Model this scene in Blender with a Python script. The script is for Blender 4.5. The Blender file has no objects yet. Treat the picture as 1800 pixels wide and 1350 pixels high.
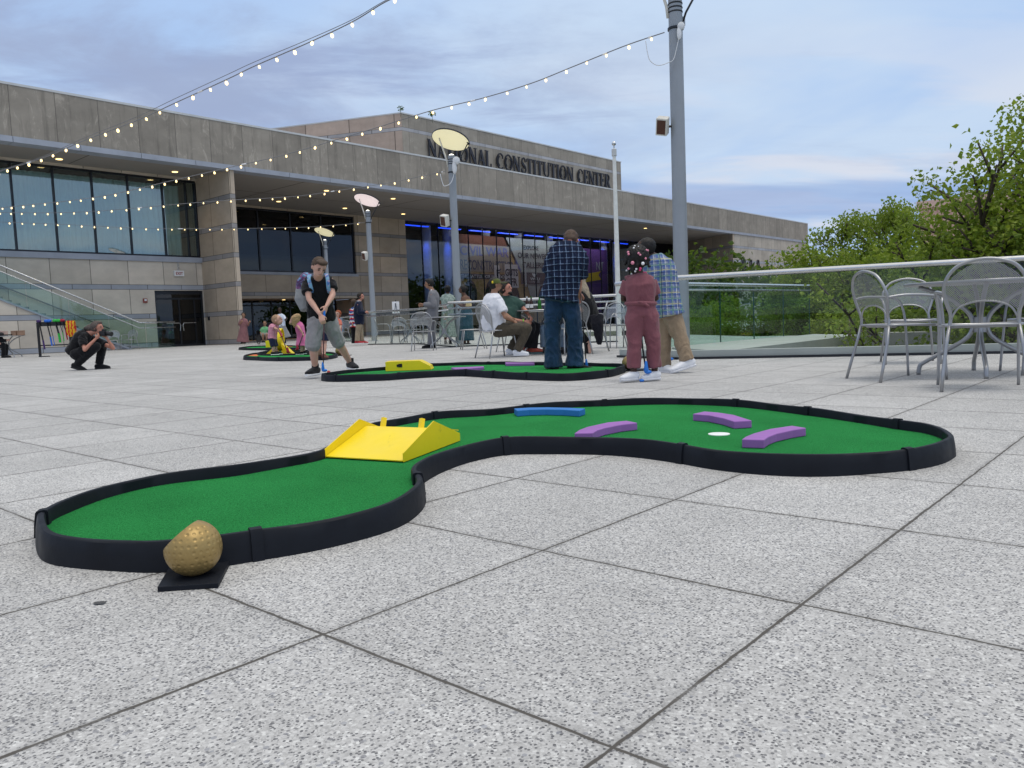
import bpy, math, random
import numpy as np
from mathutils import Vector, Matrix, noise as mnoise
random.seed(7)
D = bpy.data
scene = bpy.context.scene
col = scene.collection
R = math.radians
# ------------------------------------------------------------------ camera, sky, sun, exposure
FOC = 1391.9; CH = .57; PITCH = .0786; ROLL = -.0388
_f = np.array([0, math.cos(PITCH), -math.sin(PITCH)]); _u = np.array([0, math.sin(PITCH), math.cos(PITCH)]); _r = np.array([1., 0, 0])
CR = math.cos(ROLL)*_r + math.sin(ROLL)*_u; CU = -math.sin(ROLL)*_r + math.cos(ROLL)*_u; CC = np.array([0, 0, CH])
cam = D.cameras.new('camera'); camo = D.objects.new('camera', cam); col.objects.link(camo)
camo.matrix_world = Matrix(((CR[0], CU[0], -_f[0], 0), (CR[1], CU[1], -_f[1], 0), (CR[2], CU[2], -_f[2], CH), (0, 0, 0, 1)))
cam.sensor_width = 36; cam.lens = FOC/1800*36; cam.clip_end = 2000; cam.clip_start = .05
scene.camera = camo
SUN_EL, SUN_ROT = R(38), R(200)
world = D.worlds.new('World'); scene.world = world; world.use_nodes = True
def build_world():
    nt = world.node_tree; N = nt.nodes; L = nt.links; N.clear()
    def n(t, **k):
        x = N.new(t)
        for a, b in k.items(): setattr(x, a, b)
        return x
    def m(op, a, b=None, c=None, clamp=False):
        x = n('ShaderNodeMath', operation=op); x.use_clamp = clamp
        for i, v in enumerate((a, b, c)):
            if v is None: continue
            if isinstance(v, (int, float)): x.inputs[i].default_value = v
            else: L.new(v, x.inputs[i])
        return x.outputs[0]
    out = n('ShaderNodeOutputWorld'); bg = n('ShaderNodeBackground'); L.new(bg.outputs[0], out.inputs[0])
    sky = n('ShaderNodeTexSky', sky_type='NISHITA'); sky.sun_disc = False; sky.sun_elevation = SUN_EL; sky.sun_rotation = SUN_ROT
    sky.air_density = 1.0; sky.dust_density = 1.2; sky.ozone_density = 2.0
    tc = n('ShaderNodeTexCoord'); sp = n('ShaderNodeSeparateXYZ'); L.new(tc.outputs['Generated'], sp.inputs[0])
    z = m('MAXIMUM', sp.outputs[2], 0.0); zz = m('ADD', z, .09)
    cx = m('DIVIDE', sp.outputs[0], zz); cy = m('DIVIDE', sp.outputs[1], zz)
    cv = n('ShaderNodeCombineXYZ'); L.new(cx, cv.inputs[0]); L.new(cy, cv.inputs[1])
    def cloud(scale, seed, sx, sy, rot, detail=9, rough=.55):
        mp = n('ShaderNodeMapping'); mp.inputs['Scale'].default_value = (sx, sy, 1); mp.inputs['Rotation'].default_value = (0, 0, rot); mp.inputs['Location'].default_value = (seed, seed*.7, 0)
        L.new(cv.outputs[0], mp.inputs[0]); t = n('ShaderNodeTexNoise'); t.inputs['Scale'].default_value = scale; t.inputs['Detail'].default_value = detail
        t.inputs['Roughness'].default_value = rough; t.inputs['Distortion'].default_value = .5; L.new(mp.outputs[0], t.inputs[0]); return t.outputs[0]
    def ramp(v, a, b):
        r = n('ShaderNodeMapRange'); r.interpolation_type = 'SMOOTHSTEP'; r.inputs[1].default_value = a; r.inputs[2].default_value = b; L.new(v, r.inputs[0]); return r.outputs[0]
    def mix(f, a, b):
        x = n('ShaderNodeMix', data_type='RGBA')
        if isinstance(f, (int, float)): x.inputs[0].default_value = f
        else: L.new(f, x.inputs[0])
        for i, v in ((6, a), (7, b)):
            if isinstance(v, tuple): x.inputs[i].default_value = v + (1,)
            else: L.new(v, x.inputs[i])
        return x.outputs[2]
    sc = n('ShaderNodeVectorMath', operation='SCALE'); L.new(sky.outputs[0], sc.inputs[0]); sc.inputs[3].default_value = 1.0
    # clouds in units of the sky texture (strength is applied at the end)
    S = 1/.10
    def c(r, g, b): return (r*S, g*S, b*S)
    hz = ramp(z, .0, .34)
    blue = mix(hz, c(.30, .46, .78), c(.42, .59, .88))
    base = mix(.92, sc.outputs[0], blue)
    veil = ramp(cloud(.55, 3.1, 1, .8, .5, 5), .36, .62)
    base = mix(m('MULTIPLY', veil, .8), base, c(.58, .70, .85))
    # pale pinkish sheets and darker lavender streaks low down; lilac-grey deck up and to the left
    pink = ramp(cloud(.7, 11.7, .6, 1.3, .3, 7), .50, .60)
    low = m('SUBTRACT', 1.0, ramp(z, .10, .38))
    base = mix(m('MULTIPLY', m('MULTIPLY', pink, low), .75), base, c(.70, .71, .78))
    bank = ramp(cloud(.42, 33.0, .5, 1.4, .15, 8, .5), .47, .56)
    base = mix(m('MULTIPLY', m('MULTIPLY', bank, m('SUBTRACT', 1.0, ramp(z, .12, .30))), .7), base, c(.29, .42, .70))
    lav = ramp(cloud(1.15, 21.3, .55, 1.25, .25, 9, .6), .50, .66)
    left = ramp(m('MULTIPLY_ADD', sp.outputs[0], -1.0, m('MULTIPLY', z, .5)), -.28, .30)
    lm = m('MULTIPLY', lav, m('MULTIPLY_ADD', left, .55, .22))
    base = mix(lm, base, c(.29, .36, .57))
    deck = ramp(cloud(1.0, 7.9, .9, 1, .7, 10, .62), .40, .66)
    base = mix(m('MULTIPLY', m('MULTIPLY', deck, left), .95), base, c(.335, .41, .60))
    # the dome overhead and behind the camera (the after-glow side) is brighter than the strip in view
    up = ramp(sp.outputs[2], .30, .85)
    base = mix(m('MULTIPLY', up, .9), base, c(.60, .575, .53))
    gain = m('MULTIPLY_ADD', up, .75, 1.06)
    fin = n('ShaderNodeVectorMath', operation='SCALE'); L.new(base, fin.inputs[0]); L.new(gain, fin.inputs[3])
    L.new(fin.outputs[0], bg.inputs[0]); bg.inputs[1].default_value = .10
build_world()
sl = D.lights.new('sun', 'SUN'); sl.energy = 1.2; sl.angle = R(24); sl.color = (1, .95, .88)
so = D.objects.new('sun', sl); col.objects.link(so)
_sd = Vector((math.sin(R(20))*math.cos(R(58)), -math.cos(R(20))*math.cos(R(58))*.3, math.sin(R(58))))
so.rotation_euler = _sd.to_track_quat('Z', 'Y').to_euler()
scene.render.engine = 'CYCLES'
scene.view_settings.view_transform = 'Standard'; scene.view_settings.look = 'None'; scene.view_settings.exposure = 0; scene.view_settings.gamma = 1
scene.cycles.max_bounces = 8; scene.cycles.transparent_max_bounces = 24; scene.cycles.diffuse_bounces = 3; scene.cycles.glossy_bounces = 4
# ------------------------------------------------------------------ measuring helpers (photo pixel -> point in the place)
def ray(x, y):
    d = _f*FOC + CR*(x-900) - CU*(y-675); return d/d[1]
def at(x, y, Y): return Vector(CC + ray(x, y)*Y)
def gnd(x, y, z=0.0):
    d = ray(x, y); return Vector(CC + d*((z-CH)/d[2]))
TH = -.7238
E1 = Vector((-math.sin(TH), math.cos(TH), 0)); E2 = Vector((-math.cos(TH), -math.sin(TH), 0))
# ------------------------------------------------------------------ materials
_M = {}
class NT:
    def __init__(s, name):
        s.m = D.materials.new(name); s.m.use_nodes = True; s.t = s.m.node_tree; s.N = s.t.nodes; s.L = s.t.links
        s.b = s.N['Principled BSDF']; s.out = s.N['Material Output']; s.tc = None
    def n(s, t, **k):
        x = s.N.new(t)
        for a, b in k.items(): setattr(x, a, b)
        return x
    def put(s, v, sock):
        if isinstance(v, (int, float)): sock.default_value = v
        elif isinstance(v, tuple): sock.default_value = (v + (1,)) if len(v) == 3 and len(sock.default_value) == 4 else v
        else: s.L.new(v, sock)
    def math(s, op, a, b=None, c=None, clamp=False):
        x = s.n('ShaderNodeMath', operation=op); x.use_clamp = clamp
        for i, v in enumerate((a, b, c)):
            if v is not None: s.put(v, x.inputs[i])
        return x.outputs[0]
    def obj(s):
        if not s.tc: s.tc = s.n('ShaderNodeTexCoord')
        return s.tc.outputs['Object']
    def xyz(s, v=None):
        x = s.n('ShaderNodeSeparateXYZ'); s.L.new(v or s.obj(), x.inputs[0]); return x.outputs
    def map(s, scale=(1, 1, 1), rot=(0, 0, 0), loc=(0, 0, 0), v=None):
        x = s.n('ShaderNodeMapping'); x.inputs['Scale'].default_value = scale; x.inputs['Rotation'].default_value = rot; x.inputs['Location'].default_value = loc
        s.L.new(v or s.obj(), x.inputs[0]); return x.outputs[0]
    def noise(s, scale, detail=4, rough=.5, v=None, dist=0, color=False):
        x = s.n('ShaderNodeTexNoise'); x.inputs['Scale'].default_value = scale; x.inputs['Detail'].default_value = detail
        x.inputs['Roughness'].default_value = rough; x.inputs['Distortion'].default_value = dist; s.L.new(v or s.obj(), x.inputs[0]); return x.outputs[1 if color else 0]
    def ramp(s, v, a, b, c=0., d=1., smooth=True):
        r = s.n('ShaderNodeMapRange'); r.interpolation_type = 'SMOOTHSTEP' if smooth else 'LINEAR'
        for i, q in enumerate((a, b, c, d)): r.inputs[i+1].default_value = q
        s.L.new(v, r.inputs[0]); return r.outputs[0]
    def mix(s, f, a, b, mode='MIX'):
        x = s.n('ShaderNodeMix', data_type='RGBA', blend_type=mode); s.put(f, x.inputs[0]); s.put(a, x.inputs[6]); s.put(b, x.inputs[7]); return x.outputs[2]
    def bump(s, h, strength=.3, dist=.01):
        x = s.n('ShaderNodeBump'); x.inputs['Strength'].default_value = strength; x.inputs['Distance'].default_value = dist; s.L.new(h, x.inputs['Height'])
        s.L.new(x.outputs[0], s.b.inputs['Normal']); return x
    def set(s, **k):
        for a, v in k.items(): s.put(v, s.b.inputs[{'col': 'Base Color', 'rough': 'Roughness', 'metal': 'Metallic', 'spec': 'Specular IOR Level', 'sheen': 'Sheen Weight', 'coat': 'Coat Weight', 'emc': 'Emission Color', 'ems': 'Emission Strength', 'alpha': 'Alpha'}[a]])
        return s.m
def pm(name, c, rough=.6, metal=0, ns=6, na=.12, bump=0, bs=40, spec=.4, sheen=0, scuff=0):
    if name in _M: return _M[name]
    t = NT(name); v = t.noise(ns, 5, .6)
    f = t.ramp(v, .25, .75, 1-na, 1+na, False)
    x = t.n('ShaderNodeVectorMath', operation='SCALE'); x.inputs[0].default_value = c; t.L.new(f, x.inputs[3])
    cc_ = x.outputs[0]
    if scuff:
        k_ = t.math('MULTIPLY', t.ramp(t.noise(7, 6, .7, t.map((1, .25, 1), (0, 0, .5)), 1.5), .60, .68), t.ramp(t.noise(55, 3), .45, .6)); cc_ = t.mix(t.math('MULTIPLY', k_, scuff), cc_, tuple(q*.35+.02 for q in c))
    t.set(col=cc_, metal=metal, spec=spec, sheen=sheen, rough=t.ramp(t.noise(ns*2.3, 3), .3, .7, max(rough-.08, .02), min(rough+.08, 1), False))
    if bump: t.bump(t.noise(bs, 5, .6), bump, .004)
    _M[name] = t.m; return t.m
def emit(name, c, s):
    if name in _M: return _M[name]
    t = NT(name); t.set(col=c, emc=c, ems=s, rough=.4); _M[name] = t.m; return t.m
def cloth(name, c, bump=.35, na=.16, rough=.9):
    if name in _M: return _M[name]
    t = NT(name); v = t.noise(9, 4, .6, t.map((1, 1, .6))); f = t.ramp(v, .3, .7, 1-na, 1+na, False)
    x = t.n('ShaderNodeVectorMath', operation='SCALE'); x.inputs[0].default_value = c; t.L.new(f, x.inputs[3])
    t.set(col=x.outputs[0], rough=rough, spec=.15, sheen=.15)
    t.bump(t.noise(14, 5, .65, t.map((1, 1, .7)), .8), bump, .03); _M[name] = t.m; return t.m
def plaid(name, base, lines, warp=.012):
    """lines: list of (axis 0/2, period, width, offset, colour, opacity)"""
    t = NT(name); w = t.noise(5, 3, .5, None, 0, True)
    a = t.n('ShaderNodeVectorMath', operation='MULTIPLY_ADD'); t.L.new(w, a.inputs[0]); a.inputs[1].default_value = (warp*2,)*3; t.L.new(t.obj(), a.inputs[2])
    o = t.xyz(a.outputs[0]); c = t.mix(t.ramp(t.noise(14, 4), .3, .7, 0, .35), base, tuple(q*.55 for q in base))
    for ax, per, wd, off, cc, op in lines:
        s_ = t.math('FRACT', t.math('ADD', t.math('DIVIDE', o[ax], per), off+50)); k = t.math('LESS_THAN', s_, wd/per)
        c = t.mix(t.math('MULTIPLY', k, op), c, cc)
    t.set(col=c, rough=.9, spec=.15); t.bump(t.noise(10, 6, .65, None, 1.2), .8, .05); _M[name] = t.m; return t.m
def glassm(name, tint, refl=.9, rough=.0, base=.04):
    """thin pane: tinted see-through with a Fresnel mirror"""
    if name in _M: return _M[name]
    t = NT(name); tr = t.n('ShaderNodeBsdfTransparent'); tr.inputs[0].default_value = tint + (1,)
    gl = t.n('ShaderNodeBsdfGlossy'); gl.inputs['Roughness'].default_value = rough; gl.inputs[0].default_value = (refl, refl, refl, 1)
    lw = t.n('ShaderNodeLayerWeight'); lw.inputs[0].default_value = .35
    fr = t.math('ADD', t.math('MULTIPLY', t.math('POWER', lw.outputs['Facing'], 4.0), .7), base)
    wv = t.noise(.7, 2); bp = t.n('ShaderNodeBump'); bp.inputs['Strength'].default_value = .04; bp.inputs['Distance'].default_value = .05; t.L.new(wv, bp.inputs['Height']); t.L.new(bp.outputs[0], gl.inputs['Normal'])
    mx = t.n('ShaderNodeMixShader'); t.L.new(fr, mx.inputs[0]); t.L.new(tr.outputs[0], mx.inputs[1]); t.L.new(gl.outputs[0], mx.inputs[2])
    t.L.new(mx.outputs[0], t.out.inputs[0]); _M[name] = t.m; return t.m
# ------------------------------------------------------------------ mesh builder
class MB:
    def __init__(s): s.v = []; s.f = []; s.mi = []; s.cur = 0
    def face(s, pts):
        i = len(s.v); s.v += [Vector(p) for p in pts]; s.f.append(list(range(i, i+len(pts)))); s.mi.append(s.cur); return s
    def box(s, x0, x1, y0, y1, z0, z1, M=None):
        P = [Vector((x, y, z)) for z in (z0, z1) for y in (y0, y1) for x in (x0, x1)]
        if M is not None: P = [M @ p for p in P]
        i = len(s.v); s.v += P
        for q in ((0, 2, 3, 1), (4, 5, 7, 6), (0, 1, 5, 4), (2, 6, 7, 3), (0, 4, 6, 2), (1, 3, 7, 5)): s.f.append([i+k for k in q]); s.mi.append(s.cur)
        return s
    def rings(s, rs, closed=False, cap=True):
        n = len(rs[0]); i = len(s.v)
        for r in rs: s.v += [Vector(p) for p in r]
        m = len(rs)
        for a in range(m if closed else m-1):
            b = (a+1) % m
            for k in range(n):
                l = (k+1) % n; s.f.append([i+a*n+k, i+a*n+l, i+b*n+l, i+b*n+k]); s.mi.append(s.cur)
        if cap and not closed:
            s.f.append([i+k for k in range(n)][::-1]); s.f.append([i+(m-1)*n+k for k in range(n)]); s.mi += [s.cur]*2
        return s
    def tube(s, pts, r, n=8, closed=False, cap=True, flat=1.0):
        pts = [Vector(p) for p in pts]; m = len(pts); rr = r if isinstance(r, (list, tuple)) else [r]*m
        T = []
        for i in range(m):
            a = pts[(i-1) % m] if closed or i else pts[i]; b = pts[(i+1) % m] if closed or i < m-1 else pts[i]
            T.append((b-a).normalized())
        ref = Vector((0, 0, 1)) if abs(T[0].z) < .9 else Vector((1, 0, 0))
        U = T[0].cross(ref).normalized(); rs = []
        for i in range(m):
            U = (U - T[i]*U.dot(T[i])).normalized(); W = T[i].cross(U)
            rs.append([pts[i] + (U*math.cos(2*math.pi*k/n) + W*math.sin(2*math.pi*k/n)*flat)*rr[i] for k in range(n)])
        return s.rings(rs, closed, cap)
    def cap(s, a, b, ra, rb, n=12, round_a=True, round_b=True):
        """tapered limb with rounded ends"""
        a = Vector(a); b = Vector(b); d = (b-a)
        if d.length < 1e-6: d = Vector((0, 0, 1e-4))
        T = d.normalized(); pts = []; rr = []
        if round_a:
            for q in (1., .85, .55): pts.append(a - T*ra*q); rr.append(max(ra*math.sqrt(max(1-q*q, 0)), .001))
        pts.append(a); rr.append(ra); pts.append(b); rr.append(rb)
        if round_b:
            for q in (.55, .85, 1.): pts.append(b + T*rb*q); rr.append(max(rb*math.sqrt(max(1-q*q, 0)), .001))
        return s.tube(pts, rr, n)
    def ell(s, c, ax, n=16, m=10, M=None):
        """ellipsoid; ax radii, M 3x3 orientation"""
        c = Vector(c); i = len(s.v); rs = []
        for a in range(1, m):
            t = math.pi*a/m; rs.append([Vector((math.sin(t)*math.cos(2*math.pi*k/n)*ax[0], math.sin(t)*math.sin(2*math.pi*k/n)*ax[1], math.cos(t)*ax[2])) for k in range(n)])
        rs = [[c + ((M @ p) if M is not None else p) for p in r] for r in rs]
        s.rings(rs, cap=True); return s
    def lathe(s, prof, n=24, c=(0, 0, 0), M=None, cap=True):
        c = Vector(c); rs = []
        for r, z in prof:
            ring = [Vector((r*math.cos(2*math.pi*k/n), r*math.sin(2*math.pi*k/n), z)) for k in range(n)]
            rs.append([c + ((M @ p) if M is not None else p) for p in ring])
        return s.rings(rs, cap=cap)
    def prism(s, poly, z0, z1):
        n = len(poly); i = len(s.v); s.v += [Vector((p[0], p[1], z0)) for p in poly] + [Vector((p[0], p[1], z1)) for p in poly]
        s.f.append([i+k for k in range(n)][::-1]); s.f.append([i+n+k for k in range(n)]); s.mi += [s.cur]*2
        for k in range(n): s.f.append([i+k, i+(k+1) % n, i+n+(k+1) % n, i+n+k]); s.mi.append(s.cur)
        return s
    def mesh(s, name, mats=(), smooth=False, off=None):
        me = D.meshes.new(name); vs = [tuple(v - off) for v in s.v] if off is not None else [tuple(v) for v in s.v]
        me.from_pydata(vs, [], s.f)
        for mt in mats: me.materials.append(mt)
        if len(mats) > 1: me.polygons.foreach_set('material_index', s.mi)
        if smooth: me.polygons.foreach_set('use_smooth', [True]*len(me.polygons))
        me.update(); return me
    def build(s, name, mat, parent=None, smooth=False, world=False, fix=True):
        mats = mat if isinstance(mat, (list, tuple)) else [mat]
        off = wloc(parent) if (world and parent) else None
        me = s.mesh(name, mats, smooth, off)
        if fix:
            import bmesh
            bm = bmesh.new(); bm.from_mesh(me); bmesh.ops.recalc_face_normals(bm, faces=bm.faces); bm.to_mesh(me); bm.free()
        o = D.objects.new(name, me); col.objects.link(o)
        if parent: o.parent = parent
        if smooth == 'auto': autosmooth(o)
        return o
def autosmooth(o, ang=35):
    me = o.data; import bmesh
    bm = bmesh.new(); bm.from_mesh(me)
    for f in bm.faces: f.smooth = True
    for e in bm.edges: e.smooth = len(e.link_faces) == 2 and e.calc_face_angle(0) < R(ang)
    bm.to_mesh(me); bm.free()
def wloc(o):
    p = Vector((0, 0, 0))
    while o: p = p + o.location; o = o.parent      # only unrotated parents are used with world=True
    return p
def bevel(o, w=.004, seg=2):
    m = o.modifiers.new('bevel', 'BEVEL'); m.width = w; m.segments = seg; m.limit_method = 'ANGLE'; return o
def tag(o, label=None, cat=None, group=None, kind=None):
    if label: o['label'] = label
    if cat: o['category'] = cat
    if group: o['group'] = group
    if kind: o['kind'] = kind
    return o
def thing(name, label, cat, loc=(0, 0, 0), rz=0, group=None):
    o = D.objects.new(name, None); col.objects.link(o); o.location = loc; o.rotation_euler = (0, 0, rz); o.empty_display_size = .1
    return tag(o, label, cat, group)
def copy_tree(o, parent=None):
    c = o.copy(); col.objects.link(c); c.parent = parent
    for ch in [x for x in D.objects if x.parent == o]: copy_tree(ch, c)
    return c
def dup(root, loc, rz, label, group=None, scale=None):
    c = copy_tree(root); c.location = loc; c.rotation_euler = (0, 0, rz); c['label'] = label
    if group: c['group'] = group
    if scale: c.scale = scale
    return c
def text_mesh(s, size, font_ext=.01, sx=1, shear=0, bold=0, align='CENTER'):
    cu = D.curves.new('text', 'FONT'); cu.body = s; cu.size = size; cu.extrude = font_ext; cu.align_x = align; cu.shear = shear; cu.offset = bold; cu.resolution_u = 3
    o = D.objects.new('text', cu); col.objects.link(o); dg = bpy.context.evaluated_depsgraph_get(); me = D.meshes.new_from_object(o.evaluated_get(dg)); D.objects.remove(o); D.curves.remove(cu)
    me.transform(Matrix.Diagonal((sx, 1, 1, 1))); return me
def catmull(P, n=8, closed=True):
    P = [Vector(p) for p in P]; m = len(P); out = []
    for i in range(m if closed else m-1):
        if closed: a, b, c, d = P[(i-1) % m], P[i], P[(i+1) % m], P[(i+2) % m]
        else: a, b, c, d = P[max(i-1, 0)], P[i], P[i+1], P[min(i+2, m-1)]
        for k in range(n):
            t = k/n; out.append(.5*((2*b) + (c-a)*t + (2*a-5*b+4*c-d)*t*t + (3*b-a-3*c+d)*t**3))
    if not closed: out.append(P[-1])
    return out
def resample(P, step, closed=True):
    P = [Vector(p) for p in P]; Q = P + ([P[0]] if closed else []); L = [0]
    for a, b in zip(Q, Q[1:]): L.append(L[-1] + (b-a).length)
    n = max(4, int(L[-1]/step)); out = []; j = 0
    for k in range(n if closed else n+1):
        d = L[-1]*k/n
        while j < len(L)-2 and L[j+1] < d: j += 1
        t = (d-L[j])/max(L[j+1]-L[j], 1e-9); out.append(Q[j].lerp(Q[j+1], min(t, 1)))
    return out
# ================================================================== SETTING
def m_paving():
    t = NT('exposed_aggregate_paving'); a = .6505; o = t.xyz()
    wob = t.math('MULTIPLY', t.math('SUBTRACT', t.noise(9, 3), .5), .008)
    def joint(ax, w):
        x = t.math('DIVIDE', t.math('ADD', o[ax], wob), a); fr = t.math('ABSOLUTE', t.math('SUBTRACT', t.math('FRACT', t.math('ADD', x, 200.5)), .5))
        return t.math('MULTIPLY', fr, a)
    wide = t.math('MULTIPLY_ADD', t.math('POWER', t.math('MULTIPLY', t.math('ADD', t.noise(.8, 2), t.noise(26, 3)), .5), 2.0), .013, .0012)
    dx = joint(0, 0); dy = joint(1, 0)
    d = t.math('MINIMUM', dx, dy)
    jm = t.math('SUBTRACT', 1.0, t.math('DIVIDE', d, wide), clamp=True)
    jm = t.math('MULTIPLY', t.ramp(jm, 0, .5), t.ramp(t.noise(3.1, 3), .3, .48, .55, 1))
    soft = t.math('MULTIPLY', t.math('SUBTRACT', 1.0, t.math('DIVIDE', d, .022), clamp=True), .22)
    ids = t.n('ShaderNodeCombineXYZ')
    for k in (0, 1): t.L.new(t.math('FLOOR', t.math('ADD', t.math('DIVIDE', o[k], a), 200.0)), ids.inputs[k])
    wn = t.n('ShaderNodeTexWhiteNoise'); t.L.new(ids.outputs[0], wn.inputs[0])
    def vor(sc, feat='F1'):
        x = t.n('ShaderNodeTexVoronoi', feature=feat); x.inputs['Scale'].default_value = sc; x.inputs['Randomness'].default_value = 1; t.L.new(t.obj(), x.inputs[0]); return x
    v1 = vor(190); v2 = vor(95); v3 = vor(260)
    c1 = t.xyz(v1.outputs['Color']); c2 = t.xyz(v2.outputs['Color']); c3 = t.xyz(v3.outputs['Color'])
    base = t.mix(c3[0], (.375, .372, .365), (.565, .56, .55))
    dark = t.math('MULTIPLY', t.math('LESS_THAN', c1[0], .50), t.math('LESS_THAN', v1.outputs[0], .0036*165*.8))
    base = t.mix(t.math('MULTIPLY', dark, .92), base, t.mix(c1[1], (.075, .075, .085), (.25, .25, .255)))
    lite = t.math('MULTIPLY', t.math('GREATER_THAN', c1[2], .91), t.math('LESS_THAN', v1.outputs[0], .6))
    base = t.mix(t.math('MULTIPLY', lite, .7), base, (.72, .72, .70))
    big = t.math('MULTIPLY', t.math('LESS_THAN', c2[0], .10), t.math('LESS_THAN', v2.outputs[0], .42))
    base = t.mix(t.math('MULTIPLY', big, .7), base, t.mix(c2[1], (.15, .15, .165), (.30, .31, .34)))
    f = t.math('MULTIPLY', t.ramp(wn.outputs[0], 0, 1, .925, 1.05, False), t.math('MULTIPLY', t.ramp(t.noise(.5, 5, .6), .3, .7, .92, 1.06, False), t.ramp(t.noise(3.3, 6, .7), .3, .72, .87, 1.07, False)))
    # blotchy stains and small dark gum spots
    sp = vor(2.1); spot = t.math('MULTIPLY', t.math('LESS_THAN', sp.outputs[0], .022), t.math('GREATER_THAN', t.xyz(sp.outputs['Color'])[1], .35))
    x = t.n('ShaderNodeVectorMath', operation='SCALE'); t.L.new(base, x.inputs[0]); t.L.new(t.math('SUBTRACT', f, soft), x.inputs[3])
    c = t.mix(jm, x.outputs[0], (.085, .078, .07)); c = t.mix(t.math('MULTIPLY', spot, .55), c, (.09, .09, .09))
    t.set(col=c, rough=.82, spec=.3)
    h = t.math('SUBTRACT', t.math('MULTIPLY', c1[0], .16), t.math('MULTIPLY', jm, 2.5)); t.bump(h, .35, .004)
    return t.m
MPAV = m_paving()
B0 = gnd(568, 1115)
def sheet(name, pts, mat, z=0, kind='structure', origin=None, rz=0):
    o0 = origin or Vector((0, 0, 0)); M = Matrix.Rotation(-rz, 3, 'Z'); mb = MB(); mb.face([M @ (Vector((p[0], p[1], z)) - Vector((o0.x, o0.y, 0))) for p in pts])
    o = mb.build(name, mat); o.location = (o0.x, o0.y, 0); o.rotation_euler = (0, 0, rz)
    return tag(o, kind=kind)
# balustrade line on the right and the sunken court behind it
RB = [gnd(1087, 628), gnd(1190, 632)] ; _a, _b = gnd(1190, 632), gnd(1800, 621); _dB = (_b-_a).normalized()
RB.append(_a + _dB*11)
LED0 = gnd(1300, 617); LED1 = gnd(1520, 590)
C0 = gnd(1200, 612); C1 = gnd(1424, 590); _dC = (C1-C0).normalized(); CS = C0 - _dC*1.0
out = RB[2] + _dB*30; nB = Vector((-_dB.y, _dB.x, 0))
front = [Vector((-80, -30, 0)), Vector((60, -30, 0)), out + nB*.10, RB[1] + nB*.10]
wend = LED1 - _dC*0
# the plaza runs round the sunken court: left of it, and along the ledge behind the far balustrade
pv = [(-80, -30), (60, -30), tuple((out+nB*.1)[:2]), tuple((RB[1]+nB*.1)[:2]), tuple((LED0 - _dC*.5)[:2]), tuple(LED1[:2]), tuple((C1+_dC*.25)[:2]),
      tuple((gnd(1424, 590) + Vector((-.8, .8, 0))*1.2)[:2]), tuple(gnd(1190, 587.5)[:2]), (2.2, 26), (3.2, 34), (24, 34), (60, 60), (60, 150), (-80, 150)]
plaza = sheet('plaza_paving', pv, MPAV, 0, origin=B0, rz=TH)
MGR = pm('planting_soil', (.05, .06, .03), .95, ns=1.5, na=.4)
sheet('ground', [(-900, -900), (900, -900), (900, 900), (-900, 900)], MGR, -3.2)
MCONC = pm('pale_concrete', (.38, .41, .39), .75, ns=1.2, na=.14, bump=.2, bs=30)
MCONC2 = pm('court_concrete', (.34, .34, .32), .8, ns=1.4, na=.18, bump=.2, bs=25)
# ledge under the far balustrade, court walls and floor
L = MB(); w = (C0-CS)
lp = [LED0 - _dC*.5, LED1, C1 + _dC*.22, C0 - _dC*.35]
L.prism([tuple(p[:2]) for p in lp], -1.2, .028); tag(L.build('ledge', MCONC), kind='structure')
T = MB(); rdir = Vector((.749, -.662, 0))
def slab(mb, a, b, th, z0, z1, side=1):
    a = Vector(a); b = Vector(b); d = (b-a).normalized(); nn = Vector((-d.y, d.x, 0))*th*side
    mb.prism([(a.x, a.y), (b.x, b.y), (b.x+nn.x, b.y+nn.y), (a.x+nn.x, a.y+nn.y)], z0, z1)
slab(T, LED1 + rdir*.0, LED1 + rdir*14, .5, -1.2, .05, 1)
o = T.build('court_wall', MCONC2); tag(o, 'low concrete wall along the far edge of the sunken court', 'wall')
sheet('court_floor', [tuple((RB[1]-_dB*2)[:2]), tuple((out)[:2]), tuple((LED1+rdir*14)[:2]), tuple((LED1-_dC*9)[:2])], pm('teal_court_floor', (.10, .13, .14), .25, ns=2), -.42)  # plain dark blue-green floor with low roughness
for nm, (a, b, c, d) in {'planting_bed': (gnd(1150, 587), gnd(1424, 587) + Vector((0, .2, 0)), Vector((40, 60, 0)), Vector((2, 36, 0)))}.items():
    sheet(nm, [tuple(q[:2]) for q in (a, b, c, d)], MGR, -.25)

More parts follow.
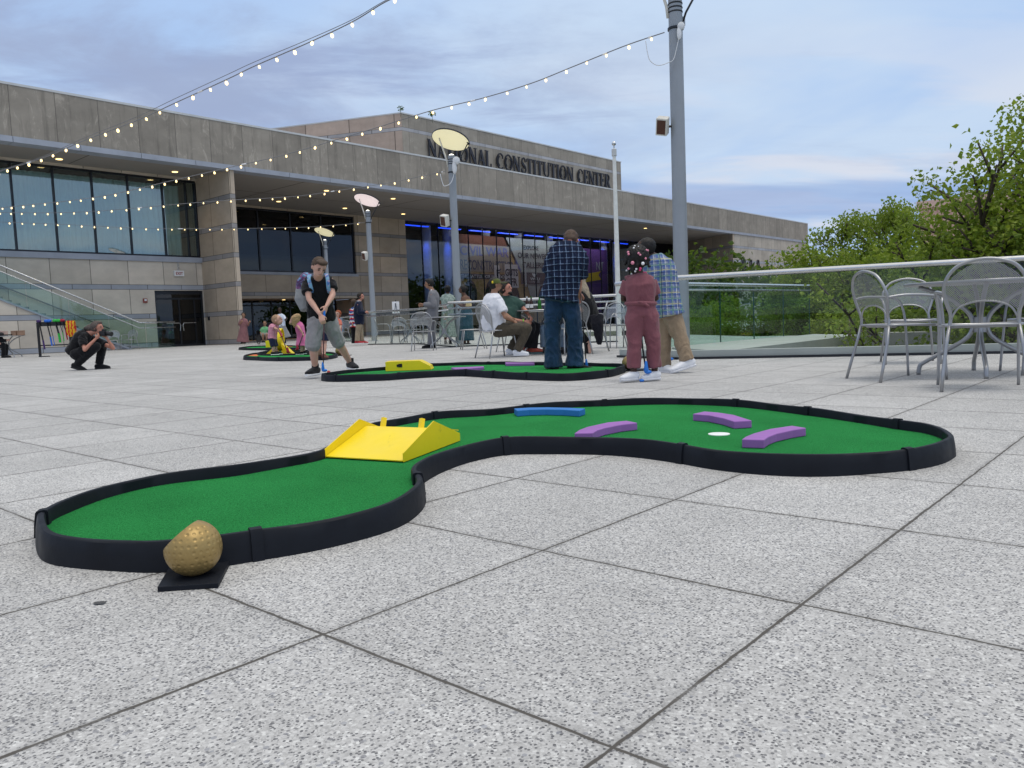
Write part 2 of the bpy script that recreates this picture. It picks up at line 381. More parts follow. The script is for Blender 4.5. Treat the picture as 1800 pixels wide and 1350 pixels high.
# ------------------------------------------------------------------ building
FP = gnd(422, 605.3); FP.z = 0; RZ = math.pi/2 + TH
def stone_mat(name, base, band, px=1.635, x0=-.45, streak=.0, bands=True, zoff=1.36, per=1.345, joint=.75):
    t = NT(name); o = t.xyz(); u = t.math('ADD', o[0], o[1])
    zz = t.math('ADD', t.math('SUBTRACT', o[2], zoff), per*20); zf = t.math('MODULO', zz, per); row = t.math('FLOOR', t.math('DIVIDE', zz, per))
    isb = t.math('MULTIPLY', t.math('LESS_THAN', zf, .23), 1.0 if bands else 0.0)
    uo = t.math('ADD', u, t.math('ADD', 300*px - x0, t.math('MULTIPLY', isb, .8)))
    uf = t.math('MULTIPLY', t.math('ABSOLUTE', t.math('SUBTRACT', t.math('FRACT', t.math('ADD', t.math('DIVIDE', uo, px), .5)), .5)), px)
    jv = t.math('LESS_THAN', uf, .014)
    jh = t.math('ADD', t.math('LESS_THAN', zf, .022), t.math('LESS_THAN', t.math('ABSOLUTE', t.math('SUBTRACT', zf, .23)), .012), clamp=True)
    jt = t.math('MAXIMUM', jv, jh) if bands else jv
    ids = t.n('ShaderNodeCombineXYZ'); t.L.new(t.math('FLOOR', t.math('DIVIDE', uo, px)), ids.inputs[0]); t.L.new(row if bands else t.math('ADD', 0.0, 1.0), ids.inputs[1]); t.L.new(isb, ids.inputs[2])
    wn = t.n('ShaderNodeTexWhiteNoise'); t.L.new(ids.outputs[0], wn.inputs[0])
    cl = t.noise(.9, 6, .62, t.map((1, 1, 1.6))); f = t.math('MULTIPLY', t.ramp(cl, .3, .7, .86, 1.12, False), t.ramp(wn.outputs[0], 0, 1, .86, 1.10, False))
    c = t.mix(isb, base, band)
    if streak:
        # per-panel swirls and vertical water stains
        st = t.noise(1.0, 6, .7, t.map((3.2, 3.2, .22))); sw = t.n('ShaderNodeMapping'); sw.inputs['Scale'].default_value = (1, 1, .45)
        off = t.n('ShaderNodeVectorMath', operation='MULTIPLY_ADD'); t.L.new(wn.outputs['Color'], off.inputs[0]); off.inputs[1].default_value = (40, 40, 40); t.L.new(t.obj(), off.inputs[2])
        sw.inputs['Rotation'].default_value = (.7, .6, .2); t.L.new(off.outputs[0], sw.inputs[0])
        wisp = t.noise(1.3, 9, .72, sw.outputs[0], 2.6)
        c = t.mix(t.math('MULTIPLY', t.ramp(wisp, .52, .70), streak), c, tuple(min(q*1.9, .6) for q in base))
        c = t.mix(t.math('MULTIPLY', t.ramp(st, .50, .66), streak*.9), c, tuple(q*.45 for q in base))
        c = t.mix(t.math('MULTIPLY', t.ramp(t.noise(.35, 4), .5, .65), streak*.5), c, tuple(min(q*1.3, .6) for q in base))
    x = t.n('ShaderNodeVectorMath', operation='SCALE'); t.L.new(c, x.inputs[0]); t.L.new(f, x.inputs[3])
    c = t.mix(t.math('MULTIPLY', jt, joint), x.outputs[0], (.05, .045, .04))
    t.set(col=c, rough=.8, spec=.3); t.bump(t.noise(30, 4), .15, .01); return t.m
M_WALL = stone_mat('limestone_wall', (.57, .51, .43), (.35, .37, .41))
M_WARM = stone_mat('warm_lit_stone', (.46, .385, .30), (.29, .28, .28), x0=14.47-1.8*8, px=1.8)  # warm beige of the downlit back wall is put into this colour
M_FASC = stone_mat('weathered_fascia_stone', (.295, .268, .23), (.2, .2, .2), px=1.6, x0=-8.81, streak=.55, bands=False, joint=.6)
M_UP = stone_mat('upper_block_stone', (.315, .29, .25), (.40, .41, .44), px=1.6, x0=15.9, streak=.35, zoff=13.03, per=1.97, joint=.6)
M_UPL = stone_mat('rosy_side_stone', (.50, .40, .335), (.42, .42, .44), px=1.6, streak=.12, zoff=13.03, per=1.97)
M_PAV = stone_mat('grey_pavilion_stone', (.43, .39, .335), (.36, .38, .42), px=1.6, x0=51.5, streak=.3, joint=.6)
M_BAND = pm('blue_grey_granite', (.33, .36, .42), .6, ns=1.2, na=.15)
M_SOF = pm('soffit_plaster', (.30, .275, .25), .85, ns=.3, na=.05)
M_METAL = pm('dark_bronze_frame', (.035, .038, .045), .35, .6)
M_BLACK = pm('dark_interior', (.012, .012, .016), .9)
M_CAP = pm('pale_coping', (.55, .57, .58), .5, ns=1)
M_GL = glassm('clear_window_glass', (.74, .86, .86), .95, 0, .16)
M_GLD = glassm('dark_window_glass', (.40, .43, .46), .95, 0, .045); M_GLH = glassm('hall_glass', (.72, .76, .80), .95, 0, .06)
bld = thing('museum_building', 'long low stone museum with deep soffit and dark lettering on its upper block', 'building', FP, RZ)
def bpart(name, mat, *boxes, parent=None, smooth=False):
    mb = MB()
    for b in boxes: mb.box(*b)
    return mb.build(name, mat, parent or bld)
bpart('fascia', M_FASC, (-16, 70.2, 0, 1.2, 8.27, 10.18))
bpart('coping', M_CAP, (-16, 70.22, -.02, 1.4, 10.18, 10.27))
mb = MB()
for i in range(36):
    x0 = -16 + i*2.4; mb.box(x0+.01, min(x0+2.39, 70.2), -.06, .6, 8.05, 8.267)
mb.build('fascia_band', M_BAND, bld)
bpart('roof', M_SOF, (-16, 70.1, 1.25, 30, 9.6, 9.9))
bpart('soffit', M_SOF, (-16, -.002, .6, 3.4, 8.085, 8.2), (.002, 60, .6, 9.5, 8.085, 8.2))
jm = pm('soffit_joint_dark', (.06, .055, .05), .9)
bpart('soffit_joint', jm, *[(x, x+.03, .7, 9.1 if x > 0 else 3.0, 8.079, 8.083) for x in (-5.8, 4.6, 13.4, 24.6, 33.8, 43)], (.3, 50, 4.8, 4.83, 8.076, 8.0785))
# left wing wall
wl = bpart('wall', M_WALL, (-16, -2.42, 3.11, 3.6, 0, 4.02), (-2.42, 0, 3.11, 3.6, 2.67, 4.02), (-.02, 0, 3.11, 3.6, 0, 2.67), (-16, 0, 3.08, 3.7, 7.98, 8.084))
tag(wl, 'pale limestone wall with blue-grey bands left of the fin')
bpart('window_sill', M_BAND, (-16, -.003, 3.02, 3.6, 4.023, 4.27))
fin = bpart('fin_wall', M_WARM, (.0, .26, .02, 9.08, 0, 8.08)); fin['label'] = 'warm stone fin wall standing out to the edge of the soffit'
win = bpart('window', M_METAL, *[(x-.035, x+.035, 3.2, 3.34, 4.28, 7.97) for x in (-15.6, -14, -12.5, -11.1, -9.55, -7.97, -6.38, -4.8, -3.24, -1.65, -.5)], (-16, 0, 3.2, 3.34, 4.272, 4.36), (-16, -.004, 3.2, 3.34, 7.88, 7.975), (-.06, -.003, 3.15, 3.4, 4.362, 7.878))
bpart('window_pane', M_GL, (-16, -.07, 3.26, 3.275, 4.36, 7.88), parent=win)
cm = MB(); n = 420; a_ = [Vector((-15.8+15.2*i/n, 3.75 + .05*math.sin(i*.9) + .02*math.sin(i*.37), 0)) for i in range(n+1)]
cm.rings([[Vector((p.x, p.y, z)) for p in a_] for z in (4.3, 7.75)], cap=False); tc_ = NT('curtain_cloth'); tc_.set(col=(.62, .66, .64), rough=.9); cm.f = [f for f in cm.f if abs(f[0]-f[1]) < 5]; cm.mi = [0]*len(cm.f)
cu_ = cm.build('curtain', tc_.m, win, fix=False, smooth=True)
bpart('room_interior', M_BLACK, (-16, 0, 6.5, 6.6, 4, 8.1), (-16, 0, 3.7, 6.6, 4.0, 4.1), (-16, 0, 3.7, 6.6, 8.0, 8.07))
# side door in left wing
dr = bpart('door', M_METAL, (-2.42, -2.33, 3.2, 3.35, 0, 2.665), (-.1, -.021, 3.2, 3.35, 0, 2.665), (-2.33, -.1, 3.2, 3.35, 2.5, 2.665), (-1.26, -1.19, 3.22, 3.3, 0.1, 2.3), (-2.33, -.1, 3.21, 3.34, 2.25, 2.33), (-2.33, -.1, 3.21, 3.34, 0, .1), (-.48, -.42, 3.22, 3.3, .1, 2.25))
bpart('door_pane', M_GLD, (-2.33, -.1, 3.255, 3.27, .1, 2.5), parent=dr)
hb = MB()
for x0, x1 in ((-1.5, -1.30), (-1.15, -.45)): pass
hb.tube([(-1.95, 3.10, 1.12), (-1.32, 3.10, 1.12), (-1.27, 3.10, 1.02), (-1.30, 3.12, .75)], .018, 6); hb.tube([(-.5, 3.10, 1.12), (-1.10, 3.10, 1.12), (-1.16, 3.10, 1.02), (-1.12, 3.12, .75)], .018, 6)
M_STEEL = pm('brushed_steel', (.62, .63, .64), .3, 1, ns=8, na=.06)
hb.build('door_handle', M_STEEL, dr)
bpart('door_interior', pm('dim_lobby_wall', (.09, .07, .015), .8), (-2.5, .0, 5.6, 5.7, 0, 2.8)); bpart('lobby_dark', M_BLACK, (-2.5, -2.4, 3.6, 5.6, 0, 2.8), (-2.4, -1.5, 5.5, 5.59, 0, 2.5), (-.6, -.01, 5.5, 5.59, 0, 2.5), (-2.5, 0, 3.6, 5.7, 2.7, 2.8))
# recessed wall behind
bpart('back_wall', M_WARM, (.3, 14.6, 9.1, 9.6, 2.55, 4.17), (14.1, 18.6, 9.1, 9.6, 4.17, 8.084), (14.6, 18.6, 9.1, 9.6, 0, 4.168), (.3, 14.1, 9.1, 9.6, 7.97, 8.084))
w2 = bpart('window', M_METAL, *[(x-.045, x+.045, 9.2, 9.33, 4.2, 7.96) for x in (.35, 2.4, 4.7, 6.95, 9.2, 11.5, 14.04)], (.3, 14.1, 9.2, 9.33, 4.175, 4.27), (.3, 14.1, 9.2, 9.33, 7.87, 7.965))
bpart('window_pane', M_GLD, (.4, 14, 9.26, 9.275, 4.27, 7.87), parent=w2)
bpart('window_sill', M_BAND, (.3, 14.2, 9.05, 9.15, 4.0, 4.166))
bpart('inner_rail', pm('dim_teal_rail', (.10, .16, .17), .4), (.5, 14, 9.7, 9.73, 4.3, 5.25))
bpart('room_interior', M_BLACK, (.3, 14.45, 13, 13.1, 4.1, 8.0), (.3, 14.45, 9.61, 13, 4.1, 4.17), (14.45, 14.55, 9.61, 13.1, 4.1, 8.0), (.3, 14.45, 9.61, 13, 7.98, 8.05))
# main entrance recess
bpart('entrance_reveal', M_WARM, (14.6, 14.9, 9.61, 12.4, 0, 2.55)); bpart('entrance_ceiling', M_SOF, (.3, 14.6, 9.61, 12.4, 2.56, 2.66))
ed = bpart('entrance_door', M_METAL, *[(x-.05, x+.05, 12.2, 12.3, 0, 2.56) for x in (.4, 1.6, 2.8, 4.0, 5.2, 6.6, 8, 9.4, 10.8, 12.2, 13.4, 14.5)], (.3, 14.6, 12.2, 12.3, 2.2, 2.3))
bpart('door_pane', M_GLD, (.4, 14.5, 12.24, 12.25, .05, 2.56), parent=ed)
bpart('lobby_interior', M_BLACK, (.3, 14.6, 15.9, 16, 0, 2.7), (.3, 14.6, 12.4, 16, 2.6, 2.7)); bpart('threshold', pm('tan_stone_floor', (.40, .26, .15), .5), (.3, 14.6, 9.62, 12.1, 0.004, .02))
# great glass front
bpart('curtain_wall_frame', M_METAL, *[(x-.018, x+.018, 9.2, 9.3, 0, 8.08) for x in [18.65 + 1.62*i for i in range(20)]])
bpart('curtain_wall_pane', M_GLH, (18.7, 49.4, 9.25, 9.265, 0, 8.08))
bpart('hall_interior', M_BLACK, (18.6, 56, 16, 16.1, 0, 8.4), (18.6, 18.7, 9.5, 16, 0, 8.4), (18.6, 56, 9.6, 16, 8.2, 8.4), (49.5, 57, 9.1, 9.6, 0, 8.084), (18.6, 56, 9.6, 16, 0, .01))
# blue lit columns and cove inside
M_COLM = pm('white_hall_column', (.75, .76, .8), .6)
bl = emit('blue_cove_light', (.02, .08, 1.0), 2.2)
hc = MB()
for x in (22.5, 24.75, 29.2, 33.4, 37.6, 41.8, 46.2, 48.4): hc.lathe([(.38, .02), (.38, 8.15)], 14, (x, 11.2, 0))
hc.build('hall_column', M_COLM, bld, smooth='auto')
hc = MB()
for i in range(9): hc.box(19.3+3.4*i, 21.7+3.4*i, 9.95, 10.15, 7.86, 7.92)
hc.build('cove_light', bl, bld)
for x in (22.5, 24.75, 29.2, 33.4, 37.6, 41.8, 46.2, 48.4):
    ld = D.lights.new('hall_uplight', 'SPOT'); fr_ = x < 25 or x > 48; ld.energy = 260 if fr_ else 110; ld.color = (.03, .12, 1); ld.spot_size = R(38 if fr_ else 60); ld.shadow_soft_size = .15
    lo = D.objects.new('hall_uplight', ld); col.objects.link(lo); lo.parent = bld; lo.location = (x-.9, 10.3 if fr_ else 10.75, 8.0); lo.rotation_euler = Vector((-.25, -.22, 1)).to_track_quat('Z', 'Y').to_euler()
# pavilion at the right end: angled side wall and front wall
sw = MB(); a0 = Vector((51.5, .02, 0)); a1 = Vector((56.2, 9.1, 0))
sw.prism([(a0.x, a0.y), (a0.x+.3, a0.y), (a1.x+.3, a1.y), (a1.x, a1.y)], 0, 8.08); o = sw.build('side_wall', M_WARM, bld); o['label'] = 'dim angled side wall of the right pavilion'
bpart('pavilion_wall', M_PAV, (51.8, 70.2, .01, .5, -3.2, 8.047), (70.0, 70.2, .5, 25, -3.2, 10.15))
# upper block
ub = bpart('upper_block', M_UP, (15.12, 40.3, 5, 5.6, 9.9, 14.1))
sb = MB(); d73 = Vector((-math.sin(R(73)), math.cos(R(73)), 0)); dl = Matrix.Rotation(-RZ, 3, 'Z') @ d73
p0 = Vector((15.1, 5.0, 0)); p1 = p0 + dl*26; nn = Vector((-dl.y, dl.x, 0))*-.5
if nn.x < 0: nn = -nn
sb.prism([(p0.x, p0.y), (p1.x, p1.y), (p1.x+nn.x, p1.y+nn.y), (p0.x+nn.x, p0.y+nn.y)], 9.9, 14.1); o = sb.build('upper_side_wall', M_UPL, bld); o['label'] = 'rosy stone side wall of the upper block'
bpart('upper_coping', M_CAP, (15.1, 40.35, 4.97, 5.7, 14.1, 14.18)); bpart('upper_base_band', M_BAND, (15.2, 40.28, 4.93, 5.1, 10.95, 11.13))
mb = MB(); mb.prism([((p0+Vector((0, -.03, 0))).x, p0.y-.03), (p1.x, p1.y), (p1.x+nn.x, p1.y+nn.y), (p0.x+nn.x, p0.y+nn.y)], 14.1, 14.178); mb.build('upper_coping', M_CAP, bld)
mb = MB(); mb.prism([(40.28, 5.6), (40.3, 5.6), (40.3, 20), (40.0, 20)], 9.9, 14.1); mb.box(16, 40.2, 5.7, 20, 13.6, 13.7); mb.build('upper_roof', M_UP, bld)
# serif lettering, each glyph drawn with thick and thin strokes
def glyph(ch):
    """strokes: (points, half width); unit cap height 1; returns strokes, advance"""
    K = .088; k = .034
    def sf(x, y, w=.13): return ([(x-w, y), (x+w, y)], .026)
    def arc(cx, cy, rx, ry, a0, a1, n=14): return [(cx+rx*math.cos(R(a0+(a1-a0)*i/n)), cy+ry*math.sin(R(a0+(a1-a0)*i/n))) for i in range(n+1)]
    G = {
     'N': ([([(.12, .02), (.12, .98)], k), ([(.12, .97), (.68, .03)], K), ([(.68, .02), (.68, .98)], k), sf(.12, .026), sf(.08, .974, .10), sf(.68, .974)], .82),
     'A': ([([(.10, .03), (.38, .97)], k), ([(.36, .97), (.66, .03)], K), ([(.20, .34), (.55, .34)], k), sf(.10, .026, .10), sf(.66, .026)], .74),
     'T': ([([(.36, .02), (.36, .97)], K), ([(.04, .965), (.68, .965)], k), ([(.05, .97), (.05, .78)], k), ([(.67, .97), (.67, .78)], k), sf(.36, .026, .16)], .72),
     'I': ([([(.18, .02), (.18, .98)], K), sf(.18, .026, .16), sf(.18, .974, .16)], .36),
     'L': ([([(.18, .02), (.18, .98)], K), sf(.18, .974, .16), ([(.05, .03), (.60, .03)], k), ([(.59, .03), (.60, .24)], k)], .63),
     'U': ([([(.16, .97), (.16, .35)]+arc(.42, .33, .26, .30, 180, 360)+[(.68, .35), (.68, .97)], .05), ([(.16, .35), (.16, .97)], K), sf(.16, .974, .15), sf(.68, .974, .12)], .83),
     'E': ([([(.18, .02), (.18, .98)], K), ([(.05, .03), (.60, .03)], k), ([(.05, .97), (.57, .97)], k), ([(.18, .52), (.46, .52)], k), ([(.59, .03), (.60, .24)], k), ([(.56, .97), (.56, .78)], k), ([(.45, .62), (.45, .42)], k)], .66),
     'R': ([([(.18, .02), (.18, .98)], K), sf(.18, .026, .14), ([(.05, .97), (.36, .97)]+arc(.36, .75, .20, .22, 90, -90)+[(.18, .53)], .045), (arc(.40, .75, .16, .19, 60, -60), .075), ([(.36, .53), (.66, .03)], K), sf(.69, .026, .09)], .76),
     'C': ([(arc(.46, .5, .36, .47, 50, 310), .04), (arc(.44, .5, .32, .36, 120, 240), .095), ([(.70, .90), (.70, .68)], k)], .80),
     'O': ([(arc(.46, .5, .38, .47, 0, 360, 26), .045), (arc(.44, .5, .34, .34, 130, 230), .085), (arc(.48, .5, .34, .34, -50, 50), .085)], .93),
     'S': ([(arc(.33, .73, .20, .24, 20, 250)+[(.34, .52)]+arc(.32, .27, .23, .24, 70, -160), .045), ([(.20, .66), (.34, .52), (.48, .38)], .085), ([(.52, .94), (.52, .72)], k), ([(.09, .30), (.09, .06)], k)], .62),
     ' ': ([], .42)}
    return G[ch]
def lettering(txt, x0, x1, z0, z1, y, dep, parent, name, mat, sy=1):
    tot = sum(glyph(c)[1] + .06 for c in txt); sx = (x1-x0)/tot; h = z1-z0; mb = MB(); x = 0; lv = 0
    for c in txt:
        st, adv = glyph(c)
        for pts, hw in st:
            lv = (lv+1) % 7; yo = y - lv*.004
            P = [Vector((x0 + (x+p[0])*sx, 0, z0 + p[1]*h)) for p in pts]; W = hw*h*.98
            for a, b in zip(P, P[1:]):
                d = (b-a).normalized(); nrm = Vector((-d.z, 0, d.x))*W; e = d*(W*.35 if len(P) > 2 else 0)
                q = [a-e+nrm, b+e+nrm, b+e-nrm, a-e-nrm]; i = len(mb.v)
                mb.v += [Vector((p.x, yo-dep, p.z)) for p in q] + [Vector((p.x, yo, p.z)) for p in q]
                for f in ((0, 1, 2, 3), (7, 6, 5, 4), (0, 4, 5, 1), (1, 5, 6, 2), (2, 6, 7, 3), (3, 7, 4, 0)): mb.f.append([i+k for k in f]); mb.mi.append(0)
        x += adv + .06
    return mb.build(name, mat, parent)
M_LET = pm('dark_bronze_letters', (.045, .046, .055), .45, .5)
_adv = lambda w: sum(glyph(c)[1] + .06 for c in w)
_sx = (38.4-17.15)/_adv('NATIONAL CONSTITUTION CENTER'); _x = 17.15
for _w in ('NATIONAL', 'CONSTITUTION', 'CENTER'):
    lettering(_w, _x, _x + _adv(_w)*_sx, 11.62, 12.78, 4.90, .08, bld, 'lettering', M_LET); _x += _adv(_w + ' ')*_sx
def put_text(s, x0, x1, z0, z1, y, mat, parent, name='lettering', ext=.01, bold=0, shear=0):
    me = text_mesh(s, 1, ext/2, 1, shear, bold); xs = [v.co.x for v in me.vertices]; ys = [v.co.y for v in me.vertices]
    for v in me.vertices: v.co = Vector((x0 + (v.co.x-min(xs))/(max(xs)-min(xs))*(x1-x0), y + v.co.z, z0 + (v.co.y-min(ys))/(max(ys)-min(ys))*(z1-z0)))
    me.materials.clear(); me.materials.append(mat); o = D.objects.new(name, me); col.objects.link(o); o.parent = parent; return o
# blackletter style script on the pavilion wall
wt = MB()
def stroke(mb, pts, w, y, x0, z0, sx, sz):
    mb.tube([(x0+p[0]*sx, y, z0+p[1]*sz) for p in pts], w, 5)
scr = [[(0, .95), (.05, .8), (.05, .05), (.1, 0)], [(.12, .95), (.16, .8), (.16, .05), (.22, 0), (.27, .1), (.27, .8), (.23, .95)], [(.34, .3), (.42, .4), (.42, .55), (.36, .6), (.34, .5), (.34, .1), (.42, .02)],
       [(.52, .9), (.58, 1), (.66, .85)], [(.6, .85), (.6, .05), (.65, 0)], [(.72, .95), (.72, 0)], [(.72, .5), (.8, .6), (.8, 0)], [(.87, .3), (.95, .4), (.95, .55), (.89, .6), (.87, .1), (.96, .02)],
       [(1.1, .75), (1.15, .95), (1.25, .95), (1.3, .6), (1.2, .45)], [(1.16, .9), (1.16, -.1), (1.05, -.2)], [(1.38, .3), (1.45, .4), (1.45, .55), (1.38, .6), (1.38, .1), (1.46, .02)], [(1.54, .6), (1.54, .05), (1.6, 0), (1.65, .1), (1.65, .55), (1.58, .62)],
       [(1.73, .65), (1.73, -.25)], [(1.73, .6), (1.82, .6), (1.84, .1), (1.75, .02)], [(1.92, 1), (1.92, .05), (1.97, 0)], [(2.04, .3), (2.12, .4), (2.12, .55), (2.04, .6), (2.04, .1), (2.14, .02)]]
for s_ in scr: stroke(wt, s_, .055, -.05, 53.2, 3.75, 3.1, 2.1)
wt.build('script_lettering', M_LET, bld)
# downlights
M_DL = emit('warm_downlight', (1, .72, .30), 3.0)
dm = MB(); dm.lathe([(.001, 0), (.13, 0), (.13, .012), (.001, .012)], 14)
dl0 = None
for x, y in ((-6.43, 2.2), (-1.57, 2.0), (7.0, 2.23), (6.95, 6.83), (11.75, 2.28), (11.72, 6.9), (16.5, 6.86), (35.7, 7.3), (39.7, 2.3)):
    if dl0 is None: dl0 = dm.build('downlight', M_DL, bld); o = dl0
    else: o = dl0.copy(); col.objects.link(o)
    o.location = (x, y, 8.06)
    ld = D.lights.new('downlight_lamp', 'SPOT'); ld.energy = 55; ld.color = (1, .74, .42); ld.spot_size = R(110); ld.spot_blend = .8; ld.shadow_soft_size = .1
    lo = D.objects.new('downlight_lamp', ld); col.objects.link(lo); lo.parent = bld; lo.location = (x, y, 8.0)
for x in (27.5, 31.5, 35.5, 39.5, 43.5):  # unseen fill lamps added so the banners read through the glass
    ld = D.lights.new('banner_fill_lamp', 'AREA'); ld.shape = 'RECTANGLE'; ld.size = 3.6; ld.size_y = .15; ld.energy = 55; ld.color = (.95, .9, .85)
    lo = D.objects.new('banner_fill_lamp', ld); col.objects.link(lo); lo.parent = bld; lo.location = (x, 9.40, 8.0); lo.rotation_euler = (R(14), 0, 0)
for x in (3.2, 6.2, 9.5, 12.4):
    o = dl0.copy(); col.objects.link(o); o.location = (x, 10.9, 2.535); o.scale = (.8, .8, 1)
    ld = D.lights.new('downlight_lamp', 'SPOT'); ld.energy = 30; ld.color = (1, .7, .38); ld.spot_size = R(120); ld.shadow_soft_size = .1
    lo = D.objects.new('downlight_lamp', ld); col.objects.link(lo); lo.parent = bld; lo.location = (x, 10.9, 2.5)
# banners hanging in the hall behind the glass (building-local frame under empties)
def banner(name, label, cat, loc): return thing(name, label, cat, FP + E1*loc[0] + E2*loc[1] + Vector((0, 0, loc[2])), RZ)
def pmx(n, c): return pm(n, c, .8, ns=.6, na=.08)
b1 = banner('exhibit_banner', 'tan hall banner reading civil war and reconstruction with dark oval portraits', 'banner', (24.9, 10.35, 0))
def bp(par, name, mat, *bx):
    mb = MB(); [mb.box(*b) for b in bx]; return mb.build(name, mat, par)
def flat(par, name, mat, poly, y=0, th=.02):
    mb = MB(); mb.prism(poly, y, y+th); mb.v = [Vector((v.x, v.z, v.y)) for v in mb.v]; return mb.build(name, mat, par)
flat(b1, 'panel', pmx('banner_tan', (.50, .32, .13)), [(0, .4), (12.4, .4), (9.2, 2.4), (6.8, 5.8), (6.05, 6.85), (0, 6.85)]); flat(b1, 'top_panel', pmx('banner_rust', (.17, .06, .035)), [(0, 6.853), (6.04, 6.853), (5.6, 7.6), (0, 7.6)])
bp(b1, 'backing_strip', pmx('banner_sand', (.34, .28, .22)), (.15, 6.45, -.03, -.003, 4.7, 6.84))
put_text('CIVIL WAR', .35, 6.1, 5.95, 6.72, -.04, pmx('banner_lilac', (.16, .15, .38)), b1, bold=.02); put_text('&', 6.15, 6.5, 5.9, 6.3, -.06, pmx('banner_ochre', (.35, .22, .10)), b1)
put_text('RECONSTRUCTION', .3, 6.9, 4.82, 5.62, -.04, pmx('banner_slate', (.05, .07, .14)), b1, bold=.01)
bp(b1, 'title_strip', pmx('banner_navy', (.012, .02, .05)), (.2, 5.9, -.03, -.002, 4.1, 4.52)); put_text('THE BATTLE FOR FREEDOM', .3, 5.8, 4.18, 4.44, -.04, pmx('banner_white', (.6, .62, .64)), b1, bold=.01)
def portrait(par, x, z, r):
    mb = MB(); mb.ell((x, -.02, z), (r, .02, r*1.5), 20, 10); o = mb.build('portrait', pmx('banner_night', (.015, .02, .045)), par)
    f = MB(); f.ell((x+r*.1, -.05, z-.05), (r*.5, .015, r*.95), 16, 10); f.build('portrait_face', pmx('banner_face', (.16, .18, .22)), o)
    h = MB(); h.ell((x, -.055, z+r*.75), (r*.62, .02, r*.55), 14, 8); h.ell((x-r*.2, -.075, z+r*.15), (r*.1, .01, r*.05), 8, 6); h.ell((x+r*.3, -.075, z+r*.15), (r*.1, .01, r*.05), 8, 6); h.ell((x+r*.08, -.075, z-r*.55), (r*.2, .01, r*.05), 8, 6); h.build('portrait_hair', pmx('banner_hair', (.01, .012, .03)), o)
portrait(b1, 1.35, 2.9, .75); portrait(b1, 3.9, 2.9, .8); portrait(b1, 6.6, 2.5, .75)
b2 = banner('exhibit_banner', 'grey slanted hall banner inviting visitors to explore galleries', 'banner', (30.5, 10.25, 0))
flat(b2, 'panel', pmx('banner_grey', (.36, .39, .38)), [(.15, 7.6), (8.9, 7.6), (8.9, 3.6), (4.5, 3.6), (3.6, 1.6), (2.6, 4.0), (1.3, 5.9)], 0)
gt = pmx('banner_ink', (.02, .03, .06))
put_text('EXPLORE', 2.4, 4.4, 6.68, 7.05, -.02, gt, b2, bold=.015); put_text('OUR NEWEST', 1.6, 5.9, 5.95, 6.42, -.02, gt, b2, bold=.015); put_text('GALLERIES', 2.15, 5.6, 5.15, 5.65, -.02, gt, b2, bold=.015)
bp(b2, 'logo_strip', gt, (1.9, 8.0, -.03, -.002, 3.75, 4.75)); put_text('CENTER', 3.0, 4.4, 3.85, 4.02, -.04, pmx('banner_mid', (.35, .37, .40)), b2); put_text('WGU', 3.1, 4.4, 4.08, 4.32, -.04, pmx('banner_white', (.6, .62, .64)), b2, bold=.01)
ow = MB(); ow.v = [Vector((3.7 + x*.34, -.04, 4.53 + z*.17)) for x, z in ((-1, 1), (-.4, .75), (.4, .75), (1, 1), (.85, 0), (.5, -.6), (0, -1), (-.5, -.6), (-.85, 0))]; ow.f = [list(range(9))]; ow.mi = [0]; ow.build('owl_emblem', pmx('banner_white', (.6, .62, .64)), b2)
b3 = banner('exhibit_banner', 'purple hall banner with a yellow ribbon at the right of the glass front', 'banner', (39.6, 10.2, 0))
flat(b3, 'panel', pmx('banner_purple', (.11, .04, .20)), [(-4.6, .4), (6.2, .4), (6.2, 7.2), (.1, 7.2), (.1, 3.5), (-4.0, 3.5), (-4.9, 1.6)], .3); put_text('NT', 4.3, 5.5, 5.2, 6.0, .26, pmx('banner_mid', (.35, .37, .40)), b3)
flat(b3, 'ribbon', pmx('banner_yellow', (.62, .42, .02)), [(2.4, 4.0), (5.0, 4.3), (4.6, 4.75), (5.0, 5.1), (2.4, 4.8), (2.7, 4.4)], .25)
# pink announcement sign fixed inside the glass
b4 = banner('pink_sign', 'pale pink block letter sign hanging in front of the tan banner', 'sign', (28.6, 9.8, 0))
bp(b4, 'panel', pmx('sign_pink', (.92, .80, .77)), (0, .62, 0, .03, 3.6, 5.2), (1.3, 2.95, 0, .03, 3.4, 5.32))
put_text('F', .25, .62, 4.3, 4.85, -.01, gt, b4, bold=.03); put_text('GUTS', 1.3, 2.9, 4.35, 4.95, -.01, gt, b4, bold=.03); put_text('G', .2, .55, 3.65, 4.15, -.01, gt, b4, bold=.02); put_text('CFR', 1.35, 2.8, 3.55, 4.2, -.01, gt, b4, bold=.03)
b5 = banner('banner_pole', 'thin white pole beside the pink sign behind the glass', 'pole', (32.5, 9.8, 0)); bp(b5, 'pole_body', pmx('banner_white', (.6, .62, .64)), (0, .12, 0, .06, 3.5, 5.4))
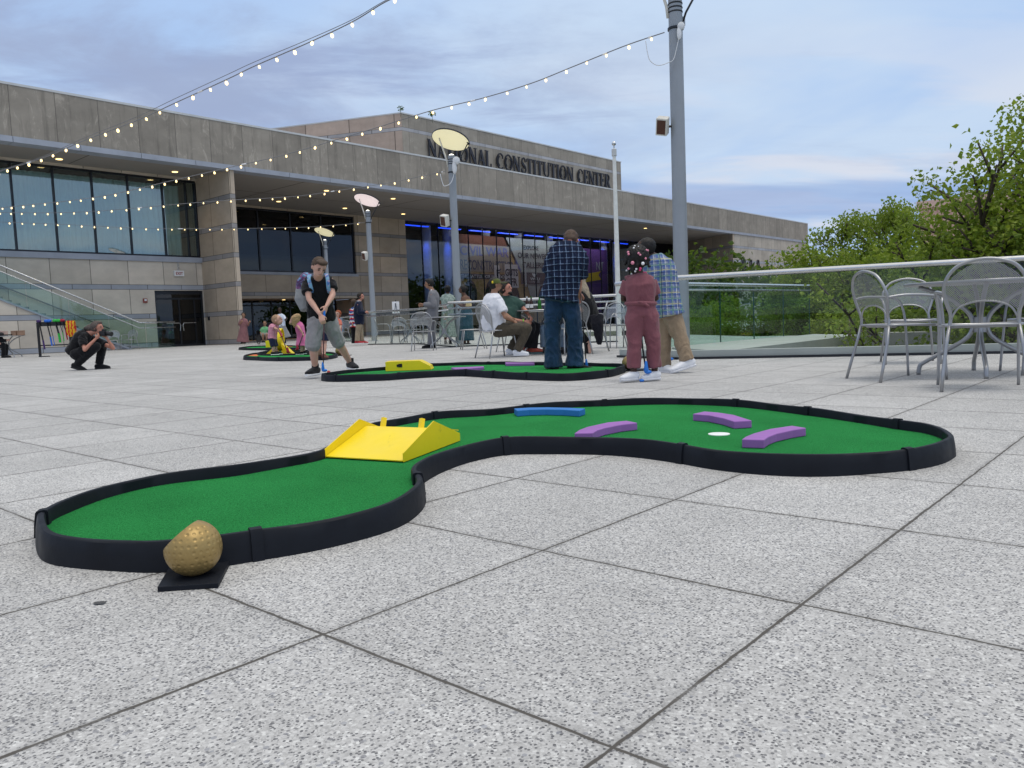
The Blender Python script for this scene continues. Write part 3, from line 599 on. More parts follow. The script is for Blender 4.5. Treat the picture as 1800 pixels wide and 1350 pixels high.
# EXIT sign, strobe and card reader on the left wall
ex = banner('exit_sign', 'white exit sign box over the side door', 'sign', (-1.21, 3.11, 3.35)); bevel(bp(ex, 'housing', pm('sign_white', (.75, .75, .75), .5), (-.24, .24, -.12, 0, 0, .27)), .01)
put_text('EXIT', -.17, .17, .06, .2, -.125, pm('sign_red', (.30, .06, .05), .5), ex, bold=.02); bp(ex, 'conduit', M_STEEL, (-.03, -.01, -.03, 0, .27, .68), (.03, .05, -.03, 0, .27, .68))
st = banner('alarm_strobe', 'small red fire alarm strobe on the limestone wall left of the door', 'alarm', (-2.9, 3.11, 2.2)); bp(st, 'box', pm('alarm_red', (.25, .05, .04), .5), (-.09, .09, -.07, 0, -.1, .1)); bp(st, 'lens', pm('lens_white', (.7, .7, .7), .3), (-.05, .05, -.09, -.07, -.02, .07))
cr = banner('card_reader', 'small black card reader on the wall right of the side door', 'card reader', (-.010, 2.7, 1.3)); bp(cr, 'box', M_METAL, (-.05, 0, -.06, .06, -.09, .09))
# ------------------------------------------------------------------ outdoor stair with glass balustrade
sx = thing('outdoor_staircase', 'stone stair rising to the left along the wall behind a sloping glass balustrade', 'staircase', FP, RZ)
sl_ = math.tan(math.atan2(2.09-1.23, 9.23-7.24)); y0s, y1s = 1.62, 3.05
mb = MB(); nst = 34
for i in range(nst):
    x1 = -4.3 - i*.30; z = .137*(i+1)
    mb.box(x1-.30, x1, y0s+.05, y1s, max(z-.16, 0), z-.001*(i % 2))
mb.build('steps', pm('stair_stone', (.16, .165, .18), .8, ns=3), sx)
mb = MB(); s_ = .137/.30
mb.v = [Vector((x, y, z)) for y in (y0s, y0s+.04) for x, z in ((-4.42, 0), (-4.22, 0), (-14.4, 4.66), (-14.4, 4.56), (-4.43, .0))]; mb.f = [[0, 1, 2, 3, 4][::-1], [5, 6, 7, 8, 9], [0, 5, 6, 1][::-1], [1, 6, 7, 2][::-1], [3, 8, 9, 4][::-1]]; mb.mi = [0]*5; mb.build('stringer', M_BAND, sx)
M_GP = glassm('green_edge_glass', (.80, .92, .88), .9, 0, .06)
mb = MB(); mb.v = [Vector((x, y, z)) for y in (y0s+.045, y0s+.12) for x, z in ((-4.4, 0), (-14.4, (14.4-4.4)*s_), (-14.4, 0))]; mb.f = [[0, 1, 2], [5, 4, 3], [0, 3, 4, 1], [2, 1, 4, 5], [0, 2, 5, 3]]; mb.mi = [0]*5; mb.build('side_wall', M_WALL, sx)
for i in range(7):
    xa = -3.65 - i*1.55; xb = xa - 1.53; za = lambda x: max((-x-4.3)*s_, .02)
    mb = MB(); P = [(xa, za(xa)), (xb, za(xb)), (xb, za(xb)+1.12), (xa, za(xa)+1.12)]
    mb.v = [Vector((x, y, z)) for y in (y0s-.04, y0s-.025) for x, z in P]; mb.f = [[0, 1, 2, 3], [7, 6, 5, 4], [0, 4, 5, 1], [1, 5, 6, 2], [2, 6, 7, 3], [3, 7, 4, 0]]; mb.mi = [0]*6; mb.build('glass_panel', M_GP, sx)
for dz, r, nm in ((1.14, .035, 'handrail'), (.90, .02, 'lower_rail')):
    mb = MB(); mb.tube([(-2.3, y0s-.06, dz+.02), (-3.9, y0s-.06, dz+.02), (-14.4, y0s-.06, dz+.02+(14.4-3.9)*s_)], r, 8); mb.build(nm, M_STEEL, sx, smooth=True)
mb = MB(); mb.tube([(-4.6, y1s-.05, .95), (-14.4, y1s-.05, .95+(14.4-4.6)*s_)], .03, 6); mb.build('wall_handrail', pm('dull_rail', (.25, .26, .27), .5, .5), sx, smooth=True)
mb = MB(); mb.box(-3.62, -2.35, y0s-.04, y0s-.025, .0, 1.10); mb.build('glass_panel', M_GP, sx)

# ------------------------------------------------------------------ balustrades
M_GR = glassm('balustrade_glass', (.94, .97, .955), .9, 0, .02)
M_GRD = glassm('tinted_balustrade_glass', (.73, .87, .82), .9, 0, .04)
def balustrade(name, label, P, n_per, top=1.05, rails=(), gm=None, shoe=True, r=.032, ext=0, curb=0.0, round_first=False, zb=0):
    o = thing(name, label, 'balustrade', (P[0].x, P[0].y, 0)); loc = Vector((P[0].x, P[0].y, 0))
    for i, (a, b) in enumerate(zip(P, P[1:])):
        d = (b-a); Ln = d.length; d = d.normalized(); nn = Vector((-d.y, d.x, 0)); k = max(1, round(Ln/n_per))
        for j in range(k):
            p = a + d*(Ln*j/k + .008) - loc; q = a + d*(Ln*(j+1)/k - .008) - loc
            mb = MB(); mb.prism([(p.x, p.y), (q.x, q.y), ((q+nn*.014).x, (q+nn*.014).y), ((p+nn*.014).x, (p+nn*.014).y)], zb+curb+.01, top-.02); mb.build('glass_panel', gm or M_GR, o)
        if gm is M_GRD:
            for j in range(k+1):
                mb = MB(); p = a + d*(Ln*j/k) - loc; mb.prism([((p-d*.011).x, (p-d*.011).y), ((p+d*.011).x, (p+d*.011).y), ((p+d*.011+nn*.017).x, (p+d*.011+nn*.017).y), ((p-d*.011+nn*.017).x, (p-d*.011+nn*.017).y)], zb+.012, top-.025); mb.build('seam', pm('dark_green_edge', (.02, .07, .06), .2), o)
        if shoe:
            mb = MB(); slab(mb, a-loc-nn*.03, b-loc-nn*.03, .08, zb, zb+.03); mb.build('base_shoe', M_METAL, o)
        if curb:
            mb = MB(); slab(mb, a-loc+nn*.02, b-loc+nn*.02, .16, -.4, curb); mb.build('curb', MCONC, o)
    mb = MB(); P2 = [p - loc + Vector((0, 0, top)) for p in P]
    if ext: P2 = [P2[0] - (P2[1]-P2[0]).normalized()*0] + P2[1:-1] + [P2[-1] + (P2[-1]-P2[-2]).normalized()*ext]
    mb.tube(P2, r, 12); ro_ = mb.build('top_rail', M_STEEL, o, smooth='auto')
    for z, rr in rails:
        mb = MB(); mb.tube([Vector((p.x, p.y, z)) for p in P2], rr, 8); mb.build('lower_rail', M_STEEL, o, smooth=True)
    return o
balustrade('glass_balustrade', 'near glass balustrade with thick steel top rail behind the table and chairs at right', RB, 2.1, 1.045, gm=M_GR, r=.034, curb=.11)
balustrade('glass_balustrade', 'green tinted glass balustrade on the concrete ledge beyond the sunken court', [CS, C0, C1], 1.55, 1.10, rails=((1.0, .018),), gm=M_GRD, shoe=False, ext=.05, zb=.03)
S2 = [gnd(791, 610), gnd(1086, 601)]
balustrade('glass_balustrade', 'glass balustrade behind the seated men with triple steel rails', [S2[0], S2[0].lerp(S2[1], .5), S2[1]], 2.0, 1.09, rails=((.95, .02), (.80, .02)))
S1 = [gnd(648, 606), gnd(735, 605)]
balustrade('glass_balustrade', 'farther glass balustrade beside the man in the navy blazer', [S1[0], S1[1], S2[0] + Vector((-.02, .1, 0))], 1.5, 1.05, rails=((.92, .018),))
S3 = [gnd(596, 600), gnd(640, 600)]
balustrade('glass_balustrade', 'short pale glass balustrade left of the man in the navy blazer', S3, 1.2, 1.05, gm=glassm('milky_glass', (.75, .85, .82), .9, .05, .25))
mb = MB(); fa = gnd(596, 600) + Vector((0, .3, 0))
# ------------------------------------------------------------------ lamp posts
M_POST = pm('grey_painted_post', (.30, .325, .355), .45, .2, ns=3, na=.06)
M_DISC = emit('lit_lamp_disc', (.80, .74, .48), .55); M_DISC2 = emit('pinkish_lamp_disc', (.80, .67, .67), .62)  # emission stands in for the uplight falling on the reflector dish
M_GRIL = pm('speaker_grille_rust', (.10, .045, .03), .8, ns=60, na=.3); M_SPK = pm('speaker_cream', (.68, .66, .6), .5)
def lamp_post(label, base, mat, pos='', disc_dir=(0, 0)):
    o = thing('lamp_post', label, 'street lamp', (base.x, base.y, 0), 0, 'disc lamp posts on the plaza')
    mb = MB(); mb.lathe([(.13, 0), (.13, .02), (.112, .03), (.105, 2.5), (.10, 5.2), (.10, 5.22)], 24); mb.build('pole', M_POST, o, smooth='auto')
    mb = MB()
    for z in (4.98, 5.04, 5.10): mb.lathe([(.1005, z), (.108, z+.005), (.108, z+.018), (.1005, z+.023)], 24, cap=False)
    mb.build('ring', M_METAL, o, smooth=True)
    mb = MB(); mb.lathe([(.07, 5.22), (.06, 5.25), (.001, 5.27)], 16); mb.build('uplight', emit('uplight_glow', (1, .95, .8), 3), o)
    # tilted dish
    c = Vector((0, 0, 5.66)); nrm = Vector((-.25, -.34, -1)).normalized(); M = nrm.to_track_quat('Z', 'Y').to_matrix()
    mb = MB(); mb.lathe([(.001, -.045), (.2, -.04), (.38, -.02), (.52, .004), (.525, .02), (.38, -.008), (.2, -.028), (.001, -.033)], 40, c, M, cap=False); 
    d = mb.build('lamp_disc', mat, o, smooth='auto')
    mb = MB(); mb.lathe([(.520, -.012), (.534, -.012), (.534, .024), (.520, .024), (.520, -.012)], 40, c, M, cap=False); mb.build('disc_rim', M_METAL, d, smooth='auto')
    Lx = M @ Vector((1, 0, 0)); Ly = M @ Vector((0, 1, 0))
    pL = min((c + (Lx*math.cos(a)+Ly*math.sin(a))*.5 for a in [k*.1 for k in range(63)]), key=lambda p: p.x); pR = max((c + (Lx*math.cos(a)+Ly*math.sin(a))*.5 for a in [k*.1 for k in range(63)]), key=lambda p: p.x)
    mb = MB(); mb.tube([(-.11, 0, 4.92), (-.13, -.01, 5.08), pL.lerp(Vector((0, 0, 5.6)), .35)], .022, 8); mb.build('arm', M_SPK, o, smooth=True)
    mb = MB(); mb.tube([(.11, 0, 4.86), (.15, -.02, 4.98), pR], .016, 8); mb.tube([pR + Vector((-.02, 0, .02)), pR + Vector((.02, 0, -.06))], .035, 8); mb.build('arm', M_METAL, o, smooth=True)
    mb = MB(); mb.box(-.02, .14, -.012, .012, 4.80, 4.93); mb.build('arm_bracket', M_POST, o)
    mb = MB(); mb.lathe([(.104, 4.74), (.118, 4.745), (.118, 4.775), (.104, 4.78)], 24, cap=False); mb.build('clamp', M_METAL, o, smooth='auto')
    return o
LP = {}
for k, (px, py, Y, mat, lab) in {'big': (1197, 480, 12., M_DISC, 'tall grey lamp post nearest the camera, rising out of frame behind the boy in plaid'), 'a': (806, 560, 22.4, M_DISC, 'grey lamp post with glowing pale yellow disc overlapping the building lettering'),
        'b': (655.5, 545, 32.3, M_DISC2, 'grey lamp post with pinkish white disc in front of the warm stone wall'), 'c': (578, 545, 42.2, M_DISC, 'farthest grey lamp post, rising behind the head of the boy with a backpack')}.items():
    p = at(px, py, Y); LP[k] = p; LP[k+'o'] = lamp_post(lab, p, mat)
def speaker(label, px, py, Y, s=1.0, group='speakers clamped to the lamp posts', tilt=.35, yaw=-.7):
    c = at(px, py, Y); o = thing('loudspeaker', label, 'speaker', c, 0, group); M = Matrix.Rotation(yaw, 3, 'Z') @ Matrix.Rotation(tilt, 3, 'X') @ Matrix.Rotation(.25, 3, 'Y')
    mb = MB(); mb.box(-.10*s, .10*s, -.06*s, .10*s, -.15*s, .15*s, M); bevel(mb.build('housing', M_SPK, o), .012)
    mb = MB(); mb.box(-.075*s, .075*s, -.066*s, -.058*s, -.12*s, .12*s, M); mb.build('grille', M_GRIL, o)
    mb = MB(); mb.tube([(.02, .05, 0), (.19*s, .02, .0)], .018, 6); mb.build('bracket', M_METAL, o); return o
speaker('cream speaker with rusty grille clamped to the tall nearest post', 1164, 222, 11.95, .85, yaw=-.55, tilt=.5)
speaker('cream speaker on the post with the pale yellow disc', 781, 388, 22.3, 1.05)
speaker('cream speaker on the post with the pinkish disc', 641, 450, 32.2, 1.1)
# flagpole
fb = at(1086, 500, 24); fp_ = thing('flagpole', 'bare white flagpole with silver ball beside the tall lamp post', 'flagpole', (fb.x, fb.y, 0))
mb = MB(); mb.lathe([(.085, 0), (.075, 2), (.055, 5.2), (.05, 5.35)], 16); mb.build('pole', pm('pole_white', (.72, .73, .70), .4), fp_, smooth='auto')
mb = MB(); mb.lathe([(.05, 5.35), (.075, 5.36), (.075, 5.55), (.05, 5.57), (.02, 5.58), (.02, 5.66)], 14); mb.build('truck', M_CAP, fp_, smooth='auto')
mb = MB(); mb.ell((0, 0, 5.72), (.065, .065, .065)); mb.build('ball', M_STEEL, fp_, smooth=True)
# ------------------------------------------------------------------ distant building
mb = MB(); q = at(1617, 400, 90); bo = thing('far_building', 'pink ribbed metal warehouse wall rising above the trees', 'building', (q.x, q.y, -3.2), R(-37))
for i in range(80): mb.box(i*.45, i*.45+.36, -.06, .06, 0, 14.6)
mb.box(0, 36, 0, 20, 0, 14.6); mb.build('ribbed_wall', pm('pink_metal', (.62, .40, .33), .6, ns=.4), bo); bpart('eaves', pm('pink_trim', (.66, .45, .38), .6), (-.3, 36.3, -.3, 20.3, 14.6, 15.4), parent=bo)
mb = MB(); mb.lathe([(.55, 15.4), (.55, 16.1), (.7, 16.12), (.7, 16.4), (.001, 16.5)], 16, (4.3, 3, 0)); mb.build('vent', M_CAP, bo, smooth='auto')
# ================================================================== MINI GOLF COURSES
M_RUB = pm('black_rubber_edging', (.008, .010, .015), .55, ns=5, na=.3, bump=.25, bs=22, spec=.18)
def turf_mat():
    t = NT('short_green_turf'); n1 = t.noise(420, 2, .8); n2 = t.noise(60, 4, .7, t.map((1, .35, 1), (0, 0, .6))); n3 = t.noise(2.2, 4)
    c = t.mix(t.ramp(n1, .36, .64), (.016, .17, .042), (.048, .40, .105)); c = t.mix(t.ramp(n2, .55, .75, 0, .35), c, (.035, .34, .08)); c = t.mix(t.ramp(t.noise(150, 3, .8), .42, .62, 0, .5), c, (.010, .11, .028))
    x = t.n('ShaderNodeVectorMath', operation='SCALE'); t.L.new(c, x.inputs[0]); t.L.new(t.ramp(n3, .3, .7, .84, 1.12, False), x.inputs[3])
    sp = t.n('ShaderNodeTexVoronoi'); sp.inputs['Scale'].default_value = 9; t.L.new(t.obj(), sp.inputs[0])
    c = t.mix(t.math('MULTIPLY', t.math('LESS_THAN', sp.outputs[0], .045), t.math('GREATER_THAN', t.xyz(sp.outputs['Color'])[0], .75)), x.outputs[0], (.03, .035, .02))
    t.set(col=c, rough=.95, spec=.05); t.bump(t.math('ADD', n1, t.math('MULTIPLY', n3, 2.0)), .9, .006); return t.m
M_TURF = turf_mat()
M_YEL = pm('yellow_painted_metal', (.86, .65, .012), .42, ns=4, na=.06, scuff=.35); M_PUR = pm('purple_foam_block', (.31, .125, .42), .62, ns=6, na=.10, bump=.15, scuff=.4)
M_BLU = pm('blue_foam_block', (.022, .17, .50), .6, ns=6, na=.08, bump=.15, scuff=.4); M_WHT = pm('white_plastic', (.85, .86, .85), .5)
M_ORG = pm('orange_mat', (.62, .16, .05), .8); M_RED = pm('red_plastic', (.55, .03, .03), .35); M_GOLD = pm('gold_painted_ball', (.36, .25, .095), .44, .5, ns=10, na=.16, bump=.05, bs=120)
RH = .075; TZ = .034
def course(name, label, top_px, joints_px, step=.03, th=.020, jh=.011, group='mini golf courses laid out on the plaza'):
    P = [gnd(u, v, RH) for u, v in top_px]; c0 = sum(P, Vector())/len(P); c0.z = 0
    o = thing(name, label, 'golf course', c0, 0, group)
    L = resample(catmull([p - c0 for p in P], 8), step); n = len(L)
    area = sum(L[i].x*L[(i+1) % n].y - L[(i+1) % n].x*L[i].y for i in range(n)); sg = 1 if area > 0 else -1   # outward normal
    prof = [(th*.95, 0), (th*.80, RH*.5), (th*.55, RH-.008), (th*.35, RH-.002), (0, RH), (-th*.35, RH-.002), (-th*.5, RH-.008), (-th*.5, 0)]
    def sweep(mb, idx, k, closed, z1=1.0, zo=0):
        rs = []
        for i in idx:
            i %= n; T = (L[(i+1) % n] - L[(i-1) % n]); T.z = 0; T.normalize(); N = Vector((T.y, -T.x, 0))*sg
            wz = 1 + .03*math.sin(i*.31)
            rs.append([Vector((L[i].x, L[i].y, 0)) + N*(a + (k if a > 0 else -k)) + Vector((0, 0, zo + b*z1*(wz if b > RH*.9 else 1))) for a, b in prof])
        mb.rings(rs, closed)
    mb = MB(); sweep(mb, range(n), 0, True); mb.build('edging', M_RUB, o, smooth='auto')
    for q in joints_px:
        p = gnd(q[0], q[1], RH) - c0; i = min(range(n), key=lambda j: (Vector((L[j].x, L[j].y, 0)) - Vector((p.x, p.y, 0))).length)
        mb = MB(); sweep(mb, [i, i+1], .006, False, 1.07); mb.build('connector', M_RUB, o, smooth='auto')
    inner = []
    for i in range(n):
        T = (L[(i+1) % n] - L[(i-1) % n]); T.z = 0; T.normalize(); N = Vector((T.y, -T.x, 0))*sg; inner.append(Vector((L[i].x, L[i].y, TZ)) - N*.006)
    mb = MB(); mb.face(inner); t = mb.build('turf', M_TURF, o)
    if t.data.polygons[0].normal.z < 0: t.data.flip_normals()
    return o, c0
top1 = [(72, 903), (77, 925), (94, 937), (138, 943.5), (211, 948), (284, 949.6), (382, 941), (443, 932), (553, 915), (651, 893), (700, 876), (729, 856), (737, 841), (734, 832), (727, 822), (739, 811), (773, 795), (822, 780), (886, 769), (958, 767), (1056, 767.6), (1129, 772), (1197, 780), (1267, 790), (1353, 797), (1440, 798.5), (1527, 794), (1596, 788), (1642, 780), (1665, 771), (1671, 764), (1660, 754), (1631, 745), (1579, 738), (1498, 726), (1420, 716), (1301, 703), (1180, 699), (1068, 702), (982, 706), (860, 718), (768, 724), (676, 739), (645, 747), (612, 765), (580, 783), (553, 793), (480, 806), (407, 818), (284, 832), (187, 853), (113, 879), (81, 894)]
co1, c1 = course('golf_course', 'large near mini golf course of green turf with black edging curving across the foreground', top1,
    [(437, 934), (734, 832), (886, 769), (1196, 780), (1594, 788), (1579, 738), (1420, 716), (1301, 703), (1068, 702), (924, 711), (768, 724), (76, 897)])
mb = MB(); hp = gnd(1264, 763.5, TZ) - c1; mb.lathe([(.001, .0), (.047, .0), (.047, .003), (.001, .003)], 32, (hp.x, hp.y, TZ)); mb.build('hole', M_WHT, co1)
mb = MB(); q = gnd(65, 935) - c1; mb.tube([(q.x+.02, q.y+.03, .05), (q.x-.005, q.y, .01), (q.x+.03, q.y-.01, .008)], .003, 6); mb.build('wire_loop', M_RUB, co1)
top2 = [(567, 656), (587, 659), (667, 657), (700, 655), (767, 651), (817, 649.5), (867, 652), (923, 654.5), (1000, 655.5), (1065, 650), (1092, 643.5), (1096, 640.5), (1085, 638.8), (1037, 637.5), (925, 636), (860, 635.5), (767, 638), (743, 640), (690, 644), (633, 648), (595, 652)]
co2, c2 = course('golf_course', 'second mini golf course where the man in the dark plaid shirt stands', top2, [(697, 655), (815, 649.5), (865, 652), (923, 654.5), (1064, 650), (1000, 637), (860, 635.5), (587, 659)])
top3 = [(430, 626), (452, 627), (487, 628), (540, 627), (575, 625), (591, 621.5), (580, 618.5), (540, 617.5), (490, 618), (455, 619.5), (436, 622)]
co3, c3 = course('golf_course', 'small far mini golf course with an orange mat at its left end', top3, [(487, 628), (455, 627)], .08, .03)
mb = MB(); mb.face([gnd(u, v, TZ+.004) - c3 for u, v in ((434, 625), (452, 626), (456, 621), (440, 622))]); mb.build('orange_mat', M_ORG, co3)
top4 = [(453, 620.5), (480, 622), (520, 621), (552, 620), (565, 617.5), (548, 615), (500, 614.8), (470, 616)]
co4, c4 = course('golf_course', 'short far mini golf course under the yellow loop obstacle', top4, [(470, 621)], .08, .03)
top5 = [(421, 610.5), (440, 611.5), (490, 611), (525, 610), (530, 608), (510, 606.8), (470, 607), (440, 608)]
co5, c5 = course('golf_course', 'farthest mini golf course near the entrance with a red mat', top5, [(440, 611)], .12, .04)
mb = MB(); mb.face([gnd(u, v, TZ+.004) - c5 for u, v in ((500, 609.5), (514, 609.5), (514, 607.6), (500, 607.6))]); mb.build('red_mat', M_RED, co5)
# ramps
def ramp(label, A, Bv, Lv, k=1.0, W_=0, L_=0, group='yellow ramp obstacles'):
    """A near-right corner, Bv unit vector across (to the other side), Lv unit vector up the ramp"""
    A = Vector(A); o = thing('golf_ramp', label, 'golf ramp', A, 0, group); W = W_ or .40*k; Ln = L_ or .56*k
    def P(a, l, z): return Bv*(a*W) + Lv*(l*Ln) + Vector((0, 0, z*k))
    mb = MB(); t = .004
    def sheetq(q, th=Vector((0, 0, -.004))):
        i = len(mb.v); mb.v += list(q) + [p + th for p in q]; m = len(q); mb.f += [list(range(i, i+m)), list(range(i+m, i+2*m))[::-1]] + [[i+j, i+(j+1) % m, i+m+(j+1) % m, i+m+j] for j in range(m)]; mb.mi += [0]*(m+2)
    sheetq([P(.015, 0, .006), P(.985, 0, .006), P(.985, .60, .088), P(.015, .60, .088)]); sheetq([P(.015, .60, .088), P(.985, .60, .088), P(.985, 1.0, .05), P(.015, 1.0, .05)])
    mb.build('ramp_plate', M_YEL, o)
    for a, s_ in ((0, 1), (1, -1)):
        mb = MB(); sheetq([P(a, 0, 0), P(a, 1, 0), P(a, 1, .035), P(a, .52, .125), P(a, 0, .035)], Bv*.004*s_); mb.build('side_wall', M_YEL, o)
    for a in (.28, .80):
        mb = MB(); c = P(a, .66, .07); M = Matrix.Rotation(.0, 3, 'Z'); mb.tube([c, c + Lv*.02 + Vector((0, 0, .050*k))], .013*k, 4); mb.build('peg', M_YEL, o)
    return o
a0 = gnd(710, 814, TZ); a1 = gnd(571, 806, TZ); l1 = gnd(809, 776, TZ)
bv = (a1-a0); bv.z = 0; lv = (l1-a0); lv.z = 0; wW = bv.length; lL = lv.length; bv.normalize(); lv.normalize()
ramp('yellow metal ramp with two raised side walls standing on the large near course', a0 + Vector((0, 0, .004)), bv, lv, W_=wW, L_=lL)
rc = gnd(678, 652.5, TZ+.004); rr = thing('golf_ramp', 'yellow box ramp with a small dark hole on the second course', 'golf ramp', rc, 0, 'yellow ramp obstacles')
w = (gnd(733, 652, TZ)-rc).length
mb = MB(); mb.prism([(0, 0), (w, 0), (w, .11), (w-.07, .11), (0, .11)], 0, .3); mb.v = [Vector((v.x, v.z, v.y)) for v in mb.v]; mb.build('body', M_YEL, rr)
mb = MB(); mb.prism([(w, 0), (w+.14, 0), (w+.12, .045), (w, .11)], 0, .3); mb.v = [Vector((v.x, v.z+.002, v.y)) for v in mb.v]; mb.build('side_wall', M_YEL, rr)
mb = MB(); mb.box(.135*1.0, .155, -.004, .002, .045, .075); mb.box(.155, .20, -.004, .002, .04, .082); mb.build('ball_hole', M_BLACK, rr)
# curved blocks
def arcblock(label, pts, mat, zt=.070, cat='block', nm='curved_block'):
    P = [gnd(u, v, zt) for u, v in pts]; c = sum(P, Vector())/len(P); c.z = TZ+.001; h = len(P)
    o = tag(MB().prism([(p.x-c.x, p.y-c.y) for p in P], 0, zt-TZ-.001).build(nm, mat), label, cat, 'curved foam blocks on the turf'); o.location = c; bevel(o, .0035); return o
arcblock('long blue curved block near the far edge of the near course', [(903.5, 718), (930, 716.3), (962.7, 715.8), (1000, 716.6), (1028.7, 718), (1018.4, 721.6), (990, 719.8), (958, 719.2), (930, 719.9), (909, 721.6)], M_BLU)
arcblock('left purple curved block by the near edge, below the blue block', [(1009.6, 761.5), (1018, 755.5), (1031, 750.5), (1068, 742.3), (1102, 739.4), (1120.4, 743), (1092, 746.3), (1063, 752), (1050, 756), (1042, 761)], M_PUR)
arcblock('purple curved block just above the white hole', [(1217.6, 727.5), (1238, 723), (1263, 725), (1290, 729), (1321.6, 739), (1290, 740.7), (1272.5, 735), (1246.5, 729.7)], M_PUR)
arcblock('right purple curved block beside the white hole', [(1304, 772), (1311, 767), (1324.5, 761.5), (1353.4, 753.7), (1392.4, 748), (1417, 752), (1394, 755.7), (1365, 762), (1351, 767.5), (1343, 773)], M_PUR)
arcblock('flat purple block on the second course left of the plaid man', [(793, 646.2), (850, 643.6), (851, 645.2), (830, 647.2), (800, 648.6)], M_PUR, .066)
arcblock('flat purple block by the far edge of the second course', [(888, 636.8), (939, 635.6), (939.5, 638.2), (889, 639.0)], M_PUR, .066)
mb = MB(); q = gnd(741, 646.5, TZ); mb.lathe([(.001, 0), (.10, 0), (.10, .012), (.06, .022), (.001, .024)], 24); o = mb.build('blue_disc', M_BLU, None, smooth='auto'); o.location = q; tag(o, 'low blue disc lying beside the yellow box ramp', 'golf obstacle')
# yellow loop
q = gnd(491, 622.5, TZ); lo_ = thing('golf_loop', 'tall yellow loop obstacle with sloping feet beside the toddler', 'golf loop', q)
mb = MB(); rs = []
for i in range(25):
    a = R(-70 + 320*i/24); p = Vector((.0 + .04*math.sin(a*.5), .23*math.cos(a), .33 + .25*math.sin(a))); rs.append([p + Vector((dx, 0, 0)) + Vector((0, math.cos(a), math.sin(a)))*dz for dx, dz in ((-.075, -.008), (.075, -.008), (.075, .008), (-.075, .008))])
rs = [[p for p in r] for r in rs]; mb.rings(rs); mb.build('loop_band', M_YEL, lo_, smooth='auto')
mb = MB(); mb.v = [Vector(p) for p in ((-.32, 0, 0), (-.32, .22, 0), (-.06, .22, .0), (-.06, 0, 0), (-.08, 0, .20), (-.08, .22, .20))]; mb.f = [[0, 1, 2, 3], [0, 3, 4], [1, 5, 2], [0, 4, 5, 1], [3, 2, 5, 4]]; mb.mi = [0]*5
mb.build('foot', M_YEL, lo_)
mb = MB(); mb.v = [Vector(p) for p in ((.30, 0, 0), (.30, .22, 0), (.05, .22, .0), (.05, 0, 0), (.06, 0, .24), (.06, .22, .24))]; mb.f = [[0, 3, 2, 1], [0, 4, 3], [1, 2, 5], [0, 1, 5, 4], [3, 4, 5, 2]]; mb.mi = [0]*5; mb.build('foot', M_YEL, lo_)
mb = MB(); q = gnd(474, 612.5, 0); mb.box(-.12, .12, -.02, .3, 0, .22); mb.box(.12, .3, -.02, .3, 0, .08); o = mb.build('golf_ramp', M_YEL); o.location = q + Vector((0, 0, TZ+.002)); tag(o, 'small yellow box obstacle on the farthest course', 'golf ramp'); bevel(o)
# golf ball tee markers
def ball_marker(label, c, r, base_poly, cut=None, zb=.012, res=(320, 170)):
    o = thing('ball_marker', label, 'golf ball marker', (c.x, c.y, 0), 0, 'gold golf ball tee markers')
    mb = MB(); mb.prism([(p.x-c.x, p.y-c.y) for p in base_poly], 0, zb); bevel(mb.build('base_plate', M_RUB, o), .0015)
    n, m = res; V = []; dimp = []
    for lat in range(-75, 90, 13):
        k = max(1, int(2*math.pi*math.cos(R(lat))/R(13.2)))
        for j in range(k):
            a = 2*math.pi*(j + .5*((lat//13) % 2))/k; dimp.append((math.cos(R(lat))*math.cos(a), math.cos(R(lat))*math.sin(a), math.sin(R(lat)), 1.0 if abs(lat) < 60 else .6, (j*7+lat) % 5))
    Dm = np.array([d[:3] for d in dimp]); wt_ = np.array([(.25, .9, 1, 1, .7)[int(d[4]) % 5]*d[3] for d in dimp])
    rings_ = []
    for i in range(1, m):
        t = math.pi*i/m; rg = []
        for k in range(n):
            a = 2*math.pi*k/n; d = np.array([math.sin(t)*math.cos(a), math.sin(t)*math.sin(a), math.cos(t)]); dot = Dm @ d; j = int(dot.argmax()); ang = math.acos(min(1, dot[j]))
            q = ang/R(4.0); dep = (.024*wt_[j]*(1-q*q) if q < 1 else 0)*r; d = Vector(d); p = d*(r-dep)
            if cut:
                s_ = p.dot(cut[0]) - cut[1]*r
                if s_ > 0: p = p - cut[0]*s_
            rg.append(p)
        rings_.append(rg)
    mb = MB(); mb.rings(rings_); mb.v = [v + Vector((0, 0, zb + r*.97)) for v in mb.v]; mb.build('ball', M_GOLD, o, smooth='auto'); return o
pl = [gnd(277, 1041), gnd(384, 1034), gnd(404, 994), gnd(310, 985)]
cb = gnd(343, 1009, .012); nrm = (Vector(CR)*-.70 + Vector(CU)*.715).normalized()
ball_marker('near gold golf ball with a sliced-off side on a black plate before the large course', cb, .0642, pl, (nrm, .62))
for u, v, r, lab in ((1106, 651.5, .075, 'gold golf ball on a black plate half hidden behind the girl in pink'), (598, 625.5, .095, 'far gold golf ball just behind the leg of the backpack boy')):
    c = gnd(u, v); pp = [c + Vector(d) for d in ((-.10, -.12, 0), (.22, -.12, 0), (.22, .12, 0), (-.10, .12, 0))]; ball_marker(lab, c, r, pp, None, .012, (48, 28))
mb = MB(); q = gnd(176, 1059, .002); mb.face([gnd(162, 1060, .003)-q, gnd(170, 1062, .003)-q, gnd(180, 1061, .003)-q, gnd(190, 1057, .003)-q, gnd(180, 1056.5, .004)-q, gnd(168, 1057.5, .003)-q]); o = mb.build('gum_stain', pm('gum_dark', (.07, .07, .072), .9)); o.location = q; tag(o, 'dark blot stuck on the paving left of the gold ball', 'stain')
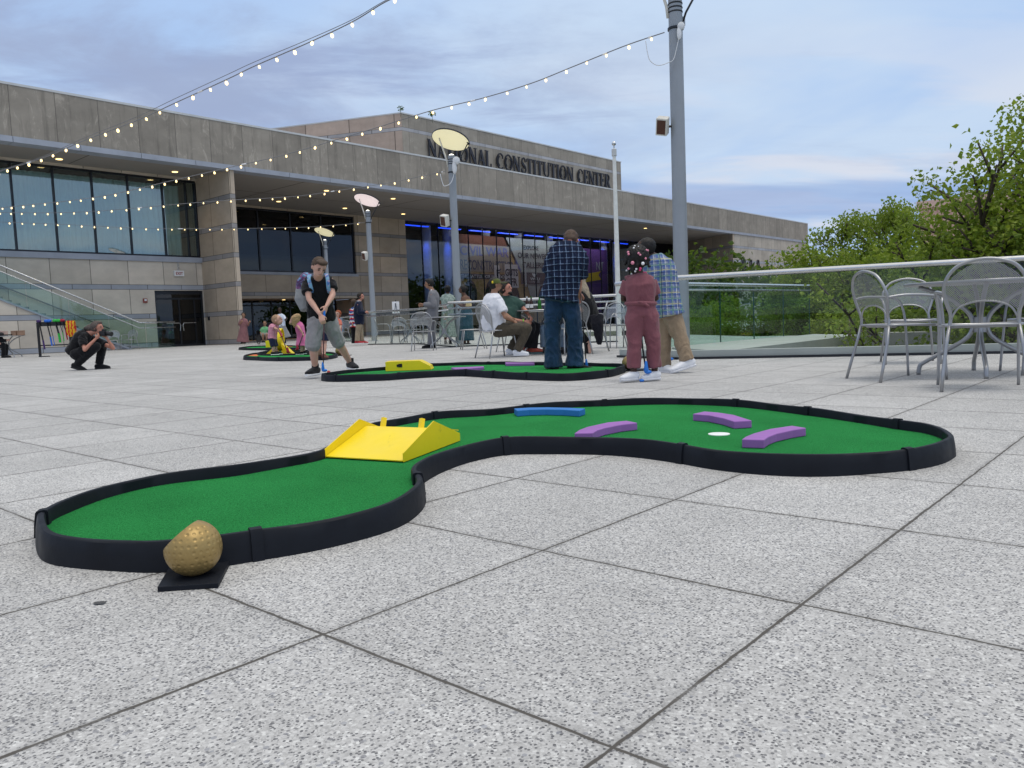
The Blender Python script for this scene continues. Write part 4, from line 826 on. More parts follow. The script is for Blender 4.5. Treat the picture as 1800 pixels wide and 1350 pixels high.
mb = MB(); mb.ell((0, 0, 0), (.021, .021, .021)); o = mb.build('golf_ball', M_RED, None, smooth=True); o.location = gnd(578, 657.5, TZ) + Vector((0, .0, .021)); tag(o, 'red golf ball at the left end of the second course', 'golf ball')
# ================================================================== CHAIRS AND TABLES
def mesh_metal(name='perforated_metal', scale=1.0):
    t = NT(name); o = t.map((1, 1, 1)); s_ = t.xyz(o)
    d1 = t.math('FRACT', t.math('MULTIPLY', t.math('ADD', s_[0], s_[2]), 75*scale)); d2 = t.math('FRACT', t.math('MULTIPLY', t.math('SUBTRACT', s_[0], s_[2]), 75*scale))
    k = t.math('MULTIPLY', t.math('LESS_THAN', t.math('ABSOLUTE', t.math('SUBTRACT', d1, .5)), .33), t.math('LESS_THAN', t.math('ABSOLUTE', t.math('SUBTRACT', d2, .5)), .33))
    tr = t.n('ShaderNodeBsdfTransparent'); mx = t.n('ShaderNodeMixShader'); t.L.new(k, mx.inputs[0]); t.L.new(t.b.outputs[0], mx.inputs[1]); t.L.new(tr.outputs[0], mx.inputs[2]); t.L.new(mx.outputs[0], t.out.inputs[0])
    t.set(col=(.36, .37, .385), rough=.42, metal=.75); return t.m
M_MESH = mesh_metal(); M_CH = pm('silver_grey_tube', (.37, .375, .385), .36, .75, ns=5, na=.08); M_SEAT = pm('silver_seat', (.50, .52, .56), .38, .7, ns=30, na=.1)
def make_chair(arms):
    o = thing('armchair' if arms else 'side_chair', 'x', 'chair'); r = .0115
    # back loop from foot to foot
    half = [(.245, -.30, 0), (.235, -.27, .12), (.215, -.225, .30), (.195, -.20, .43), (.19, -.205, .50), (.215, -.222, .58), (.232, -.24, .66), (.215, -.262, .74), (.16, -.282, .81), (.08, -.292, .842), (0, -.295, .852)]
    pts = half + [(-x, y, z) for x, y, z in half[-2::-1]]; P = catmull(pts, 5, False)
    loop = [p for p in P if p.z > .47]
    mb = MB(); mb.tube([p for p in P if p.z > .40], r, 8); mb.build('back_frame', M_CH, o, smooth=True)
    for s in (1, -1):
        mb = MB(); mb.tube([Vector((x*s, y, z)) for x, y, z in half[:4]], r, 8); mb.build('leg', M_CH, o, smooth=True)
    arch = catmull([(-.187, -.205, .475), (-.15, -.213, .54), (-.08, -.22, .575), (0, -.222, .585), (.08, -.22, .575), (.15, -.213, .54), (.187, -.205, .475)], 4, False)
    mb = MB(); mb.tube(arch, .007, 6); mb.build('lower_arch', M_CH, o, smooth=True)
    # mesh panel between arch and loop
    N = 14; mb = MB(); rows = []
    top = resample([p for p in loop if p.z >= .47], .01, False)
    def wid(z):
        z_ = [(.47, .19), (.50, .19), (.58, .215), (.66, .232), (.74, .215), (.81, .16), (.835, .10), (.85, .02)]
        for a, b in zip(z_, z_[1:]):
            if a[0] <= z <= b[0]: return a[1] + (b[1]-a[1])*(z-a[0])/(b[0]-a[0])
        return .01
    yz = lambda z: -.20 - .095*max(0, (z-.43)/.42)
    for j in range(N+1):
        row = []
        for i in range(17):
            x = -1 + 2*i/16; zb = .475 + .11*math.sqrt(max(0, 1-(x*.98)**2)); zt = .66 + .19*math.sqrt(max(0, 1-x*x)); z = zb + (max(zt, zb)-zb)*j/N
            z = max(z, zb); xx = x*wid(min(max(z, .475), .85))*(1 if True else 1); row.append(Vector((xx, yz(z) - .012*(1-x*x), z)))
        rows.append(row)
    i0 = 0
    for r_ in rows: mb.v += r_
    for j in range(N):
        for i in range(16): mb.f.append([j*17+i, j*17+i+1, (j+1)*17+i+1, (j+1)*17+i]); mb.mi.append(0)
    mb.build('backrest', M_MESH, o, smooth=True, fix=False)
    # seat
    sp = catmull([(-.20, -.20, .43), (-.225, -.05, .43), (-.22, .12, .43), (-.15, .21, .428), (0, .235, .425), (.15, .21, .428), (.22, .12, .43), (.225, -.05, .43), (.20, -.20, .43), (0, -.215, .43)], 3)
    mb = MB(); mb.tube(sp, .009, 6, closed=True); mb.build('seat_rim', M_CH, o, smooth=True)
    mb = MB(); c = Vector((0, 0, .422)); mb.rings([[p for p in sp], [c + (p-c)*.6 + Vector((0, 0, -.004)) for p in sp], [c + (p-c)*.05 + Vector((0, 0, -.006)) for p in sp]], cap=False); mb.build('seat', M_SEAT, o, smooth=True)
    if arms:
        for s in (1, -1):
            mb = MB(); mb.tube(catmull([(.228*s, -.235, .64), (.262*s, -.12, .655), (.27*s, .04, .65), (.262*s, .15, .625), (.245*s, .195, .52), (.24*s, .215, .30), (.245*s, .235, 0)], 4, False), .0105, 8); mb.build('arm', M_CH, o, smooth=True)
        mb = MB(); mb.tube([(-.245, .18, .418), (.245, .18, .418)], .009, 6); mb.tube([(-.2, -.15, .418), (.2, -.15, .418)], .009, 6); mb.build('stretcher', M_CH, o, smooth=True)
    else:
        for s in (1, -1):
            mb = MB(); mb.tube([(.19*s, .17, .42), (.20*s, .19, .30), (.235*s, .235, 0)], .0115, 8); mb.build('leg', M_CH, o, smooth=True)
        mb = MB(); mb.tube([(-.19, .17, .418), (.19, .17, .418)], .009, 6); mb.build('stretcher', M_CH, o, smooth=True)
    return o
protoA = make_chair(True); protoS = make_chair(False); _used = {}
def chair(label, pos, face, arms=True, group='silver mesh chairs on the plaza', s=1.0):
    """face: direction the sitter looks (world xy)"""
    rz = math.atan2(face[1], face[0]) - math.pi/2; pr = protoA if arms else protoS; k = 'A' if arms else 'S'
    if k not in _used: _used[k] = 1; c = pr; c.location = (pos[0], pos[1], 0.001); c.rotation_euler = (0, 0, rz); c['label'] = label; c['group'] = group
    else: c = dup(pr, (pos[0], pos[1], 0.001), rz, label, group)
    c.scale = (s, s, s); return c
def make_table(r=.55):
    o = thing('cafe_table', 'x', 'table')
    mb = MB(); mb.lathe([(.001, .728), (r-.01, .728), (r, .733), (r, .745), (r-.004, .75), (.001, .75)], 48); mb.build('tabletop', M_CH, o, smooth='auto')
    for k in range(4):
        a = R(45 + 90*k); d = Vector((math.cos(a), math.sin(a), 0)); P = [d*rr + Vector((0, 0, z)) for rr, z in ((r*.80, .72), (r*.45, .64), (.10, .52), (.055, .44), (.055, .36), (.12, .27), (r*.70, .11), (r*.78, .07), (r*.80, 0))]
        mb = MB(); mb.tube(catmull(P, 3, False), .017, 8); mb.build('leg', M_CH, o, smooth=True)
    mb = MB(); mb.lathe([(.05, .34), (.05, .46)], 12); mb.build('hub', M_CH, o, smooth='auto'); return o
ptab = make_table(); _t = [0]
def table(label, pos, rz=0, s=1.0):
    if not _t[0]: c = ptab; _t[0] = 1; c['label'] = label
    else: c = dup(ptab, (0, 0, 0), rz, label)
    c.location = (pos[0], pos[1], .001); c.rotation_euler = (0, 0, rz); c['group'] = 'round cafe tables'; c.scale = (s, s, 1); return c
def mid(*px):
    p = sum((gnd(*q) for q in px), Vector())/len(px); return p
# right hand group
rt = gnd(1722, 658); table('large round table at the right, ringed by four armchairs', rt, R(20), 1.0)
def ch2(label, rear, frontp, **k):
    a = mid(*rear); b = mid(*frontp); d = (b-a); return chair(label, (a+b)/2 + Vector((0, 0, 0)), d, **k)
chair('armchair left of the right hand table, seen from its side', gnd(1580, 666), (1, .10))
chair('armchair behind the left side of the right hand table, its mesh back seen through', gnd(1600, 638), (rt - gnd(1600, 638)) * Vector((1, 1, 0)) + Vector((-.35, 0, 0)))
ch2('nearest armchair at the right, turned with its back to the camera', [(1665, 692), (1803, 691)], [(1652, 672), (1782, 675)])
chair('armchair cut by the right edge of the photo, facing the table', gnd(1835, 655), (-1, .25))
# middle groups
t2 = gnd(782, 611); table('round table by the balustrade in front of the man in grey', t2, R(0))
ch2('armchair left of the middle table, seen from behind at an angle', [(716, 621), (745, 620)], [(747, 611), (771, 614)])
chair('armchair behind the middle table, facing the camera', gnd(758, 605), (.25, -1))
chair('side chair right of the middle table, facing left', gnd(830, 614), (-1, -.15), arms=False)
t4 = gnd(722, 604); table('farther round table beside the balustrade, left of the middle table', t4, R(15), .9)
chair('armchair seen from the front beside the farther table', gnd(703, 603), (.15, -1)); chair('armchair turned sideways left of the farther table', gnd(676, 604.5), (1, .2)); chair('armchair behind the farther table by the glass', gnd(727, 600), (-.4, -1))
chair('armchair by the pale balustrade behind the backpack boy', gnd(600, 604), (-.6, -.8), arms=False)
t3 = gnd(948, 622); table('round table with beer bottles between the seated people', t3, R(10))
chair('side chair under the man in the white t-shirt', gnd(877, 628), (.88, .5), arms=False, s=1.02)
chair('side chair under the man in the dark green shirt', gnd(905, 617.5), (1, -.3), arms=False)
chair('side chair with curved back behind the legs of the plaid man', gnd(1004, 623), (-.35, .95), arms=False)
chair('side chair under the woman in black', gnd(1040, 617.5), (-1, .1), arms=False)
chair('empty armchair right of the woman in black', gnd(1068, 611), (-.7, -.7)); chair('armchair behind the glass corner left of the girl in pink', gnd(1112, 611), (-.4, -1))
# left group
t5 = gnd(15, 628.5); table('round table with small boxes at the left edge by the wall', t5, R(10))
chair('pale side chair behind the photographer beside the stair', gnd(200, 616), (.3, -1), arms=False); chair('pale armchair at the foot of the stair railing', gnd(229, 614.5), (-.2, -1)); chair('armchair behind the club rack by the wall', gnd(119, 618), (.6, -1)); chair('armchair at the left edge table under the person in black', gnd(-4, 626), (1, .3))
# things on tables
def bottle(label, px, py, Y, mat, capm, lab=None):
    p = at(px, py, Y); o = thing('beer_bottle', label, 'bottle', (p.x, p.y, .751), 0, 'beer bottles on the table')
    mb = MB(); mb.lathe([(.001, 0), (.03, 0), (.031, .01), (.031, .125), (.026, .15), (.014, .175), (.0125, .225), (.001, .226)], 16); mb.build('glass', mat, o, smooth='auto')
    mb = MB(); mb.lathe([(.0132, .19), (.0135, .232), (.001, .234)], 12); mb.build('neck_foil', capm, o, smooth='auto')
    if lab: mb = MB(); mb.lathe([(.0315, .04), (.0315, .105)], 16, cap=False); mb.build('paper_label', lab, o, smooth=True)
    return o
Mb = pm('brown_bottle_glass', (.035, .012, .006), .1); Mg = pm('green_bottle_glass', (.02, .14, .015), .1); Mw = pm('paper_white', (.8, .8, .8), .7)
bottle('brown beer bottle with white label and white neck foil', 927, 548, t3.y-.05, Mb, Mw, Mw); bottle('dark green bottle in the middle of the three bottles', 934.5, 548, t3.y+.05, Mb, Mg, Mw); bottle('bright green bottle nearest the plaid man', 949, 548, t3.y-.1, Mg, Mg, Mg)
for u, lab, w_ in ((915, 'white box of napkins on the table before the seated men', .11),):
    p = at(u, 549, t3.y-.15); mb = MB(); mb.box(-w_/2, w_/2, -.04, .04, 0, .03); o = mb.build('napkin_box', Mw); o.location = (p.x, p.y, .751); tag(o, lab, 'box'); bevel(o)
p = at(784, 553, t2.y); mb = MB(); mb.lathe([(.001, 0), (.028, 0), (.035, .1), (.031, .098), (.025, .008), (.001, .008)], 16); o = mb.build('drinking_glass', glassm('clear_cup', (.8, .85, .75), .9, 0, .15), None, smooth='auto'); o.location = (p.x, p.y, .751); tag(o, 'small clear drinking glass on the middle table', 'glass')
Mk = pm('kraft_cardboard', (.30, .19, .13), .9)
for u, lab, mt, w_ in ((26, 'left brown cardboard box on the table at the left edge', Mk, .17), (37, 'right brown cardboard box on the table at the left edge', Mk, .17), (7, 'pinkish box at the end of the left edge table', pm('pale_pink_card', (.62, .45, .38), .8), .17)):
    p = at(u, 586, t5.y); mb = MB(); mb.box(-w_/2, w_/2, -.09, .09, 0, .16); mb.box(-w_/2-.004, w_/2+.004, -.094, .094, .15, .172); o = mb.build('cardboard_box', mt); o.location = (p.x, p.y, .751); tag(o, lab, 'box', 'boxes on the left edge table'); bevel(o, .006)
mb = MB(); p = at(12, 587, t5.y-.2); mb.box(-.25, .12, -.1, .1, 0, .05); mb.ell((-.2, 0, .06), (.09, .08, .07)); o = mb.build('black_bag', pm('black_nylon', (.012, .012, .014), .7)); o.location = (p.x, p.y, .753); tag(o, 'flat black bag lying on the left edge table', 'bag')
# club rack
pr_ = gnd(71, 627.5); RY = pr_.y; pr2 = at(126, 620, RY); rk = thing('club_rack', 'black metal rack holding mini golf clubs with coloured grips', 'club rack', (pr_.x, pr_.y, 0)); wd = pr2.x - pr_.x
MBK = pm('black_metal', (.012, .012, .014), .4)
mb = MB(); mb.box(-.03, .03, -.03, .03, 0, 1.15); mb.build('upright', MBK, rk); mb = MB(); mb.box(wd-.03, wd+.03, -.03, .03, 0, 1.15); mb.build('upright', MBK, rk)
for x_ in (0, wd): mb = MB(); mb.box(x_-.03, x_+.3, -.05, .05, .001, .03); mb.build('foot', MBK, rk)
mb = MB(); mb.box(.03, wd-.03, -.10, .10, 1.02, 1.16); mb.build('top_tray', MBK, rk); mb = MB(); mb.box(.03, wd-.03, -.02, .02, .36, .40); mb.build('lower_bar', MBK, rk)
grp = {'purple': (.05, .02, .12), 'blue': (.02, .14, .6), 'green': (.03, .45, .06), 'red': (.35, .01, .04)}
for f, cname, lo2, w_ in ((.12, 'purple', .25, .055), (.36, 'blue', .36, .05), (.44, 'blue', .38, .025), (.63, 'green', .46, .075), (.75, 'green', .50, .028), (.86, 'red', .54, .045)):
    x = pr_.x + wd*f; c = thing('golf_club', '%s gripped golf club hanging in the rack, %s' % (cname, 'slim one' if w_ < .04 else 'broad one'), 'golf club', (x, RY-.10, 0), 0, 'clubs hanging in the rack')
    m1 = pm('grip_'+cname, grp[cname], .5); mb = MB(); mb.tube([(0, -.02, 1.14), (.08, -.02, lo2+.30)], w_*.6, 8, flat=.5); mb.build('shaft', MBK, c, smooth='auto'); mb = MB(); mb.tube([(.08, -.02, lo2+.30), (.11, -.02, lo2)], w_*.75, 8, flat=.5); mb.build('grip', m1, c, smooth='auto')
    mb = MB(); mb.ell((-.02, 0, 1.19), (.09, .05, .05), 10, 8); mb.build('club_head', m1, c, smooth=True)
tb = at(125, 578, RY-.2); bg_ = thing('foil_bag', 'shiny orange and red striped foil bag hanging on the end of the club rack', 'bag', (tb.x, tb.y, tb.z))
t = NT('orange_foil'); s_ = t.xyz(); st_ = t.math('SINE', t.math('MULTIPLY_ADD', s_[0], 60, t.math('MULTIPLY', t.noise(12, 3), 9))); t.set(col=t.mix(t.ramp(st_, -.2, .6), (.75, .42, .02), (.60, .03, .02)), rough=.25, metal=.6); t.bump(t.noise(25, 3), .8, .02)
mb = MB(); mb.rings([[Vector((x*w_, y*d_, z)) for x, y in ((-1, -1), (0, -1.2), (1, -1), (1, 1), (0, 1), (-1, 1))] for z, w_, d_ in ((-.26, .06, .03), (-.18, .13, .05), (0, .15, .06), (.2, .14, .05), (.27, .13, .03))]); mb.build('bag_body', t.m, bg_, smooth='auto')
mb = MB(); mb.box(-.05, .05, -.03, .03, -.33, -.26); mb.build('drawstring', MBK, bg_)
# easel photo
ea = at(696, 545, 27); es = thing('photo_easel', 'white framed photo print standing on an easel behind the balustrade', 'easel', (ea.x, ea.y, 0))
mb = MB(); mb.box(-.12, .12, -.02, 0, 1.0, 1.40); mb.build('print', Mw, es); mb = MB()
for a, b in (((-.02, .0), (.0, 1.28)), ((-.05, 1.02), (.0, 1.25)), ((.06, 1.02), (.0, 1.25))): pass
mb.tube([(-.05, -.03, 1.03), (0, -.03, 1.32)], .010, 5); mb.tube([(.06, -.035, 1.03), (0, -.035, 1.32)], .010, 5); mb.ell((0, -.03, 1.32), (.025, .01, .03), 8, 6); mb.build('printed_tripod', pm('print_grey', (.15, .16, .18), .7), es)
mb = MB(); mb.tube([(-.25, .1, 0), (0, .0, 1.45)], .012, 5); mb.tube([(.25, .1, 0), (0, .01, 1.45)], .012, 5); mb.tube([(0, .5, 0), (0, .02, 1.45)], .012, 5); mb.build('easel_legs', MBK, es)
# ================================================================== STRING LIGHTS
M_BULB = emit('warm_bulb', (1.0, .74, .34), 2.6); M_WIRE = pm('grey_cable', (.20, .20, .21), .6); M_SOCK = pm('socket_grey', (.30, .31, .33), .6); M_TAPE = pm('white_tape', (.75, .76, .78), .5)
pb = MB(); pb.lathe([(.001, -.062), (.012, -.058), (.019, -.045), (.021, -.032), (.016, -.018), (.010, -.008), (.001, -.007)], 10); bulb_me = pb.mesh('bulb', [M_BULB], True)
ps = MB(); ps.lathe([(.001, .012), (.011, .01), (.013, -.005), (.010, -.012), (.001, -.012)], 8); sock_me = ps.mesh('socket', [M_SOCK], True)
def string(label, px, Ya, Yb, sp_a, sp_b, double=False, endtape=()):
    P2 = catmull([Vector((u, v, 0)) for u, v in px], 24, False); L = [0]
    for a, b in zip(P2, P2[1:]): L.append(L[-1] + (b-a).length)
    T = L[-1]; Y = lambda s: 1/((1-s/T)/Ya + (s/T)/Yb); P3 = [at(p.x, p.y, Y(s)) for p, s in zip(P2, L)]
    o = thing('string_light', label, 'string light', P3[0], 0, 'strings of warm bulbs over the plaza'); l0 = Vector(o.location)
    mb = MB(); mb.tube([p - l0 for p in P3], .0075, 6); 
    if double: 
        mb2 = MB(); mb2.tube([p - l0 + Vector((0, 0, .012 + .06*math.sin(math.pi*i/len(P3))**2)) for i, p in enumerate(P3)], .005, 5); mb2.build('support_cable', M_WIRE, o, smooth=True)
    mb.build('cable', M_WIRE, o, smooth=True)
    s = sp_a*.6; k = 0; rnd = random.Random(len(label))
    while s < T and k < 98:
        j = next((i for i in range(len(L)-1) if L[i+1] >= s), len(L)-2); t = (s-L[j])/(L[j+1]-L[j]); p = P3[j].lerp(P3[j+1], t) - l0
        b = D.objects.new('bulb', bulb_me); col.objects.link(b); b.parent = o; b.location = p - Vector((0, 0, .008)); b.rotation_euler = (rnd.uniform(-.35, .35), rnd.uniform(-.35, .35), 0); q = rnd.uniform(.85, 1.15)*(1.1 if double else .95); b.scale = (q,)*3
        c = D.objects.new('socket', sock_me); col.objects.link(c); c.parent = b
        s += (sp_a + (sp_b-sp_a)*s/T)*rnd.uniform(.88, 1.12); k += 1
    for f in endtape:
        j = int(f*(len(P3)-1)); mb = MB(); mb.tube([P3[j]-l0, P3[min(j+2, len(P3)-1)]-l0], .014, 6); mb.build('tape', M_TAPE, o)
    return o
string('nearest bulb string climbing out of the top of the photo over the left wing', [(760, -35), (680, 2), (620, 38), (540, 76), (450, 115), (400, 139), (310, 180), (240, 212), (150, 246), (80, 276), (0, 301), (-80, 325)], 10.5, 19, 44, 17, True, (.5, .85))
string('long bulb string from the tall nearest post to the left wing', [(1168, 57), (1100, 80), (1010, 116), (935, 146), (850, 172), (760, 194), (670, 222), (600, 243), (500, 272), (400, 295), (300, 318), (200, 341), (120, 353), (60, 359), (-60, 372)], 12, 23, 40, 17, False, (.03, .1, .3, .62))
string('bulb string from the post with the pale yellow disc', [(783, 301), (740, 310), (680, 322), (600, 334), (530, 344), (460, 349), (400, 352), (300, 360), (200, 369), (100, 374), (-60, 373)], 22.3, 24, 25, 21, False, (.02, .32, .75))
string('lowest bulb string from the post with the pinkish disc', [(641, 391), (600, 395), (540, 399), (460, 401), (400, 402), (300, 402), (200, 399), (100, 394), (-60, 388)], 32, 26, 21, 23, False, (.04, .6))
def tail(px, Y, label, cat='cable'):
    P = [at(u, v, Y) for u, v in px]; o = thing('cable_loop', label, cat, P[0]); mb = MB(); mb.tube([p-P[0] for p in catmull(P, 5, False)], .006*Y/12, 6); mb.build('cable', M_TAPE, o, smooth=True)
    mb = MB(); q = P[-1]-P[0]; s = Y/12; mb.ell(q + Vector((0, 0, .03*s)), (.035*s, .03*s, .10*s)); mb.ell(q + Vector((.03*s, 0, .13*s)), (.055*s, .04*s, .06*s)); mb.build('wrapped_plug', M_TAPE, o, smooth=True); return o
tail([(1135, 72), (1138, 92), (1143, 107), (1157, 115), (1175, 110), (1184, 104), (1190, 82), (1194, 62)], 11.85, 'loose white cable loop with wrapped plug on the tall nearest post')
tail([(774, 306), (778, 322), (782, 327), (792, 322), (797, 310), (799, 298)], 22.2, 'loose white cable loop on the post with the pale yellow disc')
# ================================================================== PEOPLE
_sc2 = D.scenes.new('workbench')
def remesh(mb, vox, sm=4, noise_amp=0, noise_f=8, seed=0):
    me = mb.mesh('tmp'); o = D.objects.new('tmp', me); _sc2.collection.objects.link(o)
    m = o.modifiers.new('r', 'REMESH'); m.mode = 'VOXEL'; m.voxel_size = vox; m.use_smooth_shade = True
    if sm: s = o.modifiers.new('s', 'SMOOTH'); s.iterations = sm; s.factor = .5
    vl = _sc2.view_layers[0]; vl.update(); dg = vl.depsgraph; me2 = D.meshes.new_from_object(o.evaluated_get(dg)); D.objects.remove(o); D.meshes.remove(me)
    if noise_amp:
        cn = [(v.co.copy(), v.normal.copy()) for v in me2.vertices]; out_ = []
        for p, nn_ in cn:
            q = Vector((p.x*noise_f, p.y*noise_f, p.z*noise_f*.75)) + Vector((seed*3.1,)*3)
            h = 1-abs(mnoise.noise(q + Vector((mnoise.noise(q*.7),)*3)*1.2))*2.6 + .4*mnoise.noise(q*2.7)
            out_.extend(p + nn_*h*noise_amp)
        me2.vertices.foreach_set('co', out_); me2.update()
    me2.polygons.foreach_set('use_smooth', [True]*len(me2.polygons)); return me2
def frustum(mb, a, b, ra, rb, n=16, fl=1.0): mb.tube([a, Vector(a).lerp(Vector(b), .5), b], [ra, (ra+rb)/2, rb], n)
def loft(mb, st, lat, n=24, p=2.3):
    """st: (centre, half width, half depth); lat: sideways unit vector; rings are normal to the spine"""
    rs = []; m = len(st)
    for i, s in enumerate(st):
        a = Vector(st[max(i-1, 0)][0]); b = Vector(st[min(i+1, m-1)][0]); up = (b-a).normalized(); X = (lat - up*lat.dot(up)).normalized(); Yv = up.cross(X)
        ring = []
        for k in range(n):
            t = 2*math.pi*k/n; c, s_ = math.cos(t), math.sin(t); ring.append(Vector(s[0]) + X*(math.copysign(abs(c)**(2/p), c)*s[1]) + Yv*(math.copysign(abs(s_)**(2/p), s_)*s[2]))
        rs.append(ring)
    mb.rings(rs)
def skinm(name, c):
    if name in _M: return _M[name]
    t = NT(name); t.set(col=t.mix(t.ramp(t.noise(25, 4), .3, .7, 0, .35), c, (c[0]*.85, c[1]*.65, c[2]*.6)), rough=.52, spec=.35); t.b.inputs['Subsurface Weight'].default_value = .12; t.b.inputs['Subsurface Radius'].default_value = (.02, .008, .004); _M[name] = t.m; return t.m
SK = {'pale': (.56, .34, .26), 'ruddy': (.52, .25, .18), 'tan': (.34, .19, .12), 'brown': (.13, .065, .040), 'dark': (.055, .028, .018)}
def hairm(n, c): return pm('hair_'+n, c, .6, ns=40, na=.35, bump=.6, bs=90)
HR = {'dark': (.02, .014, .010), 'brown': (.06, .035, .02), 'black': (.006, .005, .005), 'blond': (.42, .28, .14), 'ginger': (.30, .07, .02), 'shaved': (.075, .045, .03), 'grey': (.09, .07, .06), 'fair': (.32, .20, .12), 'ashblond': (.38, .31, .22)}
def person(label, Y0, J, skin='pale', hair='dark', hs='short', k=1.0, face=(0, -1, 0), top=None, bottom=None, shoes=None, vox=.009, bust=1.0, girth=1.0, arms=True, thigh=.078, name='person', toes=None, ground=0.0, hand='curl', head_r=.105, hidden_legs=False, group=None):
    """J: joints as (u, v, depth offset) in the photograph's pixels"""
    P = {n: at(q[0], q[1], Y0 + (q[2] if len(q) > 2 else 0)) for n, q in J.items()}
    foot = (P.get('aL', P['hip']) + P.get('aR', P['hip']))/2
    o = thing(name, label, 'person', (foot.x, foot.y, ground), 0, group); off = Vector(o.location)
    P = {n: p - off for n, p in P.items()}
    g = girth*k; hip, neck = P['hip'], P['neck']; sL, sR = P['sL'], P['sR']; lat = (sR-sL).normalized(); hl = P['hR'] - P['hL'] if 'hR' in P else lat*.2*k; latH = hl.normalized()
    if 'hL' not in P: P['hL'] = hip - latH*.085*g; P['hR'] = hip + latH*.085*g
    spine = (neck-hip); up = spine.normalized(); fw = Vector(face).normalized()
    front = up.cross(lat); 
    if front.dot(Vector((fw.x, fw.y, 0))) < 0 and abs(front.dot(Vector((fw.x, fw.y, 0)))) > .2: front = -front
    sw = (sR-sL).length/2
    def torso(mb, e=0, hem=0, belly=0, flare=0):
        st = []
        if hem: st.append((hip - up*hem, .150*g + e + flare, .105*g + e + flare*.6))
        st += [(hip, .150*g + e + flare*.5, .108*g + e + belly*.4), (hip.lerp(neck, .25) - front*.008, .142*g + e, .104*g + e + belly), (hip.lerp(neck, .48) - front*.018*k, .150*g + e, .108*g + e + belly*.8), (hip.lerp(neck, .70) - front*.022*k, max(.160*g, sw*.88) + e, .110*g + e), (hip.lerp(neck, .87) - front*.015*k, max(.135*g, sw*.95) + e, .085*g + e), (hip.lerp(neck, .97), sw*.62 + e, .062*g + e), (neck + up*.012*k, .052*k + e*.5, .052*k + e*.5)]
        loft(mb, st, lat)
    # ---- body: one continuous surface
    mb = MB(); torso(mb, -.012*k)
    hd = P['head']; hM = None; nk = hd - neck
    hup = (P['htop']-hd).normalized() if 'htop' in P else (nk.normalized()*.6 + Vector((0, 0, .8))).normalized()
    hf = (fw - hup*fw.dot(hup)).normalized() if abs(fw.dot(hup)) < .95 else front; hx = hf.cross(hup).normalized(); Mh = Matrix((hx, hf, hup)).transposed(); r = head_r*(.55 + .45*k)
    mb.cap(neck - up*.03*k, hd - hup*r*.45 - hf*r*.12, .056*k, .050*k)
    mb.ell(hd + hup*r*.14 - hf*r*.08, (r*.74, r*.92, r*.86), M=Mh); mb.ell(hd - hup*r*.45 + hf*r*.16, (r*.54, r*.62, r*.60), M=Mh)
    mb.ell(hd + hf*r*.88 - hup*r*.14, (r*.11, r*.17, r*.24), 8, 6, Mh); mb.ell(hd + hf*r*.80 - hup*r*.55, (r*.24, r*.09, r*.10), 8, 6, Mh)
    for s in (1, -1): mb.ell(hd + hx*s*r*.76 - hf*r*.10 - hup*r*.10, (r*.09, r*.17, r*.26), 8, 6, Mh)
    fing = []
    for s in 'LR':
        S = P['s'+s] - up*.030*k; e = P.get('e'+s); w = P.get('w'+s)
        if e is None: continue
        mb.cap(S - (S-neck)*.12, e, .045*g, .034*k); mb.cap(e, e.lerp(w, .3), .034*k, .035*k); mb.cap(e.lerp(w, .3), w, .035*k, .022*k)
        hd_ = P.get('h_'+s); hdir = ((hd_ - w) if hd_ is not None else (w-e)).normalized(); hl_ = .085*k
        sd = hdir.cross(Vector(P.get('palm'+s, (0, 0, 0))) if False else fw).normalized() if abs(hdir.dot(fw)) < .95 else lat; pn = hdir.cross(sd).normalized()
        if pn.dot(hip - w) < 0: pn = -pn       # fingers curl towards the body / the thing held
        c = w + hdir*hl_*.5; loft(mb, [(w, .022*k, .016*k), (c, .036*k, .015*k), (w + hdir*hl_, .038*k, .012*k)], sd, 12)
        cu = .9 if hand == 'curl' else .25
        for q, ln in zip((-1.5, -.5, .5, 1.5), (.85, 1, .95, .75)):
            b0 = w + hdir*hl_*.95 + sd*q*.0175*k; L1 = .042*k*ln; d1 = (hdir*math.cos(cu) + pn*math.sin(cu)); d2 = (hdir*math.cos(cu*2.1) + pn*math.sin(cu*2.1)); b1 = b0 + d1*L1; mb.cap(b0, b1, .0085*k, .008*k, 8); mb.cap(b1, b1 + d2*L1*.85, .008*k, .0068*k, 8)
        ts = -1 if s == 'L' else 1; t0 = w + hdir*hl_*.3 + sd*ts*.03*k; t1 = t0 + (hdir*.7 + sd*ts*.5 + pn*.5).normalized()*.035*k; mb.cap(t0, t1, .0105*k, .009*k, 8); mb.cap(t1, t1 + (hdir*.8 + pn*.6).normalized()*.026*k, .009*k, .0075*k, 8)
    if not hidden_legs:
        for s in 'LR':
            if 'k'+s not in P: continue
            H, K, A = P['h'+s], P['k'+s], P['a'+s]; mb.cap(H, K, thigh*g*.92, .050*k); mb.cap(K, K.lerp(A, .35), .050*k, .052*k); mb.cap(K.lerp(A, .35), A, .052*k, .034*k)
            td = Vector((toes or {}).get(s, tuple(fw))); td = td.normalized(); mb.cap(A, A + td*.12*k + Vector((0, 0, -.045*k)), .034*k, .028*k)
    me = remesh(mb, min(vox, .008), 3); me.materials.append(skinm('skin_'+skin, SK[skin])); b = D.objects.new('body', me); col.objects.link(b); b.parent = o
    # face details
    fb = MB()
    for s in (1, -1):
        e = hd + hx*s*r*.30 + hf*r*.79 + hup*r*.04; fb.ell(e, (r*.13, r*.05, r*.07), 8, 6, Mh)
        fb.ell(e + hup*r*.20 + hf*r*.03, (r*.18, r*.05, r*.04), 8, 6, Mh)
    ee = fb.build('eyes', pm('eye_dark', (.02, .015, .012), .3), o, smooth=True)
